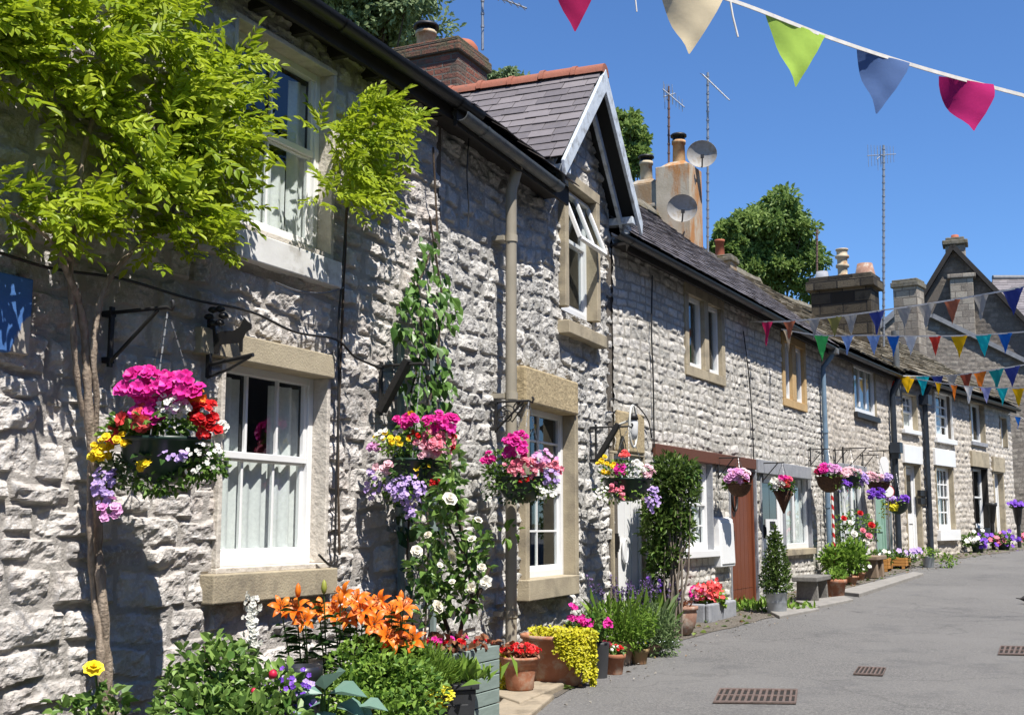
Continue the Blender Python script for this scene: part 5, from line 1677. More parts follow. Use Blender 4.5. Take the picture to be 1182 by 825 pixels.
def basket(name, label, fr, px, py, d, bowl, zones, leafz, hook=None, seed=1, fl=1.0, bowlm=PLASTICGREEN, leafL=.045, nleaf=420, chain=True, shape='bowl', hookp=None):
    """px,py bowl centre; bowl = (rim half width px, depth px, rim offset px); zones = flowers [(name,key,px,py,rx,ry,n,R,k)]; leafz = [(key,px,py,rx,ry,n,L,up)]"""
    c = wp(fr, px, py, d); Y = c.y; s = scale_at(Y)
    bw, bh, bo = bowl
    rim = AD(px, py + bo, Y); R = bw / s; H = bh / s
    t = thing(name, label, 'hanging basket', tuple(rim - Vector((0, 0, H))), 0, 'hanging flower baskets')
    mb = MB()
    if shape == 'cone':
        prof = [(.012, 0), (R * .5, H * .5), (R, H), (R * .93, H), (R * .6, H * .62), (.001, H * .6)]
    else:
        prof = [(R * .25, 0), (R * .62, H * .18), (R * .88, H * .5), (R * .98, H * .9), (R * 1.06, H * .91), (R * 1.06, H * 1.0), (R * .96, H), (R * .9, H * .85), (.001, H * .82)]
    mb.lathe(prof, 22, tuple(rim - Vector((0, 0, H))))
    mb.build('basket_bowl', bowlm, t)
    if chain and hook:
        hk = hookp if hookp is not None else wp(fr, hook[0], hook[1], d)
        mb = MB()
        for k in range(3):
            q = 2 * PI * k / 3 + .5
            a = rim + Vector((R * math.cos(q), R * math.sin(q), 0))
            n = 14
            for i in range(n):
                p = a.lerp(hk, i / n); p2 = a.lerp(hk, (i + .8) / n)
                mb.bar(p, p2, .008 if i % 2 else .004, .004 if i % 2 else .008)
        mb.build('chain', CHAIN, t)
    for i, (key, x, y, rx, ry, n, L, up) in enumerate(leafz):
        off = min(1.0, math.hypot((x - px) * .7 / max(bw, 1), 0))
        cc = AD(x, y, Y - R * .35 * (1 - off))
        bush('foliage', t, LEAF[key], [(cc, (rx / s, max(rx / s * .8, .05), ry / s))], n, L, L * .62, seed + i, up=up, shell=.3)
    for i, (nm, key, x, y, rx, ry, n, Rf, k) in enumerate(zones):
        r = rs(seed * 7 + i)
        off = min(1.0, abs(x - px) / max(bw * 1.5, 1))
        cc = np.array(AD(x, y, Y - R * .75 * math.sqrt(max(0.05, 1 - off * off)) - .02))
        dd = sph(r, n); dd[:, 1] = -np.abs(dd[:, 1]) * .9
        P = cc + dd * np.array([rx / s, min(rx / s, .10), ry / s]) * (.35 + .65 * r.rand(n, 1) ** .5)
        Nn = dd * .5 + np.array([.12, -.75, .55]) + r.normal(size=(n, 3)) * .3
        blooms(nm, t, PETAL[key], P, Nn, Rf, seed * 11 + i, k, .15 + .2 * (k < 5), 1.0, rings=2 if k >= 5 and Rf > .018 else 1)
    return t


# bracket one: wall bar, arm and brace of black iron
def iron_bracket(label, fr, base_top, base_bot, arm_d, arm_px=None, brace=True, scroll=False, r=.010, at_name='wall_bracket', group='iron hanging basket brackets', plank=False):
    s, zt = fr.at(*base_top); s2, zb = fr.at(*base_bot)
    t = thing(at_name, label, 'bracket', tuple(fr.w(s, .02, zb)), fr.rot, group)
    mb = MB(fr.M); mb.box(s - .014, s + .014, -.052, -.036, zb, zt); mb.box(s - .02, s + .02, -.055, .02, zb + .02, zb + .05); mb.box(s - .02, s + .02, -.055, .02, zt - .05, zt - .02)
    mb.build('wall_bar', IRON, t, bevel=.002)
    mb = MB(fr.M); mb.tube([(s, -.05, zt - .03), (s, -arm_d, zt - .03), (s, -arm_d - .03, zt - .045), (s, -arm_d - .04, zt - .02), (s, -arm_d - .03, zt)], r, 8)
    mb.build('arm', IRON, t)
    if brace:
        mb = MB(fr.M)
        if plank: mb.bar((s, -.05, zb + .03), (s, -arm_d * .72, zt - .0), .045, .07, (1, 0, 0))
        else: mb.tube([(s, -.05, zb + .03), (s, -arm_d * .85, zt - .04)], r, 8)
        mb.build('brace', BLACKWOOD if plank else IRON, t)
    if scroll:
        mb = MB(fr.M)
        H = zt - zb
        def spiral(cy, cz, R, turns, ph, sgn):
            return [(s, cy + sgn * R * (1 - .75 * i / 30) * math.cos(ph + turns * 2 * PI * i / 30), cz + R * (1 - .75 * i / 30) * math.sin(ph + turns * 2 * PI * i / 30)) for i in range(31)]
        mb.tube(spiral(-.14, zt - .14, .085, 1.5, .5, -1), .006, 6); mb.tube(spiral(-.10, zb + .16, .055, 1.4, -.6, -1), .006, 6); mb.tube(spiral(-arm_d * .72, zt - .09, .05, 1.4, 1.2, -1), .006, 6)
        mb.tube([(s, -.05, zb + .04), (s, -.08, zb + .2), (s, -.19, zt - .2), (s, -.30, zt - .06)], .007, 6)
        mb.build('scroll', IRON, t)
    return t


d1b = .40
iron_bracket('black iron bracket between the wisteria trunk and the near basket', FA, (122, 355), (124, 425), d1b)
s_h = FA.at(122, 370)[0]; z_h = FA.at(122, 358)[1] - .03
hk1 = FA.w(s_h, d1b, z_h)
cB = wp(FA, 122, 520, d1b)
basket('hanging_basket', 'largest basket of magenta, red and yellow flowers left of the near lower window', FA, 190, 524, d1b, (50, 52, -18),
       [('magenta_petunias', 'magenta', 170, 448, 34, 22, 26, .036, 5), ('magenta_petunias', 'magenta', 206, 447, 26, 17, 20, .036, 5), ('magenta_petunias', 'coral', 165, 482, 24, 12, 12, .036, 5), ('magenta_petunias', 'magenta', 170, 478, 18, 9, 8, .038, 5), ('red_geraniums', 'red', 236, 478, 16, 17, 26, .026, 5), ('red_geraniums', 'red', 240, 497, 12, 7, 8, .024, 5),
        ('white_verbena', 'white', 200, 466, 26, 16, 46, .015, 5), ('white_verbena', 'lilacpink', 208, 470, 20, 12, 16, .015, 5), ('orange_flowers', 'orange', 228, 458, 12, 9, 9, .02, 5), ('yellow_daisies', 'yellow', 118, 520, 14, 14, 14, .022, 6), ('yellow_daisies', 'yellow', 168, 538, 8, 12, 6, .022, 6), ('yellow_daisies', 'yellow', 140, 508, 22, 8, 5, .022, 6),
        ('lavender_trailers', 'lavender', 122, 560, 14, 26, 26, .018, 5), ('lavender_trailers', 'lilacpink', 128, 588, 12, 14, 9, .022, 5), ('white_trailers', 'white', 236, 530, 26, 22, 24, .012, 5), ('white_flowers', 'white', 255, 495, 6, 10, 4, .028, 5), ('lavender_trailers', 'lavender', 200, 525, 16, 6, 12, .014, 5), ('coral_flowers', 'coral', 130, 500, 8, 8, 4, .026, 5)],
       [('mid', 185, 487, 58, 16, 240, .05, .4), ('fresh', 150, 500, 30, 12, 90, .05, .4), ('grey', 135, 545, 24, 20, 230, .035, -.2), ('mid', 230, 535, 34, 22, 320, .032, -.2), ('mid', 180, 558, 40, 14, 160, .032, -.5), ('dark', 185, 530, 40, 12, 120, .04, 0)],
       (0, 0), 1, hookp=hk1)

iron_bracket('black bracket with a thick timber brace beside the leafy climber', FA, (434, 418), (434, 480), .36, plank=True, group='timber braced basket brackets')
sA = FA.at(434, 440)[0]
hk2 = FA.w(sA, .36, FA.at(434, 418)[1] - .03)
basket('hanging_basket', 'basket of pink and magenta blooms with pale lavender trailing below, by the leafy climber', FA, 480, 538, .36, (34, 38, -8),
       [('magenta_flowers', 'magenta', 508, 488, 20, 12, 20, .034, 5), ('magenta_flowers', 'magenta', 470, 485, 14, 8, 12, .03, 5), ('pink_geraniums', 'pink', 503, 512, 22, 15, 44, .025, 5), ('pink_geraniums', 'palepink', 497, 518, 22, 12, 20, .024, 5), ('red_flowers', 'red', 504, 556, 8, 6, 10, .02, 5), ('red_flowers', 'red', 520, 508, 6, 14, 8, .022, 5), ('red_flowers', 'red', 478, 503, 8, 5, 6, .02, 5), ('yellow_daisies', 'yellow', 455, 506, 22, 8, 8, .02, 6), ('yellow_daisies', 'yellow', 490, 543, 10, 10, 6, .018, 5), ('white_daisies', 'white', 450, 502, 18, 10, 12, .016, 6),
        ('lavender_trailers', 'lavender', 470, 565, 26, 18, 100, .016, 5), ('lavender_trailers', 'lavender', 432, 555, 12, 22, 32, .016, 5), ('lavender_trailers', 'lavender', 475, 590, 10, 8, 14, .016, 5), ('palepink_flowers', 'palepink', 445, 538, 16, 6, 6, .028, 5), ('palepink_flowers', 'lilacpink', 432, 515, 6, 5, 4, .028, 5), ('yellow_daisies', 'yellow', 472, 477, 8, 3, 4, .02, 6)],
       [('fresh', 458, 512, 28, 14, 260, .028, .3), ('mid', 490, 498, 36, 14, 160, .045, .3), ('mid', 470, 560, 42, 24, 300, .032, -.4), ('dark', 480, 540, 40, 14, 140, .04, 0), ('grey', 518, 550, 12, 18, 50, .04, -.2)],
       (0, 0), 3, hookp=hk2)

iron_bracket('black scrolled iron bracket by the buff down-pipe', FB, (567, 460), (569, 500), .34, scroll=True, group='scrolled brackets')
hk3 = FB.w(FB.at(567, 480)[0], .34, FB.at(567, 460)[1] - .03)
basket('hanging_basket', 'round basket of magenta and pink blooms in front of the buff down-pipe', FB, 602, 560, .34, (30, 30, -10),
       [('magenta_flowers', 'magenta', 596, 515, 16, 13, 24, .034, 5), ('magenta_flowers', 'magenta', 565, 527, 9, 7, 8, .03, 5), ('magenta_flowers', 'magenta', 601, 503, 9, 5, 8, .026, 5), ('pink_geraniums', 'pink', 605, 540, 24, 12, 44, .026, 5), ('pink_geraniums', 'pink', 640, 540, 9, 10, 14, .026, 5), ('lavender_flowers', 'lilacpink', 622, 528, 22, 10, 30, .018, 5), ('lavender_flowers', 'lavender', 636, 548, 12, 14, 24, .018, 5), ('white_alyssum', 'white', 628, 568, 16, 9, 30, .012, 5), ('white_alyssum', 'white', 570, 576, 8, 4, 8, .012, 5), ('red_flowers', 'red', 606, 553, 10, 4, 6, .02, 5)],
       [('mid', 580, 540, 26, 20, 240, .042, .3), ('mid', 600, 556, 42, 16, 260, .036, -.1), ('dark', 590, 568, 36, 12, 160, .036, -.3), ('fresh', 622, 566, 24, 12, 160, .03, -.2), ('fresh', 585, 615, 18, 14, 14, .07, -.2)],
       (0, 0), 5, hookp=hk3)

iron_bracket('black timber braced bracket beside the lantern above the white door', FB, (683, 490), (681, 535), .40, plank=True, group='timber braced basket brackets')
hk4 = FB.w(FB.at(683, 500)[0], .40, FB.at(683, 490)[1] - .03)
basket('hanging_basket', 'basket with white and yellow flowers and a lavender tail above the white door', FB, 724, 558, .42, (28, 26, -6),
       [('yellow_daisies', 'yellow', 700, 537, 11, 11, 16, .026, 6), ('red_flowers', 'magenta', 716, 540, 7, 7, 8, .03, 5), ('red_flowers', 'coral', 722, 524, 6, 4, 5, .03, 5), ('white_flowers', 'white', 733, 540, 12, 10, 18, .024, 5), ('pink_flowers', 'palepink', 748, 543, 7, 7, 9, .03, 5), ('pink_flowers', 'pink', 712, 562, 10, 8, 11, .026, 5), ('white_flowers', 'white', 700, 570, 12, 9, 22, .016, 5), ('lavender_tail', 'lavender', 754, 574, 9, 17, 60, .016, 5), ('pink_flowers', 'pink', 720, 572, 5, 4, 4, .024, 5)],
       [('mid', 720, 545, 30, 14, 260, .04, .3), ('fresh', 715, 568, 30, 12, 240, .036, -.2), ('fresh', 742, 570, 10, 10, 60, .036, -.2), ('dark', 725, 558, 26, 8, 80, .036, 0)],
       (0, 0), 7, hookp=hk4)


def hook_bracket(fr, px, py, d, up_px, label):
    """small plain bracket above a far basket; returns hook point"""
    c = wp(fr, px, py, d); s = (c - fr.P).dot(fr.u); z = c.z + up_px / scale_at(c.y)
    t = thing('wall_bracket', label, 'bracket', tuple(fr.w(s, .02, z - .25)), fr.rot, 'plain far basket brackets')
    mb = MB(fr.M); mb.box(s - .012, s + .012, -.05, -.032, z - .28, z + .04); mb.box(s - .012, s + .012, -.04, .02, z - .2, z - .17); mb.box(s - .012, s + .012, -.04, .02, z - .02, z + .01); mb.build('wall_bar', IRON, t)
    mb = MB(fr.M); mb.tube([(s, -.05, z), (s, -d - .03, z)], .009, 7); mb.tube([(s, -.05, z - .25), (s, -d * .8, z - .005)], .008, 7); mb.build('arm', IRON, t)
    return fr.w(s, d, z)


def far_basket(label, fr, px, py, d, bowl, zones, leafz, seed, bowlm=WICKER, shape='bowl', up=34, blabel=None):
    hk = hook_bracket(fr, px, py, d, up, blabel)
    return basket('hanging_basket', label, fr, px, py, d, bowl, zones, leafz, (0, 0), seed, bowlm=bowlm, hookp=hk, shape=shape)


far_basket('brown wicker basket of lilac pink petunias beside the brown door', FC, 853, 562, .32, (14, 15, -4),
           [('petunias', 'lilacpink', 851, 549, 15, 7, 22, .05, 5), ('petunias', 'palepink', 855, 547, 12, 6, 10, .045, 5), ('red_flowers', 'red', 858, 556, 6, 2, 4, .03, 5)],
           [('mid', 851, 553, 16, 6, 130, .05, .2), ('fresh', 840, 558, 6, 6, 30, .05, -.2)], 11, blabel='bracket carrying the wicker basket by the brown door')
far_basket('dark cone basket of pink and white flowers in front of the half glazed white door', FC, 904, 568, .34, (12, 26, -2),
           [('pink_flowers', 'coral', 908, 556, 10, 6, 16, .045, 5), ('pink_flowers', 'magenta', 905, 552, 8, 4, 8, .04, 5), ('white_flowers', 'white', 897, 556, 10, 7, 18, .04, 5)],
           [('mid', 903, 560, 14, 9, 150, .055, .2), ('dark', 910, 564, 10, 6, 50, .05, 0)], 12, shape='cone', blabel='bracket carrying the dark cone basket')
far_basket('basket of mixed pink and burgundy flowers in front of the blue down-pipe', FC, 957, 552, .34, (15, 18, -2),
           [('pink_flowers', 'magenta', 950, 541, 7, 5, 9, .05, 5), ('pink_flowers', 'lilacpink', 962, 540, 10, 5, 14, .05, 5), ('pink_flowers', 'burgundy', 943, 544, 4, 4, 6, .05, 5), ('pink_flowers', 'palepink', 973, 546, 6, 5, 9, .05, 5)],
           [('mid', 957, 546, 17, 6, 160, .06, .2), ('fresh', 962, 556, 10, 10, 60, .05, -.3)], 13, blabel='bracket carrying the basket at the blue down-pipe')
far_basket('dark basket of small white and mauve flowers hung over the low triple window', FD, 983, 553, .32, (14, 13, -3),
           [('white_flowers', 'palepink', 982, 544, 15, 4, 30, .035, 5), ('mauve_flowers', 'lavender', 996, 553, 5, 8, 22, .04, 5), ('mauve_flowers', 'purple', 975, 558, 8, 4, 10, .04, 5)],
           [('dark', 983, 548, 16, 5, 110, .06, .1), ('mid', 985, 558, 14, 6, 80, .05, -.3)], 14, PLASTICGREEN, blabel='bracket carrying the dark basket over the triple window')
far_basket('basket of pale striped flowers with purple trailers beneath the white wall plaque', FD, 1014, 559, .32, (13, 12, -3),
           [('pale_flowers', 'palepink', 1008, 550, 12, 5, 24, .045, 5), ('pale_flowers', 'lavender', 1023, 550, 6, 5, 12, .045, 5), ('purple_trailers', 'purple', 1012, 570, 10, 7, 26, .045, 5)],
           [('mid', 1012, 554, 14, 5, 80, .06, .1), ('dark', 1012, 568, 11, 6, 90, .05, -.3)], 15, blabel='bracket carrying the basket beneath the white plaque')
far_basket('round wire basket of violet flowers in front of the dark hopper pipe', FD, 1036, 580, .42, (13, 15, -2),
           [('violet_flowers', 'purple', 1042, 575, 9, 5, 18, .05, 5), ('violet_flowers', 'lavender', 1028, 577, 7, 5, 10, .05, 5), ('pale_flowers', 'lemon', 1030, 583, 9, 6, 20, .035, 5)],
           [('fresh', 1033, 579, 15, 6, 140, .06, .1), ('lime', 1022, 590, 6, 8, 40, .05, -.4)], 16, PLASTICGREEN, blabel='bracket carrying the round wire basket of violet flowers')
# ================================================================== flower bed at the foot of the near wall
def bedthing(name, label, cat, px, py, Y, group=None):
    p = AD(px, py, Y)
    return thing(name, label, cat, (p.x, p.y, gz(p.y)), 0, group)


def stems(root, pts, r, m=STEMGREEN, name='stem'):
    mb = MB()
    for a, b in pts:
        a = Vector(a); b = Vector(b); mid = (a + b) / 2 + Vector((random.Random(int(a.x * 999)).uniform(-.03, .03), .0, .02))
        mb.tube([a, mid, b], [r, r * .85, r * .6], 6)
    return mb.build(name, m, root)


# yellow rose, bottom left
YR = bedthing('yellow_rose_bush', 'yellow rose with a single open bloom at the bottom left', 'rose bush', 112, 820, 5.6)
s56 = scale_at(5.6)
stems(YR, [(AD(116, 900, 5.7), AD(110, 778, 5.6)), (AD(116, 900, 5.7), AD(85, 815, 5.6)), (AD(116, 900, 5.7), AD(135, 810, 5.6))], .008)
blooms('rose_flower', YR, PETAL['yellow'], [AD(108, 771, 5.55)], [(.25, -.6, .8)], .052, 5, 8, .05, .9, rings=6)
bush('foliage', YR, LEAF['rose'], [(AD(88, 818, 5.6), (.13, .1, .06)), (AD(118, 812, 5.6), (.12, .1, .07)), (AD(140, 830, 5.65), (.10, .1, .06)), (AD(112, 785, 5.6), (.03, .03, .04))], 130, .055, .035, 6, up=.1)
# rose shrub with red bud
RS_ = bedthing('red_bud_rose_shrub', 'leafy rose shrub with a crimson bud below the lower window', 'rose bush', 260, 815, 6.0)
bl = [(AD(x, y, Y), (rx / 230, .16, ry / 230)) for x, y, rx, ry, Y in ((215, 800, 34, 30, 6.0), (250, 785, 36, 34, 5.95), (300, 800, 40, 30, 6.0), (240, 825, 60, 26, 5.8), (300, 830, 50, 26, 5.8), (265, 765, 26, 22, 6.05), (215, 762, 14, 14, 6.0), (250, 745, 12, 12, 6.1), (325, 790, 18, 20, 6.0))]
bush('foliage', RS_, LEAF['rose'], bl, 1250, .055, .036, 7, up=.25, droop=.12, jit=.55, wide=.46)
stems(RS_, [(AD(265, 880, 6.0), AD(235, 745, 6.0)), (AD(265, 880, 6.0), AD(262, 760, 6.0)), (AD(265, 880, 6.0), AD(314, 780, 5.9)), (AD(265, 880, 6.0), AD(215, 770, 6.0))], .008, DARKBARK)
mb = MB(); p = AD(315, 778, 5.78); mb.lathe([(.001, -.020), (.016, -.014), (.021, 0), (.018, .012), (.009, .021), (.001, .024)], 12, tuple(p)); mb.build('rose_bud', mat('crimson_bud', (.55, .01, .06), (.38, .005, .03), 30, .5), RS_)
mb = MB(); p = AD(293, 797, 5.75); mb.lathe([(.001, -.014), (.012, -.008), (.014, 0), (.008, .012), (.001, .015)], 10, tuple(p)); mb.build('rose_bud', MATS['crimson_bud'], RS_)
# white larkspur spike
LK = bedthing('white_larkspur', 'single white larkspur spike against the buff window sill', 'flower', 290, 730, 6.35)
stems(LK, [(AD(286, 880, 6.4), AD(291, 690, 6.3))], .006)
r = rs(9); n = 75; yy = 686 + 62 * r.rand(n) ** .9
P = np.array([tuple(AD(292 - (y - 686) * .03 + r.normal() * 2.5 * (.5 + (y - 686) / 40), y, 6.28)) for y in yy]); dn = np.stack([r.normal(size=n), -np.abs(r.normal(size=n)) - .3, r.normal(size=n) * .4 + .2], 1)
P = P + unit(dn) * .03
blooms('flower_spike', LK, PETAL['white'], P, dn, .015, 10, 5, .1, 1.0)
bush('foliage', LK, LEAF['grey'], [(AD(285, 765, 6.3), (.10, .06, .12))], 60, .06, .02, 8)
# orange lilies
LI = bedthing('orange_lilies', 'clump of orange lilies on tall leafy stems below the window sill', 'lilies', 410, 800, 6.85)
LILY = [(270 + 54, 697, 0), (342, 700, 1), (368, 700, 0), (398, 684, 0), (352, 712, 0), (385, 706, 2), (418, 700, 1), (432, 716, 0), (452, 703, 0), (465, 698, 3), (404, 712, 2), (412, 690, 1), (446, 730, 0), (476, 735, 0), (452, 735, 4), (440, 692, 1), (430, 695, 0), (460, 722, 0)]
lr = random.Random(12)


def lily_flower(root, c, axis, R, seed):
    r = random.Random(seed); mb = MB()
    ax = Vector(axis).normalized(); a = ax.cross(Vector((0, 0, 1)))
    if a.length < .1: a = ax.cross(Vector((1, 0, 0)))
    a.normalize(); b = ax.cross(a)
    ph = r.random() * 6
    for k in range(6):
        q = ph + PI / 3 * k; rd = a * math.cos(q) + b * math.sin(q); tg = ax.cross(rd).normalized()
        W = R * (.46 if k % 2 else .36); rows = []
        for j in range(6):
            t = j / 5
            out_ = R * (.08 + .95 * t); h = R * (.75 * t - .62 * t ** 2.6)
            w = W * (math.sin(PI * min(1, .14 + t * .86)) ** .8) * .5 + .001
            m_ = Vector(c) + rd * out_ + ax * h
            rows += [m_ - tg * w + ax * w * .3, m_, m_ + tg * w + ax * w * .3]
        mb.add(rows, [(j * 3 + i, j * 3 + i + 1, j * 3 + i + 4, j * 3 + i + 3) for j in range(5) for i in range(2)], True)
    o = mb.build('lily_flower', LILYM, root, recalc=False)
    sb = MB()
    for k in range(6):
        q = ph + PI / 3 * k + .4; rd = a * math.cos(q) + b * math.sin(q)
        p0 = Vector(c) + ax * R * .1; p1 = p0 + ax * R * .62 + rd * R * .24
        sb.tube([p0, p1], .0016, 4); sb.bar(p1 - rd * .006, p1 + rd * .006, .004, .004)
    sb.build('stamens', mat('lily_stamen', (.35, .10, .02), (.22, .06, .02), 9, .7), o)
    return o


m, nt, out = new_mat('orange_lily_petal')
b_ = N(nt, 'ShaderNodeBsdfPrincipled'); b_.inputs['Roughness'].default_value = .45
col = ramp(nt, noise(nt, 30, 4), [(.35, (.78, .13, .006)), (.65, (.90, .28, .02))]); nt.links.new(col, b_.inputs['Base Color'])
tl = N(nt, 'ShaderNodeBsdfTranslucent'); nt.links.new(col, tl.inputs[0]); mx = N(nt, 'ShaderNodeMixShader'); mx.inputs[0].default_value = .3
nt.links.new(b_.outputs[0], mx.inputs[1]); nt.links.new(tl.outputs[0], mx.inputs[2]); nt.links.new(mx.outputs[0], out.inputs[0])
LILYM = m
stp = []
for i, (x, y, k) in enumerate(LILY):
    Y = 6.75 + .12 * lr.uniform(-1, 1)
    p = AD(x, y + 4, Y)
    lily_flower(LI, p, (lr.uniform(-.6, .7), -.75 + lr.uniform(-.2, .2), .65 + lr.uniform(-.35, .2)), .086 * lr.uniform(.85, 1.1), i)
    g = AD(x * .75 + 102, 850, 6.95); stp.append((g, p - Vector((0, -.02, .01))))
for x, y in ((344, 682), (374, 678), (393, 690), (463, 690), (447, 745), (455, 752), (424, 722)):
    p = AD(x, y, 6.7); mb = MB(); mb.lathe([(.001, -.035), (.012, -.025), (.017, 0), (.012, .03), (.001, .045)], 8, tuple(p)); mb.build('lily_bud', LILYM if x != 374 else mat('green_lily_bud', (.28, .30, .05), None, 20, .5), LI)
    stp.append((AD(x * .8 + 80, 850, 6.95), p - Vector((0, 0, .03))))
stems(LI, stp, .006)
# narrow leaves set round the stems
r = rs(15); P = []; D = []
for a, b in stp:
    for t in np.linspace(.12, .93, 30):
        q = a.lerp(b, t); P.append(tuple(q)); an = r.rand() * 6.28; D.append((math.cos(an), math.sin(an), .35 - .3 * r.rand()))
k = len(P)
leaves('foliage', LI, LEAF['dark'], P, D, np.tile([0, 0, 1.0], (k, 1)) + r.normal(size=(k, 3)) * .2, .085 + .04 * r.rand(k), np.full(k, .014), r.rand(k), .1, .25, .4)
# mixed green shrub in front of lilies
GS = bedthing('green_shrub', 'mid green small leaved shrub spilling in front of the orange lilies', 'shrub', 440, 830, 6.5)
bl = [(AD(x, y, Y), (rx / 213, .18, ry / 213)) for x, y, rx, ry, Y in ((415, 770, 36, 34, 6.6), (445, 790, 50, 34, 6.5), (400, 805, 36, 28, 6.4), (480, 800, 34, 34, 6.6), (450, 825, 60, 26, 6.3), (470, 765, 26, 24, 6.7), (435, 752, 22, 18, 6.7))]
bush('foliage', GS, LEAF['fresh'], bl, 1900, .036, .022, 17, up=.3, jit=.7)
bush('foliage', GS, LEAF['mid'], bl, 800, .04, .022, 18, up=.3, jit=.7)
stems(GS, [(AD(440, 890, 6.5), AD(x, y, 6.55)) for x, y in ((415, 780), (450, 790), (480, 800), (430, 760))], .008, DARKBARK)
FE_ = bedthing('feathery_fennel', 'soft feathery green tuft right of the orange lilies', 'herb', 492, 800, 6.9)
r = rs(19); n = 1500
c0 = np.array(AD(492, 790, 6.85)); d = sph(r, n); d[:, 2] = np.abs(d[:, 2])
P = c0 + d * np.array([.17, .12, .20]) * r.rand(n, 1) ** .5
leaves('foliage', FE_, LEAF['fresh'], P, d + np.array([0, 0, .8]) + r.normal(size=(n, 3)) * .5, r.normal(size=(n, 3)), .05 + .03 * r.rand(n), np.full(n, .0035), r.rand(n), .05, .1)
stems(FE_, [(AD(492, 880, 6.85), AD(x, y, 6.85)) for x, y in ((480, 775), (492, 765), (504, 780))], .005)
# hosta
HO = bedthing('hosta', 'blue green hosta with broad leaves at the bottom edge', 'hosta', 372, 830, 6.0)
P = []; D = []; L = []
for (x, y, dx, dz, l) in ((372, 800, -.9, .15, .19), (380, 800, .9, .25, .20), (375, 795, .3, .55, .20), (370, 806, -.5, -.2, .17), (390, 812, .8, -.15, .17), (360, 815, -.8, -.3, .15), (400, 820, 1, -.2, .18), (372, 820, .1, -.3, .18), (345, 822, -.7, .1, .15), (415, 815, .9, .2, .15)):
    P.append(tuple(AD(x, y, 6.0))); D.append((dx, -.45, dz)); L.append(l)
k = len(P); r = rs(21)
leaves('foliage', HO, LEAF['hosta'], P, D, np.tile([0, -.35, 1.0], (k, 1)), L, np.array(L) * .72, r.rand(k), .16, .3, .36)
stems(HO, [(AD(378, 880, 6.0), Vector(p)) for p in P], .007)
# lobelia and dark barrel
DB = bedthing('dark_barrel_pot', 'dark glazed round pot half hidden behind the hosta', 'plant pot', 347, 790, 6.35)
p = AD(347, 800, 6.35); g = gz(p.y); R = .10; H = AD(347, 768, 6.35).z - g
mb = MB(); mb.lathe([(R * .8, 0), (R * 1.15, H * .45), (R * 1.05, H * .9), (R * 1.12, H * .92), (R * 1.12, H), (R * .95, H), (R * .9, H * .85), (.001, H * .84)], 22, (p.x, p.y, g)); mb.build('pot', mat('dark_glazed_pot', (.02, .022, .028), (.012, .013, .018), 6, .3, spec=.5), DB)
LO = bedthing('lobelia', 'small patch of violet blue lobelia beside the hosta', 'flower', 335, 805, 6.0)
r = rs(23); n = 36; c0 = np.array(AD(336, 802, 5.95)); P = c0 + r.normal(size=(n, 3)) * np.array([.05, .03, .06])
blooms('flowers', LO, PETAL['purple'], P, np.tile([.1, -.8, .5], (n, 1)) + r.normal(size=(n, 3)) * .3, .013, 24, 5, .2)
blooms('flowers', LO, PETAL['lavender'], P[:14] + .012, np.tile([.1, -.8, .5], (14, 1)), .013, 25, 5, .2)
bush('foliage', LO, LEAF['mid'], [(tuple(c0 + np.array([0, .03, -.03])), (.08, .05, .10))], 120, .025, .012, 26)
# black square planter with yellow flowers
p = AD(512, 815, 7.05)
BP = thing('black_square_planter', 'black panelled square planter with yellow flowers at the bottom edge', 'planter', (p.x, p.y, gz(p.y)), rad(18))
M = WM[BP.name]; H = AD(530, 797, 6.9).z - gz(p.y); w = .30
mb = MB(M); mb.hexa([(-w * .42, -w * .42, 0), (w * .42, -w * .42, 0), (w * .42, w * .42, 0), (-w * .42, w * .42, 0), (-w / 2, -w / 2, H), (w / 2, -w / 2, H), (w / 2, w / 2, H), (-w / 2, w / 2, H)])
for q in range(4):
    R_ = Matrix.Rotation(q * PI / 2, 4, 'Z')
    mb.add([R_ @ Vector(v) for v in ((-w * .36, -w * .475, H * .12), (w * .36, -w * .475, H * .12), (w * .36, -w * .495, H * .82), (-w * .36, -w * .495, H * .82), (-w * .36, -w * .44, H * .12), (w * .36, -w * .44, H * .12), (w * .36, -w * .44, H * .82), (-w * .36, -w * .44, H * .82))], [(0, 1, 2, 3), (0, 4, 5, 1), (1, 5, 6, 2), (2, 6, 7, 3), (3, 7, 4, 0)])
mb.build('pot', mat('black_lead_planter', (.035, .037, .04), (.022, .023, .026), 7, .45), BP, bevel=.006)
mb = MB(M); mb.box(-w / 2 - .015, w / 2 + .015, -w / 2 - .015, w / 2 + .015, H + .001, H + .035); mb.build('rim', MATS['black_lead_planter'], BP, bevel=.006)
c0 = p.copy(); c0.z = gz(p.y) + H
r = rs(28); n = 420; P = np.array(c0) + np.stack([r.normal(size=n) * .10 + .02, r.normal(size=n) * .08, r.rand(n) * .03 + .03], 1)
leaves('foliage', BP, LEAF['fresh'], P, np.stack([r.normal(size=n) * .6, r.normal(size=n) * .6 - .2, np.ones(n)], 1), r.normal(size=(n, 3)), .07 + .06 * r.rand(n), np.full(n, .006), r.rand(n), .1, .5)
n = 26; P = np.array(AD(508, 800, 6.85)) + r.normal(size=(n, 3)) * np.array([.05, .03, .03])
blooms('yellow_flowers', BP, PETAL['lemon'], P, np.tile([0, -.6, .8], (n, 1)) + r.normal(size=(n, 3)) * .3, .026, 29, 6, .3, .6)
GL = bedthing('silver_herb', 'grey leaved herb against the sage timber planter', 'herb', 510, 785, 7.15)
bush('foliage', GL, LEAF['grey'], [(AD(500, 775, 7.1), (.08, .06, .14)), (AD(488, 790, 7.1), (.08, .06, .12))], 380, .03, .010, 31, up=.9)
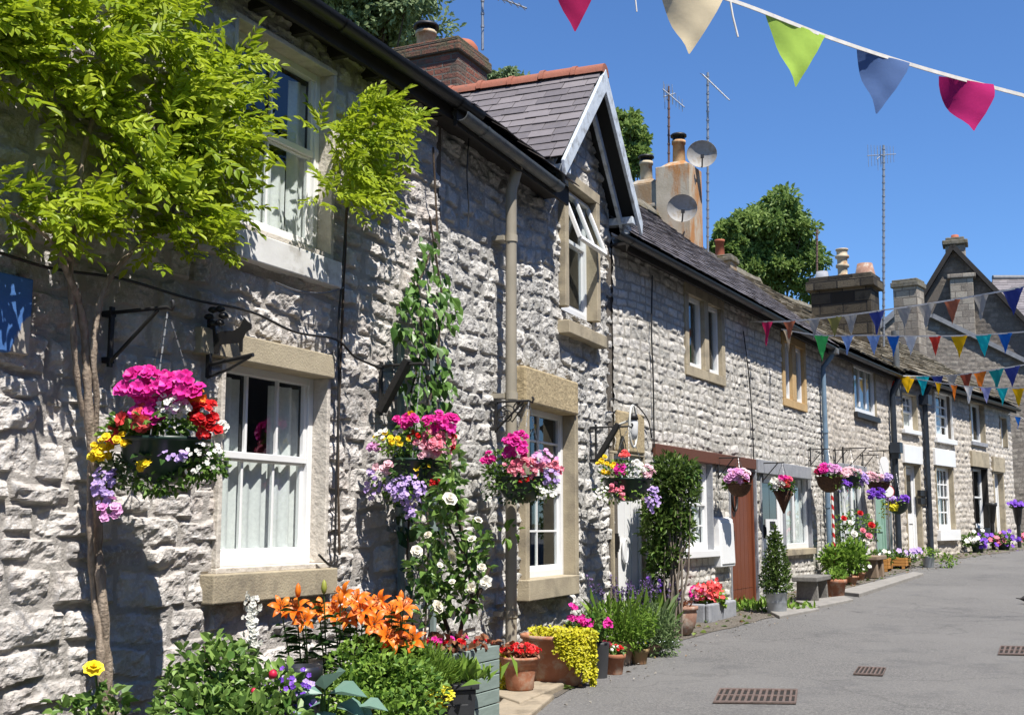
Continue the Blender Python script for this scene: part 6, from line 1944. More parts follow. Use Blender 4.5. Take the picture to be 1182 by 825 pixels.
# soil of the bed
SB = MB(); pts = [wp(FA, 0, 800, d) for d in (0,)]
a0, b0 = -1.5, FA.len - .3
vs_ = []
for i in range(40):
    s = a0 + (b0 - a0) * i / 39
    for d, h in ((0, .06), (.25, .07), (.5, .06), (.75, .03), (.85, -.02)):
        q = FA.w(s, d, 0); vs_.append((q.x, q.y, gz(q.y) + h))
F_ = np.array([[i * 5 + j, i * 5 + j + 1, (i + 1) * 5 + j + 1, (i + 1) * 5 + j] for i in range(39) for j in range(4)])
o = finish('bed_soil', vs_, F_, SOIL, None, True, kind='structure')
# ================================================================== pots and furniture along the foot of the walls
def pot_profile(R, H, kind):
    if kind == 'rimmed':
        return [(R * .68, 0), (R * .70, H * .03), (R * .86, H * .74), (R * .99, H * .75), (R * 1.0, H * .98), (R * .97, H), (R * .88, H), (R * .84, H * .86), (.001, H * .85)]
    if kind == 'bell':
        return [(R * .66, 0), (R * .72, H * .05), (R * .74, H * .3), (R * .84, H * .62), (R * .86, H * .68), (R * .92, H * .69), (R * .93, H * .78), (R * .97, H * .8), (R * .97, H * .9), (R * 1.04, H * .92), (R * 1.04, H), (R * .92, H), (R * .88, H * .88), (.001, H * .86)]
    if kind == 'bowl':
        return [(R * .5, 0), (R * .72, H * .12), (R * .92, H * .45), (R * .98, H * .75), (R * .94, H * .86), (R * 1.05, H * .88), (R * 1.05, H), (R * .92, H), (R * .88, H * .9), (.001, H * .88)]
    if kind == 'bucket':
        return [(R * .82, 0), (R * .84, H * .05), (R * .90, H * .5), (R * .92, H * .52), (R * .92, H * .55), (R * .97, H * .96), (R * 1.02, H * .97), (R * 1.02, H), (R * .95, H), (R * .93, H * .9), (.001, H * .88)]
    return [(R * .72, 0), (R * .97, H * .96), (R * 1.0, H), (R * .92, H), (R * .88, H * .9), (.001, H * .88)]


def pot(label, px, pyb, pyt, wpx, kind, m, name='potted_plant', cat='potted plant', group='flower pots at the foot of the walls', Y=None, base=0.0):
    """px centre, pyb base, pyt rim, wpx rim width"""
    if Y is None: g = GP(px, pyb)
    else:
        g = AD(px, pyb, Y); g.z = gz(Y) + base
    s = scale_at(g.y); R = wpx / 2 / s
    c = Vector((g.x, g.y + R * .8, 0)); c.z = gz(c.y) + base; c.x *= c.y / g.y
    s = scale_at(c.y); R = wpx / 2 / s; top = AD(px, pyt, c.y).z; H = top - c.z
    t = thing(name, label, cat, tuple(c), 0, group)
    mb = MB(); mb.lathe(pot_profile(R, H, kind), 28, tuple(c)); mb.build('pot', m, t)
    mb = MB(); mb.lathe([(R * .86, H * .87), (R * .4, H * .90), (.001, H * .91)], 20, tuple(c)); mb.build('soil', SOIL, t)
    return t, c, R, H, s


BLACKPOT = mat('grey_black_plastic_pot', (.05, .052, .055), (.035, .036, .04), 6, .5)
t, c, R, H, s = pot('terracotta pot of red begonias standing on the sandstone slab', 600, 806, 757, 44, 'bell', TERRA, base=.05)
mound('', t, 'bronze', [('red_begonias', 'red', 34, .022, 5, .3, (0, 0, .02), (R * 1.0, R * .8, .06)), ('pink_begonias', 'coral', 8, .02, 5, .3, (0, 0, .02), (R, R * .8, .06))], (c.x, c.y, c.z + H + .02), (R * 1.0, R * .9, .07), 130, .045, .036, 101)
r = rs(102)
n = 260; P = np.array([tuple(AD(581 + r.normal() * 3, 752 + 48 * r.rand(), c.y - .02 + .1 * r.rand())) for _ in range(n)])
cj2 = thing('golden_trailing_plant', 'narrow golden trailing plant between the sage planter and the red begonia pot', 'trailing plant', tuple(AD(581, 800, c.y)), 0)
leaves('foliage', cj2, LEAF['lime'], P, r.normal(size=(n, 3)) * .6 + np.array([0, -.4, -.5]), np.array([.1, -.8, .5]) + r.normal(size=(n, 3)) * .4, .02 + .01 * r.rand(n), .016 + .006 * r.rand(n), r.rand(n), .1, .1, .45)
# big terracotta with creeping jenny
t, c, R, H, s = pot('largest terracotta pot with golden creeping jenny pouring down its front', 642, 795, 731, 78, 'bell', TERRA)
n = 2600; P = []; 
for _ in range(n):
    if r.rand() < .32:
        x = 612 + 76 * r.rand(); y = 722 + 14 * r.rand() + (x - 612) * .03; q = AD(x, y, c.y + (r.rand() - .6) * R)
    else:
        x = 640 + 48 * r.rand() ** .8; lo = 745 + (x - 640) * .95 + 6 * math.sin(x * .7); y = 730 + (min(lo, 792) - 728) * r.rand() ** .9
        ang = (x - 642) / (40.0); q = AD(x, y, c.y - R * math.sqrt(max(0, 1 - min(.98, ang) ** 2)) * 1.02 - .03 * r.rand())
    P.append(tuple(q))
P = np.array(P)
leaves('foliage', t, LEAF['lime'], P, r.normal(size=(n, 3)) * .6 + np.array([.1, -.5, -.5]), np.array([.1, -.8, .55]) + r.normal(size=(n, 3)) * .45, .022 + .012 * r.rand(n), .02 + .008 * r.rand(n), r.rand(n), .1, .1, .45)
# geranium behind it in black pot
t, c, R, H, s = pot('dark grey plastic pot with magenta pink geraniums behind the creeping jenny', 692, 783, 741, 24, 'plain', BLACKPOT)
cc = AD(684, 722, c.y)
bush('foliage', t, LEAF['mid'], [(cc, (.11, .10, .10)), (AD(668, 722, c.y), (.10, .08, .05))], 260, .045, .04, 104)
for (x, y, rx, rz, n) in ((674, 717, .075, .035, 26), (660, 713, .04, .02, 8), (700, 719, .045, .035, 16), (664, 700, .03, .03, 8)):
    rr = rs(x); P = np.array(AD(x, y, c.y - .12)) + rr.normal(size=(n, 3)) * np.array([rx, .03, rz]) * .55
    blooms('geranium_head', t, PETAL['magenta'], P, np.tile([.1, -.8, .55], (n, 1)) + rr.normal(size=(n, 3)) * .4, .021, x, 5, .2)
stems(t, [(Vector((c.x, c.y, c.z + H)), AD(x, y, c.y - .05)) for x, y in ((674, 720), (700, 722), (664, 703), (660, 716))], .004)
# pair of small terracotta pots
t, c, R, H, s = pot('small orange terracotta pot with red and white bedding, second from the dark pot', 709, 779, 754, 27, 'rimmed', TERRA)
mound('', t, 'mid', [('red_flowers', 'red', 8, .018, 5, .3, (.03, 0, .02), (R * .8, R * .7, .04)), ('white_flowers', 'white', 8, .016, 5, .3, (-.02, 0, .02), (R * .8, R * .7, .04)), ('red_flowers', 'burgundy', 6, .022, 5, .3, (-.07, 0, .06), (.04, .04, .03))], (c.x, c.y, c.z + H + .02), (R * .9, R * .8, .05), 110, .035, .028, 105)
t, c, R, H, s = pot('slim moss stained terracotta pot of white primulas', 738, 767, 748, 23, 'rimmed', mat('mossy_terracotta', (.36, .19, .10), (.22, .20, .09), 5, .9, .2, 50))
mound('', t, 'dark', [('white_flowers', 'white', 16, .022, 5, .2, (0, 0, .02), (R * .9, R * .7, .05)), ('yellow_flowers', 'lemon', 6, .016, 5, .2, (0, 0, .02), (R * .9, R * .7, .05))], (c.x, c.y, c.z + H + .02), (R * .95, R * .8, .06), 110, .035, .028, 106)
t, c, R, H, s = pot('terracotta pot of tall lavender behind the two small pots', 716, 768, 738, 34, 'rimmed', TERRAOLD)


def lavender(root, centre, rx, hgt, n, spikes, seed, key='violet', lm='grey', L=.16):
    r = rs(seed)
    P = np.array(centre) + np.stack([r.normal(size=n) * rx * .42, r.normal(size=n) * rx * .35, r.rand(n) * hgt * .45], 1)
    D = np.stack([(P[:, 0] - centre[0]) / rx * .55 + r.normal(size=n) * .16, (P[:, 1] - centre[1]) / rx * .55 + r.normal(size=n) * .16 - .05, np.ones(n)], 1)
    l = hgt * (.35 + .3 * r.rand(n))
    leaves('foliage', root, LEAF[lm], P, D, r.normal(size=(n, 3)) + np.array([0, -.6, .2]), l, np.full(n, .0075), r.rand(n), .1, .15, .45)
    mb = MB(); Pp = []; Nn = []
    for _ in range(spikes):
        b = np.array(centre) + np.array([r.normal() * rx * .35, r.normal() * rx * .3, hgt * .3]); d = np.array([(b[0] - centre[0]) / rx * .5 + r.normal() * .12, r.normal() * .12, 1.0]); d /= np.linalg.norm(d); h = hgt * (.55 + .3 * r.rand())
        mb.tube([Vector(b), Vector(b + d * h)], .0025, 4)
        for q in np.linspace(.72, 1.03, 16):
            Pp.append(b + d * h * q + r.normal(size=3) * .006); v = r.normal(size=3); Nn.append(v)
    mb.build('stalks', STEMGREEN, root)
    blooms('flower_spikes', root, PETAL[key], Pp, Nn, .012, seed + 3, 4, .3, .8)


bush('foliage', t, LEAF['fresh'], [((c.x, c.y, c.z + H + .14), (.34, .26, .20)), ((c.x - .05, c.y - .05, c.z + H + .02), (.28, .2, .14))], 1900, .065, .013, 107, up=.7, jit=.8)
lavender(t, (c.x, c.y, c.z + H), .30, .50, 40, 15, 107, lm='fresh')
t, c, R, H, s = pot('lavender clump in an old clay pot beside the large clay bowl', 748, 758, 742, 34, 'rimmed', TERRAOLD)
bush('foliage', t, LEAF['grey'], [((c.x, c.y, c.z + H + .14), (.28, .24, .22)), ((c.x + .1, c.y, c.z + H), (.2, .2, .16))], 1500, .06, .013, 108, up=.7, jit=.8)
lavender(t, (c.x, c.y, c.z + H), .26, .52, 40, 18, 109, lm='grey')
RG_ = bedthing('bronze_grass', 'rusty brown grass and violet salvia behind the lavender pots', 'ornamental grass', 765, 715, 13.6)
c = AD(764, 722, 13.6); c.z = gz(13.6)
r = rs(110); n = 160; P = np.array(c) + r.normal(size=(n, 3)) * np.array([.07, .06, 0]); D = np.stack([r.normal(size=n) * .22 + .0, r.normal(size=n) * .2, np.ones(n)], 1)
leaves('foliage', RG_, LEAF['bronze'], P, D, r.normal(size=(n, 3)), .25 + .32 * r.rand(n), np.full(n, .008), r.rand(n), .1, .25, .45)
c2 = AD(757, 715, 13.3); c2.z = gz(13.3); lavender(RG_, tuple(c2), .18, .62, 160, 9, 112, 'purple', 'mid')
# clear plastic tray
p = GP(768, 746); TR = thing('plastic_tray', 'small clear plastic tray left on the ground by the clay bowl', 'tray', tuple(p), rad(30))
mb = MB(WM[TR.name]); mb.lathe([(.10, 0), (.13, .05), (.14, .05), (.135, .055), (.125, .052), (.097, .006), (.001, .006)], 4, sx=1.3); mb.build('tray', mat('cloudy_white_plastic', (.62, .68, .72), (.5, .56, .6), 9, .25), TR)
# clay bowl with old shrub
t, c, R, H, s = pot('wide weathered clay bowl at the foot of the tall shrub', 784, 735, 699, 42, 'bowl', TERRAOLD, cat='potted plant')
bush('foliage', t, LEAF['bronze'], [((c.x, c.y, c.z + H), (R * .9, R * .7, .05))], 60, .06, .012, 113, up=.9)
# tall shrub
SH = bedthing('tall_evergreen_shrub', 'tall bushy evergreen with bare grey stems beside the white boarded door', 'shrub', 775, 700, 13.4)
sg = AD(775, 700, 13.4); sg.z = gz(13.4); s = scale_at(13.4)
bl = [(AD(x, y, 13.4), (rx / s, .26, ry / s)) for x, y, rx, ry in ((775, 545, 24, 22), (784, 570, 24, 26), (764, 560, 18, 26), (762, 605, 20, 24), (752, 590, 10, 12), (795, 545, 10, 14), (772, 600, 26, 24), (757, 634, 14, 16), (772, 640, 18, 20), (760, 655, 14, 14), (792, 610, 9, 20), (744, 612, 6, 6))]
bush('foliage', SH, LEAF['conifer'], bl, 4000, .075, .024, 114, up=.5, jit=.8, shell=.3)
bush('foliage', SH, LEAF['mid'], bl[4:], 500, .07, .03, 115, up=.3, jit=.6)
mb = MB(); rnd = random.Random(9)
for k in range(14):
    x = 768 + 2.2 * k + rnd.uniform(-3, 3); b = Vector((sg.x + rnd.uniform(-.12, .12), sg.y + rnd.uniform(-.1, .1), sg.z)); e = AD(x, rnd.uniform(560, 640), 13.25)
    mb.tube([b, b.lerp(e, .5) + Vector((rnd.uniform(-.05, .05), -.08, 0)), e], [.016, .012, .006], 6)
mb.build('stem', mat('bare_grey_twigs', (.24, .20, .16), (.16, .13, .10), 20, .9), SH)
# stone trough with geraniums
Yt = 15.35
TRG = thing('stone_trough', 'stone trough on low blocks filled with coral red geraniums', 'planter', (AD(820, 700, Yt).x, Yt, gz(Yt)), FC.rot, None)
M = WM[TRG.name]; s = scale_at(Yt); zt = AD(820, 694, Yt).z - gz(Yt)
mb = MB(M); L_, D_ = 1.05, .34
mb.box(-L_ / 2, L_ / 2, -D_ / 2, -D_ / 2 + .06, zt - .26, zt); mb.box(-L_ / 2, L_ / 2, D_ / 2 - .06, D_ / 2, zt - .26, zt); mb.box(-L_ / 2, -L_ / 2 + .06, -D_ / 2 + .061, D_ / 2 - .061, zt - .26, zt); mb.box(L_ / 2 - .06, L_ / 2, -D_ / 2 + .061, D_ / 2 - .061, zt - .26, zt); mb.box(-L_ / 2 + .061, L_ / 2 - .061, -D_ / 2 + .061, D_ / 2 - .061, zt - .255, zt - .05)
mb.build('trough', GREYSTONE, TRG, bevel=.02)
mb = MB(M)
for x in (-.42, .42): mb.box(x - .08, x + .08, -.12, .12, 0, zt - .262)
mb.build('support_block', GREYSTONE, TRG, bevel=.015)
cc = AD(815, 688, Yt - .1)
bush('foliage', TRG, LEAF['fresh'], [(AD(812, 688, Yt), (.26, .14, .12)), (AD(826, 694, Yt - .1), (.14, .1, .10))], 420, .06, .05, 116)
for (x, y, n, key) in ((812, 679, 26, 'coral'), (822, 676, 22, 'coral'), (830, 682, 16, 'coral'), (808, 685, 18, 'pink'), (797, 682, 14, 'magenta'), (820, 685, 16, 'coral')):
    rr = rs(x + y); P = np.array(AD(x, y, Yt - .22)) + rr.normal(size=(n, 3)) * np.array([.055, .03, .04])
    blooms('geranium_head', TRG, PETAL[key], P, np.tile([.1, -.8, .55], (n, 1)) + rr.normal(size=(n, 3)) * .4, .027, x, 5, .2)
# weeds at wall foot
r = rs(120)
for (px, py, n, lb) in ((872, 700, 130, 'green weeds growing at the foot of the brown door'), (915, 704, 60, 'low weeds in front of the galvanised bucket'), (858, 704, 60, 'dry weeds at the edge of the lane by the trough')):
    g = GP(px, py); w = thing('weeds', lb, 'weeds', tuple(g), 0)
    P = np.array(g) + np.stack([r.normal(size=n) * .18, r.normal(size=n) * .12, np.zeros(n)], 1); P[:, 2] = [gz(y) for y in P[:, 1]]
    leaves('foliage', w, LEAF['fresh'], P, np.stack([r.normal(size=n) * .6, r.normal(size=n) * .6, np.ones(n)], 1), r.normal(size=(n, 3)), .06 + .10 * r.rand(n), .014 + .02 * r.rand(n), r.rand(n), .1, .4)
# topiary in galvanised bucket
ZINC = mat('galvanised_zinc', (.42, .45, .48), (.30, .33, .36), 14, .38, .05, 40, metal=.55)
t, c, R, H, s = pot('clipped cone evergreen in a galvanised bucket outside the half glazed white door', 897, 709, 683, 25, 'bucket', ZINC)
bl = [((c.x, c.y, c.z + H + h), (w, w, .13)) for h, w in ((.08, .20), (.22, .19), (.36, .165), (.50, .13), (.64, .085), (.74, .05))]
bush('foliage', t, LEAF['conifer'], bl, 1900, .05, .022, 121, up=.6, shell=.6)
bush('foliage', t, LEAF['grey'], [(AD(888, 672, c.y), (.12, .1, .14))], 120, .05, .03, 122)
mb = MB(); mb.tube([(c.x, c.y, c.z + H * .8), (c.x, c.y, c.z + H + .6)], .02, 6); mb.build('trunk', DARKBARK, t)
# low bench
BENCHW = mat('weathered_grey_timber', (.20, .19, .17), (.13, .125, .115), 6, .9, .3, 40, stretch=(1, 6, 6))


def bench(name, label, cx, cy, rot, L, W, H, m, legw=.07, gap=.18):
    t = thing(name, label, 'bench', (cx, cy, gz(cy)), rot)
    M = WM[t.name]
    mb = MB(M); mb.box(-L / 2, L / 2, -W / 2, W / 2, H - .07, H); mb.build('seat', m, t, bevel=.012)
    for s_ in (-1, 1):
        mb = MB(M); x = s_ * (L / 2 - gap)
        mb.hexa([(x - legw / 2, -W * .44, 0), (x + legw / 2, -W * .44, 0), (x + legw / 2, W * .44, 0), (x - legw / 2, W * .44, 0), (x - legw / 2, -W * .40, H - .071), (x + legw / 2, -W * .40, H - .071), (x + legw / 2, W * .40, H - .071), (x - legw / 2, W * .40, H - .071)])
        mb.build('leg', m, t, bevel=.01)
    return t


p = GP(936, 694); Yb = p.y + .12
bench('low_bench', 'low weathered timber bench between the bucket and the terracotta pots', AD(938, 690, Yb).x, Yb, FC.rot + rad(3), 1.05, .36, AD(938, 664, Yb).z - gz(Yb), BENCHW)
Yb = 21.9
bench('stone_bench', 'higher slab topped bench outside the sage green door', AD(1004, 660, Yb).x, Yb, FD.rot + rad(4), .95, .45, AD(1004, 641, Yb).z - gz(Yb), mat('brown_slab', (.26, .19, .13), (.18, .13, .09), 7, .85, .3, 30), .16, .2)
# terracotta pots with shrub
t, c, R, H, s = pot('orange terracotta pot at the end of the low bench', 965, 690, 668, 26, 'rimmed', TERRA)
bush('foliage', t, LEAF['fresh'], [((c.x, c.y, c.z + H + .05), (.16, .14, .10))], 160, .07, .03, 131)
t, c, R, H, s = pot('second terracotta pot holding a bushy bright green shrub', 979, 686, 664, 26, 'rimmed', TERRA, Y=20.3)
bush('foliage', t, LEAF['fresh'], [(AD(975, 648, c.y), (.34, .25, .22)), (AD(985, 640, c.y), (.22, .2, .24)), (AD(962, 645, c.y), (.2, .2, .2))], 800, .11, .045, 132, up=.6)
t, c, R, H, s = pot('third smaller terracotta pot tucked by the stone bench with white blooms', 991, 677, 660, 18, 'rimmed', TERRA, Y=21.2)
bush('foliage', t, LEAF['mid'], [((c.x, c.y, c.z + H + .08), (.16, .12, .10))], 120, .06, .03, 133)
rr = rs(7); P = np.array((c.x, c.y - .12, c.z + H + .1)) + rr.normal(size=(12, 3)) * np.array([.1, .03, .05]); blooms('white_flowers', t, PETAL['white'], P, np.tile([0, -.8, .5], (12, 1)), .035, 5, 5, .2)
# climbing rose beside it
CRn = bedthing('red_climbing_rose', 'loose rose with red and white blooms in front of the low triple window', 'rose bush', 985, 655, 21.6)
s = scale_at(21.6)
bush('foliage', CRn, LEAF['rose'], [(AD(x, y, 21.5), (rx / s, .2, ry / s)) for x, y, rx, ry in ((975, 612, 12, 18), (990, 605, 16, 16), (1003, 612, 12, 14), (985, 628, 16, 10))], 420, .07, .04, 134)
mb = MB(); b = AD(985, 668, 21.6); b.z = gz(21.6)
for x, y in ((972, 600), (988, 592), (1002, 605)): mb.tube([b, AD((985 + x) / 2, 630, 21.5), AD(x, y, 21.5)], [.014, .01, .006], 6)
mb.build('stem', DARKBARK, CRn)
for x, y, key in ((993, 592, 'red'), (1006, 606, 'red'), (982, 603, 'white'), (974, 598, 'red'), (1000, 625, 'white'), (996, 612, 'pink'), (986, 616, 'white'), (1003, 618, 'pink')):
    blooms('rose_flower', CRn, PETAL[key], [AD(x, y, 21.25)], [(.1, -.8, .5)], .06, x, 7, .2, 1.1, rings=3)
# wooden planters
PINE = mat('honey_stained_pine', (.50, .24, .06), (.38, .17, .04), 6, .6, .15, 30, stretch=(1, 1, 7))
for (x, y, Y, w, lb, sd) in ((1018, 662, 23.4, .55, 'smaller honey coloured wooden planter next to the stone bench', 141), (1039, 660, 24.2, .78, 'longer honey coloured wooden planter below the dark hopper pipe', 142)):
    q = AD(x, y, Y); hh = AD(x, 644 if sd == 141 else 643, Y).z - gz(Y)
    t = timber_box('wooden_planter', lb, q.x, Y, FD.rot + rad(6), w, .34, hh, 3, PINE, .0, legs=.05, group='honey coloured wooden planters')
    c0 = (q.x, Y, gz(Y) + hh)
    bush('foliage', t, LEAF['mid'], [(c0, (w * .48, .17, .14))], 320, .06, .03, sd)
    rr = rs(sd); n = 12; P = np.array(c0) + np.stack([rr.normal(size=n) * w * .22, -.16 - .05 * rr.rand(n), .06 + .1 * rr.rand(n)], 1)
    if sd == 142:
        P[:, 0] = c0[0] + .25 + .1 * rr.normal(size=n); blooms('mauve_flowers', t, PETAL['lavender'], P, np.tile([0, -.8, .5], (n, 1)), .05, sd, 5, .2)
    else: blooms('white_flowers', t, PETAL['white'], P[:4], np.tile([0, -.8, .5], (4, 1)), .04, sd, 5, .2)
# pale pot below the paned window
t, c, R, H, s = pot('pale grey glazed pot of yellow green foliage below the far paned window', 1072, 655, 642, 15, 'plain', ZINC)
bush('foliage', t, LEAF['fresh'], [((c.x, c.y, c.z + H + .06), (.26, .16, .10)), ((c.x + .35, c.y - .1, c.z + .12), (.16, .12, .14))], 240, .07, .03, 151)
# pansies by the far door
for (x, lb, sd) in ((1129, 'green pot of purple pansies under the far dark silled window', 161), (1159, 'green pot of purple and white pansies right of the last white door', 162)):
    t, c, R, H, s = pot(lb, x, 638 if sd == 161 else 635, 628 if sd == 161 else 627, 15, 'plain', PLASTICGREEN)
    bush('foliage', t, LEAF['mid'], [((c.x - .1, c.y, c.z + H + .1), (.34, .2, .14))], 260, .08, .05, sd)
    rr = rs(sd); n = 10; P = np.array((c.x + .14, c.y - .2, c.z + H + .08)) + rr.normal(size=(n, 3)) * np.array([.14, .04, .10]); blooms('purple_pansies', t, PETAL['purple'], P, np.tile([.1, -.8, .5], (n, 1)) + rr.normal(size=(n, 3)) * .2, .06, sd, 5, .2)
    n = 10; P = np.array((c.x - .18, c.y - .2, c.z + H + .12)) + rr.normal(size=(n, 3)) * np.array([.1, .04, .08]); blooms('white_pansies', t, PETAL['white' if sd == 161 else 'pink'], P, np.tile([.1, -.8, .5], (n, 1)), .06, sd + 1, 5, .2)
# black posts with planter heads
for (x, yb, yt, lb) in ((1147, 634, 580, 'black post with a tapering head in front of the last white door'), (1177, 632, 583, 'black post topped with purple flowers at the end corner')):
    g = GP(x, yb); s = scale_at(g.y); zt = AD(x, yt, g.y).z
    t = thing('black_post', lb, 'post', tuple(g), 0, 'black planter posts')
    mb = MB(); mb.tube([(g.x, g.y, g.z), (g.x, g.y, zt - .5)], .05, 10); mb.build('post', IRON, t)
    mb = MB(); mb.lathe([(.06, 0), (.075, .05), (.12, .40), (.14, .42), (.14, .5), (.11, .5), (.10, .44), (.001, .43)], 14, (g.x, g.y, zt - .5)); mb.build('planter_head', IRON, t)
    if x > 1160:
        rr = rs(x); n = 30; P = np.array((g.x, g.y - .1, zt + .03)) + rr.normal(size=(n, 3)) * np.array([.13, .05, .05]); blooms('purple_flowers', t, PETAL['purple'], P, np.tile([.1, -.8, .6], (n, 1)), .055, 7, 5, .2)
        bush('foliage', t, LEAF['mid'], [((g.x, g.y, zt), (.2, .15, .08))], 80, .07, .04, 8)
PB = bedthing('pink_flower_bed', 'faint strip of pink flowers beyond the end corner', 'flower bed', 1180, 622, 35.5)
c0 = AD(1182, 623, 35.5)
bush('foliage', PB, LEAF['mid'], [(c0, (.5, .3, .2))], 160, .1, .05, 171); rr = rs(3); n = 40; P = np.array(c0) + rr.normal(size=(n, 3)) * np.array([.35, .1, .12]) + np.array([0, -.25, .05]); blooms('pink_flowers', PB, PETAL['pink'], P, np.tile([0, -.8, .5], (n, 1)), .06, 4, 5, .2)
# ================================================================== fittings on the walls
# blue flaking sign stone at the left edge
m, nt, out = new_mat('flaking_blue_paint')
b_ = N(nt, 'ShaderNodeBsdfPrincipled'); b_.inputs['Roughness'].default_value = .8
tc = N(nt, 'ShaderNodeTexCoord'); sp = N(nt, 'ShaderNodeSeparateXYZ'); nt.links.new(tc.outputs['Object'], sp.inputs[0])
ns = noise(nt, 9, 5, .6)
ma = N(nt, 'ShaderNodeMath', operation='MULTIPLY_ADD'); ma.inputs[1].default_value = .16; nt.links.new(ns, ma.inputs[0])
mb_ = N(nt, 'ShaderNodeMath', operation='MULTIPLY_ADD'); mb_.inputs[1].default_value = -.55; nt.links.new(sp.outputs[2], mb_.inputs[0]); nt.links.new(sp.outputs[0], mb_.inputs[2])
nt.links.new(mb_.outputs[0], ma.inputs[2])
col = mixc(nt, ramp(nt, ma.outputs[0], [(.055, (0, 0, 0)), (.07, (1, 1, 1))]), (.055, .16, .42), (.44, .40, .34))
col = mixc(nt, .3, col, mixc(nt, noise(nt, 14, 5), (.3, .3, .3), (1.3, 1.3, 1.3)), 'MULTIPLY')
nt.links.new(col, b_.inputs['Base Color']); nt.links.new(bump(nt, noise(nt, 40, 4), .3), b_.inputs['Normal']); nt.links.new(b_.outputs[0], out.inputs[0])
e0 = FA.at(37, 365, .06); zt = FA.at(37, 322, .06)[1]; zb = FA.at(37, 411, .06)[1]
mb = MB(FA.M); mb.box(e0[0] - .75, e0[0], -.06, .03, zb, zt)
o = mb.build('painted_stone_panel', m, None, origin=tuple(FA.w(e0[0], .06, (zb + zt) / 2)), bevel=.008)
o.data.transform(Matrix.Rotation(-FA.rot, 4, 'Z')); o.rotation_euler = (0, 0, FA.rot); WM[o.name] = None
setp(o, 'stone panel with flaking blue paint at the left edge of the near wall', 'wall panel')
# ornamental iron with animal figure above the lower window
sx, z0 = FA.at(236, 432, .03); zt = FA.at(236, 372, .03)[1]
IB = thing('ornamental_bracket', 'dark iron bracket with a cut-out animal figure in the shade above the lower window', 'bracket', tuple(FA.w(sx, .03, z0)), FA.rot)
mb = MB(FA.M); mb.box(sx - .012, sx + .012, -.07, -.045, z0 - .02, zt + .02); mb.tube([(sx, -.05, z0 + .05), (sx, -.36, z0 + .09)], .012, 8); mb.tube([(sx, -.05, z0 - .02), (sx, -.2, z0 + .02), (sx, -.34, z0 + .08)], .009, 8); mb.build('frame', IRON, IB)
mb = MB(FA.M)
for k in range(6):
    q = 2 * PI * k / 6; mb.lathe([(.001, -.02), (.025, -.01), (.03, 0), (.02, .015), (.001, .02)], 8, (sx, -.10 + .05 * math.cos(q), zt + .03 + .045 * math.sin(q)))
mb.build('leaf_rosette', IRON, IB)
A_ = [(-.11, .13), (-.13, .28), (-.115, .29), (-.10, .24), (-.06, .255), (.02, .25), (.07, .27), (.10, .32), (.115, .30), (.15, .28), (.15, .255), (.11, .235), (.09, .20), (.09, .13), (.075, .13), (.065, .18), (-.07, .18), (-.085, .13)]
mb = MB(FA.M); n = len(A_)
vs_ = [(sx - .004, -.20 - a * .95, z0 - .02 + b) for a, b in A_] + [(sx + .004, -.20 - a * .95, z0 - .02 + b) for a, b in A_]
mb.add(vs_, [tuple(range(n)), tuple(range(n, 2 * n))[::-1]] + [(i, i + n, (i + 1) % n + n, (i + 1) % n) for i in range(n)]); mb.build('animal_figure', IRON, IB)


# cables
def cable(label, fr, pts, r=.007, m=IRON, name='cable', cat='cable'):
    P = [wp(fr, *p) for p in pts]; fine = []
    for i in range(len(P) - 1):
        p0 = P[max(i - 1, 0)]; p1 = P[i]; p2 = P[i + 1]; p3 = P[min(i + 2, len(P) - 1)]
        for k in range(6):
            t = k / 6; fine.append(.5 * ((2 * p1) + (p2 - p0) * t + (2 * p0 - 5 * p1 + 4 * p2 - p3) * t * t + (3 * p1 - p0 - 3 * p2 + p3) * t ** 3))
    fine.append(P[-1])
    mb = MB(); mb.tube(fine, r, 6)
    o = mb.build(name, m, None, origin=tuple(P[0])); return setp(o, label, cat, 'cables clipped to the walls')


cable('long black cable sagging across the near wall above the lower window', FA, [(-30, 286, .07), (0, 292, .07), (60, 310, .08), (140, 322, .08), (220, 345, .08), (290, 360, .08), (340, 383, .08), (388, 392, .07), (410, 412, .07), (440, 425, .07)], .008)
cable('vertical black cable dropping beside the near windows', FA, [(399, 262, .07), (395, 320, .07), (391, 372, .07), (391, 440, .07), (390, 500, .07), (388, 560, .07), (387, 620, .07), (384, 652, .07), (368, 640, .07)], .008)
cable('thin grey wire looping below the upper white window sill', FA, [(318, 326, .07), (345, 336, .07), (375, 338, .07), (396, 332, .07)], .006, CHAIN)
cable('thin black cable running down from the eaves at the cottage joint', FB, [(541, 160, .1), (539, 200, .1), (541, 240, .1), (540, 262, .1)], .006)
cable('thin dark cable dropping down the long cottage front', FC, [(753, 318, .04), (752, 380, .04), (754, 440, .04), (755, 516, .04)], .010)
cable('thin wire above the lantern on the long cottage', FC, [(703, 470, .05), (706, 460, .06), (722, 466, .06), (735, 468, .06), (748, 485, .06), (752, 505, .05)], .008)
cable('thin dark cable near the blue down-pipe', FC, [(858, 382, .04), (864, 430, .04), (868, 480, .04), (870, 530, .04)], .009)
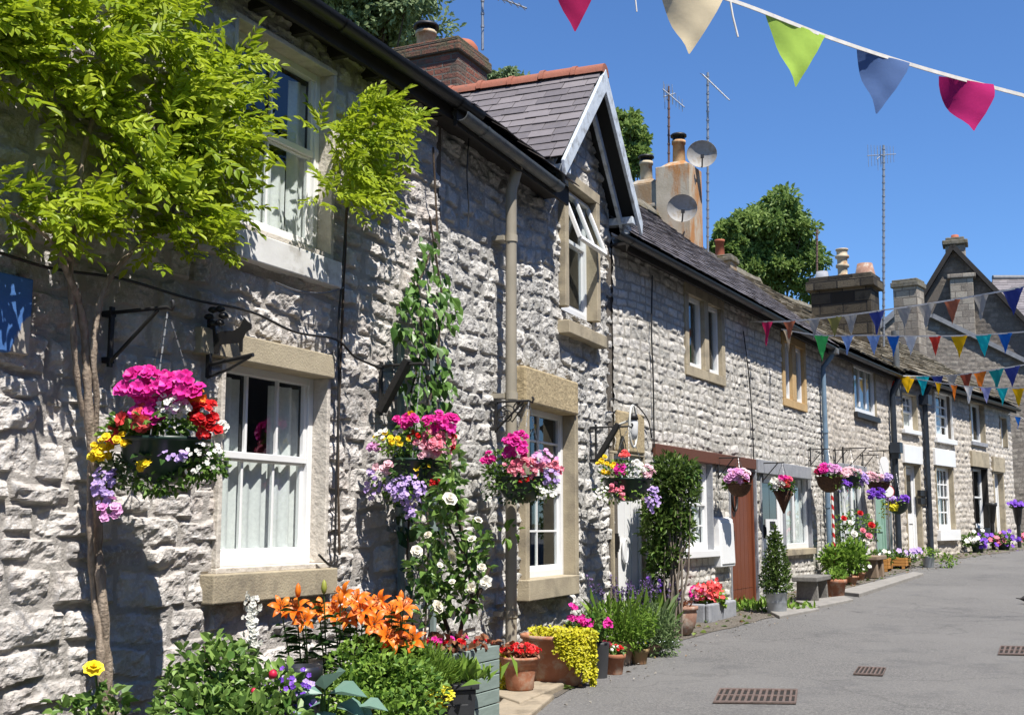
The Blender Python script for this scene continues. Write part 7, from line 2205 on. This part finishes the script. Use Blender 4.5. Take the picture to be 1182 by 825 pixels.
# oval lantern over the white door
c = wp(FC, 726, 492, .16)
LN = thing('oval_wall_lantern', 'white oval bulkhead lantern over the white boarded door', 'lantern', tuple(c), FC.rot)
M = WM[LN.name]; s = scale_at(c.y); rx, rz = 9 / s / .82, 24 / s
mb = MB(M); ring = [(rx * math.cos(q), -.05, rz * math.sin(q)) for q in np.linspace(0, 2 * PI, 28)]; mb.tube(ring, .013, 8); mb.tube([(0, .12, rz * .1), (0, -.02, rz * .3)], .014, 8); mb.tube([(0, -.05, rz), (0, -.05, rz * .5)], .01, 6); mb.build('ring', mat('off_white_metal', (.66, .66, .62), (.52, .52, .48), 9, .45), LN)
mb = MB(M); mb.lathe([(.001, -.13), (.035, -.12), (.05, -.06), (.055, .06), (.03, .11), (.001, .12)], 14, (0, -.05, -.02)); mb.build('lamp_glass', mat('frosted_lamp_glass', (.62, .63, .62), (.5, .5, .5), 7, .25), LN)
mb = MB(M); mb.lathe([(.001, .10), (.06, .09), (.045, .15), (.001, .17)], 14, (0, -.05, -.02)); mb.build('lamp_cap', IRON, LN)
# meter box
r0 = rect_px(FC, 829, 845, 599, 653, .06)
c = FC.w(r0[0], .0, r0[2])
MX = thing('meter_box', 'white meter box on the wall beside the brown door', 'meter box', tuple(c), FC.rot)
mb = MB(FC.M); mb.hexa([(r0[0], -.10, r0[2]), (r0[1], -.10, r0[2]), (r0[1], .03, r0[2]), (r0[0], .03, r0[2]), (r0[0], -.08, r0[3]), (r0[1], -.08, r0[3]), (r0[1], .03, r0[3] + .04), (r0[0], .03, r0[3] + .04)]); mb.build('body', WHITE, MX, bevel=.012)
mb = MB(FC.M); mb.hexa([(r0[0] + .03, -.112, r0[2] + .04), (r0[1] - .03, -.112, r0[2] + .04), (r0[1] - .03, -.096, r0[2] + .04), (r0[0] + .03, -.096, r0[2] + .04), (r0[0] + .03, -.094, r0[3] - .05), (r0[1] - .03, -.094, r0[3] - .05), (r0[1] - .03, -.078, r0[3] - .05), (r0[0] + .03, -.078, r0[3] - .05)]); mb.build('door', WHITE, MX, bevel=.004)
# door sign on the half glazed door
s0, z0 = FC.at(885, 615, -.12); 
NP = thing('door_notice', 'small white notice with dark square on the half glazed door', 'notice', tuple(FC.w(s0, -.1, z0)), FC.rot)
a = rect_px(FC, 884, 897, 599, 620, -.03)
mb = MB(FC.M); mb.box(a[0], a[1], .020, .034, a[2], a[3]); mb.build('board', WHITE, NP); mb = MB(FC.M); mb.box(a[0] + (a[1] - a[0]) * .3, a[1] - (a[1] - a[0]) * .25, .012, .0195, a[2] + (a[3] - a[2]) * .45, a[3] - (a[3] - a[2]) * .12); mb.build('print', IRON, NP)
# white plaque with rounded top
c = wp(FD, 1021, 548, .30); s = scale_at(c.y)
PQ = thing('wall_plaque', 'white hanging board with an arched top beside the dark hopper pipe', 'sign', tuple(c), 0)
w, h = 5.2 / s, 21 / s
poly = [(-w, 0), (w, 0), (w, h * .75), (w * .6, h * .95), (0, h), (-w * .6, h * .95), (-w, h * .75)]
mb = MB(WM[PQ.name]); mb.prism(poly, -.012, .012); mb.build('board', WHITE, PQ, bevel=.004)
mb = MB(FD.M); s_ = (c - FD.P).dot(FD.u); mb.tube([(s_, .02, c.z + h + .12), (s_, -.42, c.z + h + .12)], .011, 7); mb.tube([(s_, -.30, c.z + h + .12), (s_, -.30, c.z + h - .01)], .007, 6); mb.build('arm', IRON, PQ)
mb = MB(FD.M); s_, z_ = FD.at(972, 525); mb.box(s_ - .012, s_ + .012, -.03, .02, z_ - .35, z_ + .15); mb.tube([(s_, -.03, z_ + .12), (s_, -.55, z_ + .12)], .010, 7); mb.tube([(s_, -.03, z_ - .3), (s_, -.45, z_ + .11)], .009, 7)
o = mb.build('empty_wall_bracket', IRON, None, origin=tuple(FD.w(s_, .03, z_))); setp(o, 'empty iron bracket under the dark silled upper triple window', 'bracket')
# round white sign on stake
g = wp(FD, 1028, 650, .35); g.z = gz(g.y); zc = AD(1028, 567, g.y).z
SN = thing('round_sign', 'round white disc sign with red rim on a thin stake by the dark pipe', 'sign', tuple(g), 0)
mb = MB(); mb.tube([tuple(g), (g.x, g.y, zc)], .012, 7); mb.build('stake', BENCHW, SN)
for nm, R, m_, y in (('rim', .125, PETALRED if 'PETALRED' in globals() else mat('red_sign_paint', (.55, .03, .03), None, 5, .5), .0), ('disc', .108, WHITE, -.014)):
    mb = MB(); mb.add([(g.x + R * math.cos(2 * PI * k / 28), g.y - .03 + y + yy, zc + R * math.sin(2 * PI * k / 28)) for yy in (0, .012) for k in range(28)], [tuple(range(28)), tuple(range(28, 56))[::-1]] + [(k, (k + 1) % 28, (k + 1) % 28 + 28, k + 28) for k in range(28)]); mb.build(nm, m_, SN)
# name plates
a = rect_px(FE, 1061, 1068, 566, 582, .02)
NM = thing('name_plates', 'two small dark name plates on the wall beside the dark far pipe', 'sign', tuple(FE.w(a[0], .03, a[2])), FE.rot)
for z0, z1 in ((a[2], a[2] + (a[3] - a[2]) * .42), (a[2] + (a[3] - a[2]) * .58, a[3])):
    mb = MB(FE.M); mb.box(a[0], a[1], -.06, .02, z0, z1); mb.build('plate', IRON, NM, bevel=.006)
# striped pole (red and white barber-like cord) near blue pipe
g = wp(FC, 963, 640, .25); zt = AD(963, 560, g.y).z; zb = AD(963, 648, g.y).z
m, nt, out = new_mat('red_white_twist'); b_ = N(nt, 'ShaderNodeBsdfPrincipled'); wv = N(nt, 'ShaderNodeTexWave'); wv.wave_profile = 'SIN'; wv.bands_direction = 'DIAGONAL'; wv.inputs['Scale'].default_value = 4
tc = N(nt, 'ShaderNodeTexCoord'); nt.links.new(tc.outputs['Object'], wv.inputs['Vector']); nt.links.new(ramp(nt, wv.outputs['Fac'], [(.48, (.5, .02, .02)), (.52, (.75, .75, .72))]), b_.inputs['Base Color']); nt.links.new(b_.outputs[0], out.inputs[0])
mb = MB(); mb.tube([(g.x, g.y, gz(g.y)), (g.x, g.y, zt)], .022, 10); o = mb.build('striped_pole', m, None, origin=(g.x, g.y, gz(g.y))); setp(o, 'thin red and white striped pole beside the blue down-pipe', 'pole')
# television aerials
ALU = mat('dull_aluminium', (.34, .35, .36), (.24, .25, .26), 20, .45, 0, metal=.6)
RUSTY = mat('rusty_steel_mast', (.16, .09, .07), (.09, .055, .045), 20, .7)


def aerial(label, px, yb, yt, Y, m, booms, r=.02):
    b = AD(px, yb, Y); t_ = AD(px, yt, Y)
    t = thing('tv_aerial', label, 'aerial', tuple(b), 0, 'television aerials on the chimneys')
    mb = MB(); mb.tube([b, t_], r, 8); z = .3; ln = (t_ - b).length
    while z < ln: mb.tube([b.lerp(t_, z / ln), b.lerp(t_, (z + .03) / ln)], r * 1.35, 8); z += .17
    mb.build('mast', m, t)
    for (x0, y0, x1, y1, dY, n, el, vert) in booms:
        a = AD(x0, y0, Y - .03); e = AD(x1, y1, Y + dY)
        mb = MB(); mb.tube([a, e], .011, 6)
        d = (e - a).normalized(); side = Vector((0, 0, 1)) if vert else d.cross(Vector((0, 0, 1))).normalized()
        for k in range(n):
            p = a.lerp(e, (k + .3) / n); l = el * (1 - .3 * k / n); mb.tube([p - side * l, p + side * l], .006, 5)
        mb.build('boom', ALU, t)
    return t


aerial('tall aerial mast behind the brick chimney reaching out of the top edge', 557, 58, -20, 14.6, ALU, [(545, -14, 608, 10, -.3, 8, .16, False)], .018)
aerial('brown aerial mast with a short boom between the rendered chimney pots', 772, 196, 100, 21.4, RUSTY, [(765, 103, 790, 124, -.35, 7, .16, True), (766, 112, 779, 108, .1, 3, .24, True)], .02)
aerial('tallest grey aerial mast rising behind the satellite dishes', 817, 292, 84, 21.6, ALU, [(811, 86, 842, 116, -.4, 12, .11, False)], .022)
aerial('slender aerial mast beside the soot black chimney with a comb of rods', 1020, 400, 168, 28.6, ALU, [(1001, 180, 1034, 178, .3, 9, .28, True), (1012, 184, 1022, 176, .2, 3, .3, True)], .03)
aerial('short dark aerial pole among the leaves of the round tree', 943, 315, 265, 34, RUSTY, [(942, 268, 946, 267, .1, 2, .1, True)], .03)


# satellite dishes
def dish(label, px, py, Y, R, nrm, mount):
    c = AD(px, py, Y); n_ = Vector(nrm).normalized()
    t = thing('satellite_dish', label, 'satellite dish', tuple(c), 0, 'satellite dishes on the rendered chimney')
    Q = Matrix.Translation(c) @ n_.to_track_quat('Z', 'Y').to_matrix().to_4x4()
    mb = MB(Q); prof = [(R * q, .28 * R * q * q - .0) for q in (.001, .25, .5, .75, .9, 1.0)]; mb.lathe(prof + [(R * 1.02, .28 * R + .01), (R, .28 * R - .02)] + [(R * q, .28 * R * q * q - .02) for q in (.9, .75, .5, .25, .001)], 28, sx=1, sy=.92)
    mb.build('reflector', mat('weathered_dish_grey', (.33, .32, .30), (.22, .21, .19), 5, .6, stain=(.22, .18, .13), stain_scale=6), t, recalc=False)
    mb = MB(Q); mb.tube([(0, -R * .9, .2 * R), (0, -R * .35, R * .85)], .014, 7); mb.box(-.03, .03, -R * .42, -R * .2, R * .78, R * .98); mb.build('feed_arm', IRON, t)
    mb = MB(); mb.tube([c - n_ * .02, c - n_ * .15, Vector(mount)], .02, 8); mb.build('mount', IRON, t)


dish('upper grey satellite dish beside the tallest pot', 810, 179, 21.3, .27, (-.1, -.8, -.05), AD(817, 190, 21.6))
dish('lower grey satellite dish in front of the rendered stack', 787, 241, 20.5, .26, (-.05, -.85, -.1), AD(795, 252, 20.95))


# ================================================================== trees beyond the roofs
def tree(label, px, py, rx, ry, Y, seed, key='tree', nclump=70, per=150, L=.20, group='trees beyond the roofs', trunk=True, dens=1.0):
    c = AD(px, py, Y); s = scale_at(Y); RX = rx / s; RZ = ry / s
    g = gz(Y); t = thing('leafy_tree', label, 'tree', (c.x, c.y, g), 0, group)
    r = rs(seed)
    d = sph(r, nclump); q = r.rand(nclump, 1) ** .38
    C = np.array(c) + d * q * np.array([RX, RX * .85, RZ]) * (.86 + .10 * r.normal(size=(nclump, 1)))
    tints = r.rand(nclump)
    P = []; D = []; T = []
    for k in range(nclump):
        cr = RX * (.12 + .17 * r.rand())
        dd = sph(r, per); P.append(C[k] + dd * np.array([cr, cr, cr * .75]) * r.rand(per, 1) ** .55); D.append(dd); T.append(np.clip(tints[k] * .5 + .5 * r.rand(per), 0, 1))
    P = np.concatenate(P); D = np.concatenate(D); k = len(P)
    l = L * (.7 + .6 * r.rand(k))
    leaves('crown', t, LEAF[key], P, D + np.array([0, 0, -.1]) + r.normal(size=(k, 3)) * .7, np.array([.1, -.2, .9]) + r.normal(size=(k, 3)) * .6, l, l * .55, np.concatenate(T), .15, .2)
    mb = MB(); top = Vector((c.x, c.y, c.z)); b = Vector((c.x, c.y, g - .3)); rt = max(.12, RX * .07)
    mb.tube([b, b.lerp(top, .5) + Vector((.1, 0, 0)), top + Vector((0, 0, RZ * .3))], [rt * 1.3, rt, rt * .5], 10)
    rnd = random.Random(seed)
    for k in range(0, nclump, 4):
        e = Vector(C[k]); a = b.lerp(top, rnd.uniform(.6, 1.0)); mb.tube([a, a.lerp(e, .5) + Vector((0, 0, .15)), e], [rt * .4, rt * .25, rt * .08], 6)
    mb.build('trunk', DARKBARK, t)
    return t


tree('large silvery green tree behind the brick chimney at the top', 430, 12, 110, 66, 30, 201, 'treegrey', 90, 190, .17)
tree('round dense green tree between the two stone chimneys', 890, 290, 68, 78, 46, 202, 'tree', 120, 230, .19)
tree('dark green tree peeping out right of the gable', 716, 172, 34, 56, 34, 203, 'tree', 60, 150, .18)
tree('low feathery bush showing above the red ridge tiles', 586, 102, 34, 20, 24, 204, 'treegrey', 30, 110, .12)
tree('small tree top at the left of the round dense tree', 838, 278, 20, 26, 40, 205, 'tree', 30, 130, .22)
# ================================================================== bunting
CORD = mat('white_bunting_tape', (.72, .70, .66), (.55, .53, .5), 30, .8)


def cloth(name, c):
    if name in MATS: return MATS[name]
    m, nt, out = new_mat(name)
    b = N(nt, 'ShaderNodeBsdfPrincipled'); b.inputs['Roughness'].default_value = .9; b.inputs['Specular IOR Level'].default_value = .1
    col = mixc(nt, noise(nt, 9, 4), tuple(x * .8 for x in c), tuple(min(.95, x * 1.15) for x in c)); nt.links.new(col, b.inputs['Base Color'])
    t = N(nt, 'ShaderNodeBsdfTranslucent'); nt.links.new(col, t.inputs[0]); nt.links.new(bump(nt, noise(nt, 16, 3), .10, .02), b.inputs['Normal']); mx = N(nt, 'ShaderNodeMixShader'); mx.inputs[0].default_value = .42
    nt.links.new(b.outputs[0], mx.inputs[1]); nt.links.new(t.outputs[0], mx.inputs[2]); nt.links.new(mx.outputs[0], out.inputs[0])
    MATS[name] = m; return m


CLOTH = {k: cloth('bunting_' + k, v) for k, v in dict(maroon=(.42, .02, .10), cream=(.66, .56, .38), lime=(.46, .68, .12), denim=(.10, .17, .36), crimson=(.50, .025, .16), green=(.08, .60, .14), skyblue=(.25, .40, .75), blue=(.02, .16, .58), white=(.80, .80, .78), red=(.70, .06, .04), yellow=(.85, .48, .01), cyan=(.02, .58, .60), navy=(.05, .07, .28), rust=(.46, .15, .08), grey=(.42, .40, .36), olive=(.30, .27, .08), pink=(.60, .03, .12), orange=(.85, .22, .03), lavender=(.36, .38, .70), brown=(.30, .07, .04), teal=(.02, .30, .28), beige=(.60, .48, .34), wine=(.52, .05, .14)).items()}


def bunting(label, ctrl, flags, wm, hm, rc, seed, ends=(), tail=None):
    """ctrl: tape control points (px,py,Y); flags: (px, colour name, part label, curl, lean, wf, hf)"""
    P = [AD(*c) for c in ctrl]; fine = []
    P = [Vector(e) for e in ends] + P + ([FA.w(*tail)] if tail else [])
    for i in range(len(P) - 1):
        p0 = P[max(i - 1, 0)]; p1 = P[i]; p2 = P[i + 1]; p3 = P[min(i + 2, len(P) - 1)]
        for k in range(10):
            t = k / 10; fine.append(.5 * ((2 * p1) + (p2 - p0) * t + (2 * p0 - 5 * p1 + 4 * p2 - p3) * t * t + (3 * p1 - p0 - 3 * p2 + p3) * t ** 3))
    fine.append(P[-1])
    t = thing('bunting', label, 'bunting', tuple(fine[0]), 0, 'strings of bunting across the lane')
    mb = MB()
    for i in range(len(fine) - 1): mb.bar(fine[i], fine[i + 1] + (fine[i + 1] - fine[i]) * .02, rc * .6, rc * 2.0)
    mb.build('tape', CORD, t)
    rnd = random.Random(seed)
    fx = []
    for q in fine:
        yv = q.y * math.cos(PITCH) + (q.z - EYE) * math.sin(PITCH); fx.append(CX + FPX * q.x / max(yv, .01) if yv > 0 else -9999)
    for (px, cn, lb, curl, lean, wf, hf) in flags:
        i = min(range(len(fine) - 1), key=lambda k: abs((fx[k] + fx[k + 1]) / 2 - px))
        u = (px - fx[i]) / (fx[i + 1] - fx[i]); c = fine[i].lerp(fine[i + 1], u); tg = (fine[i + 1] - fine[i]).normalized()
        w = wm * wf; h = hm * hf; nn = tg.cross(Vector((0, 0, 1))).normalized(); dn = Vector((0, 0, -1)) + tg * lean
        V = []; R = 9; Cn = 6; ph = rnd.random() * 6
        for a in range(R + 1):
            v = a / R
            for b in range(Cn + 1):
                uu = (b / Cn - .5) * (1 - v * .98)
                off = curl * h * (.30 * math.sin(v * 2.2 + .2) * (uu * 2.2) + .16 * v * v) + .05 * h * math.sin(v * 5 + uu * 9 + ph) * v + .012 * h * math.sin(v * 11 - uu * 14 + ph * 2)
                bow = .09 * abs(curl) * w * v * (1 - v)
                V.append(c + tg * (uu * w + bow * (1 if curl > 0 else -1)) + dn * (v * h + .0) + nn * off)
        F = [[a * (Cn + 1) + b, a * (Cn + 1) + b + 1, (a + 1) * (Cn + 1) + b + 1, (a + 1) * (Cn + 1) + b] for a in range(R) for b in range(Cn)]
        finish('pennant', [tuple(v) for v in V], F, CLOTH[cn], t, True, label=lb)
    return t, fine


# near string: from the near eaves to the far side of the lane
nb, fine = bunting('nearest string of large faded cloth pennants crossing the sky', [(560, -66, 4.35), (660, -40, 4.4), (740, -26, 4.4), (842, 0, 4.45), (958, 44, 4.55), (1062, 78, 4.65), (1180, 110, 4.75), (1330, 148, 4.9)],
        [(662, 'maroon', 'maroon pennant', .5, .0, .95, 1.12), (798, 'cream', 'cream pennant with a folded edge', .9, -.10, 1.0, 1.15), (918, 'lime', 'lime green pennant', .25, -.05, 1.0, 1.05), (1020, 'denim', 'denim blue pennant', .8, -.22, .86, 1.05), (1115, 'crimson', 'curling crimson pennant', 1.6, -.08, .82, .95), (1200, 'cream', 'pale pennant at the right edge', .6, 0, .8, 1.0)], .262, .250, .0075, 5,
        ends=(tuple(FA.w(2.4, .25, ZE)),), tail=(7.4, 7.79, 4.75))
mb = MB(); a = AD(843, 2, 4.44); mb.tube([a, a + Vector((.008, 0, -.06)), a + Vector((.026, 0, -.145))], .004, 6); mb.tube([AD(731, -26, 4.4), AD(733, -5, 4.4), AD(735, 14, 4.4)], .003, 6)
mb.build('loose_thread', CORD, nb)
e2 = FC.w(FC.at(866, 372, .1)[0], .1, AD(866, 370, 17.7).z)
bunting('upper far string of faded bunting tied under the long cottage gutter', [(866, 371, 17.5), (905, 371, 17.0), (960, 366, 16.3), (1020, 358, 15.6), (1100, 346, 14.8), (1182, 331, 14.0), (1300, 305, 13.2)],
        [(885, 'pink', 'deep pink pennant', .5, 0, 1, 1.35), (911, 'rust', 'brownish pennant', .4, 0, 1, 1.0), (940, 'grey', 'grey pennant', .4, 0, 1, 1.1), (963, 'olive', 'olive pennant', .3, 0, 1.1, 1.1), (982, 'grey', 'pale grey pennant', .4, 0, 1.0, 1.1), (1012, 'navy', 'navy pennant', .3, 0, 1.1, 1.2), (1044, 'grey', 'grey pennant', .3, 0, 1, 1.1), (1069, 'grey', 'pale pennant', .5, 0, 1.1, 1.2), (1099, 'rust', 'rust red pennant', .3, 0, 1.0, 1.2), (1132, 'grey', 'grey pennant', .4, 0, 1.0, 1.2), (1169, 'navy', 'navy pennant', .2, 0, 1.15, 1.2)], .245, .265, .010, 6, tail=(17, 7.79, 5.4))
bunting('middle far string of bright bunting with a green pennant at its left', [(902, 380, 18.2), (948, 387, 17.6), (1000, 387, 16.9), (1060, 388, 16.2), (1120, 387, 15.6), (1182, 383, 15.0), (1290, 374, 14)],
        [(909, 'beige', 'beige pennant', .6, .1, .9, 1.3), (948, 'green', 'bright green pennant', .15, 0, 1.15, 1.35), (978, 'skyblue', 'pale blue pennant', .3, 0, 1, 1.0), (1008, 'skyblue', 'pale blue pennant', .3, 0, 1, 1.0), (1031, 'blue', 'royal blue pennant', .2, 0, .9, 1.05), (1051, 'white', 'white pennant', .2, 0, .9, .95), (1079, 'red', 'red pennant', .4, 0, .8, .95), (1107, 'yellow', 'yellow pennant', .2, 0, 1, 1.05), (1135, 'cyan', 'turquoise pennant', .2, 0, .95, 1.0), (1160, 'blue', 'bright blue pennant', .3, 0, .85, .95)], .25, .285, .009, 7, tail=(18.2, 7.79, 4.9))
bunting('dark farthest string of bunting tied at the dark hopper pipe', [(1021, 433, 25.4), (1060, 434, 25.2), (1100, 433, 24.4), (1140, 428, 23.6), (1182, 421, 23), (1260, 408, 22)],
        [(1024, 'white', 'white pennant', .4, .1, .8, 1.0), (1031, 'red', 'red pennant', .3, 0, 1, 1.05), (1047, 'yellow', 'amber pennant', .4, 0, 1, 1.0), (1065, 'cyan', 'turquoise pennant', .3, 0, 1, 1.1), (1082, 'navy', 'navy pennant', .2, 0, 1, .9), (1098, 'grey', 'grey pennant', .3, 0, 1, .9), (1115, 'brown', 'brown pennant', .3, 0, 1, 1.1), (1131, 'orange', 'amber orange pennant', .3, 0, 1, 1.1), (1150, 'teal', 'teal pennant', .3, 0, 1, 1.1), (1168, 'navy', 'navy pennant', .3, 0, 1, 1.1)], .35, .37, .011, 8, tail=(25.5, 7.79, 5.5))
bunting('lowest far string of bunting with small white, orange and turquoise pennants', [(1040, 434, 25.6), (1080, 441, 24.4), (1120, 446, 23.2), (1182, 448, 22), (1260, 446, 21)],
        [(1044, 'skyblue', 'pale blue pennant', .3, 0, .8, 1.0), (1083, 'yellow', 'amber pennant', .3, 0, .9, .9), (1101, 'orange', 'orange pennant', .3, 0, .9, 1.0), (1118, 'white', 'white pennant', .3, 0, 1, 1.0), (1138, 'lavender', 'lavender pennant', .4, 0, 1, .9), (1157, 'cyan', 'turquoise pennant', .2, 0, .9, 1.0), (1175, 'yellow', 'yellow pennant', .2, 0, .9, 1.0)], .32, .34, .010, 9, tail=(24.3, 7.79, 5.0))
bunting('short low string with one royal blue pennant by the end corner', [(1164, 478, 31), (1176, 481, 30.5), (1220, 484, 29)], [(1175, 'blue', 'royal blue pennant', .3, 0, 1, 1)], .32, .32, .011, 10, tail=(33.6, 7.79, 5.0))
# dark bird on the lane at the right edge
g = GP(1180, 697); BD = thing('blackbird', 'small black bird on the lane at the right edge, tail to the left', 'bird', tuple(g), 0)
s = scale_at(g.y); ln = .15
path = [(-.085, .085, .006), (-.03, .078, .010), (.0, .075, .022), (.03, .076, .040), (.07, .082, .044), (.11, .10, .033), (.135, .125, .022), (.155, .135, .024), (.175, .134, .016), (.19, .130, .005), (.205, .127, .002)]
mb = MB(); mb.tube([(g.x + a, g.y, g.z + b) for a, b, c in path], [c for a, b, c in path], 12); mb.build('body', mat('black_feather', (.015, .014, .014), (.03, .025, .022), 30, .6), BD)
for k in (-1, 1):
    mb = MB(); mb.tube([(g.x + .065, g.y + k * .015, g.z + .05), (g.x + .06, g.y + k * .018, g.z + .02), (g.x + .065, g.y + k * .018, g.z + .003)], .004, 5); mb.tube([(g.x + .045, g.y + k * .018, g.z + .003), (g.x + .095, g.y + k * .02, g.z + .003)], .003, 5); mb.build('leg', RUSTY, BD)
# ================================================================== unseen row added to block skylight (behind the viewer's right shoulder)
RO_ = thing('unseen_opposite_row', 'plain stone row across the lane opposite the wisteria cottage', 'house', (4.2, -2.0, 0), FA.rot)
mb = MB(FA.M); d = 7.8
mb.box(-8, 34, -d - .3, -d, -.3, 6.5); mb.box(-8, 34, -d - 5.5, -d - 5.2, -.3, 6.5); mb.box(-8, -7.7, -d - 5.2, -d - .3, -.3, 6.5); mb.box(33.7, 34, -d - 5.2, -d - .3, -.3, 6.5)
mb.build('wall', STONE_F, RO_)
O = FA.w(34, d - .35, 6.48); T = FA.w(34, d + 2.75, 9.1)
slate_roof('roof', RO_, O, -FA.u, T - O, 42, (T - O).length, .5, .3, .01, SLATE, 44)
mb = MB(FA.M); mb.quad((-8, -d - 2.75, 9.08), (34, -d - 2.75, 9.08), (34, -d - 5.9, 6.4), (-8, -d - 5.9, 6.4)); mb.build('back_slope', SLATE, RO_, recalc=False)
# ------------------------------------------------------------------ daylight
w = bpy.data.worlds.new('World'); SC.world = w; w.use_nodes = True
nt = w.node_tree
for n in list(nt.nodes): nt.nodes.remove(n)
bg = nt.nodes.new('ShaderNodeBackground'); wo = nt.nodes.new('ShaderNodeOutputWorld'); sky = nt.nodes.new('ShaderNodeTexSky')
sky.sky_type = 'NISHITA'; sky.sun_disc = False
sky.sun_elevation = math.asin(SUNV.z); sky.sun_rotation = math.atan2(SUNV.x, SUNV.y)
sky.altitude = 600; sky.air_density = 1.0; sky.dust_density = .05; sky.ozone_density = 5
bg.inputs['Strength'].default_value = .080
nt.links.new(mixc(nt, 1.0, sky.outputs[0], (.74, .98, 1.24), 'MULTIPLY'), bg.inputs[0]); nt.links.new(bg.outputs[0], wo.inputs[0])
sd = bpy.data.lights.new('sun', 'SUN'); sd.energy = 5.0; sd.angle = rad(.5); sd.color = (1.0, .955, .89)
so = bpy.data.objects.new('sun', sd); COL.objects.link(so)
so.rotation_euler = (-SUNV).to_track_quat('-Z', 'Y').to_euler()
so.location = SUNV * 50
vs = SC.view_settings
SC.display_settings.display_device = 'sRGB'
vs.view_transform = 'Standard'; vs.look = 'None'; vs.exposure = .80; vs.gamma = 1.0; vs.use_curve_mapping = False
SC.cycles.use_adaptive_sampling = True
SC.cycles.max_bounces = 8; SC.cycles.transparent_max_bounces = 12; SC.cycles.diffuse_bounces = 3; SC.cycles.glossy_bounces = 3
SC.cycles.caustics_reflective = False; SC.cycles.caustics_refractive = False
SC.cycles.use_denoising = True
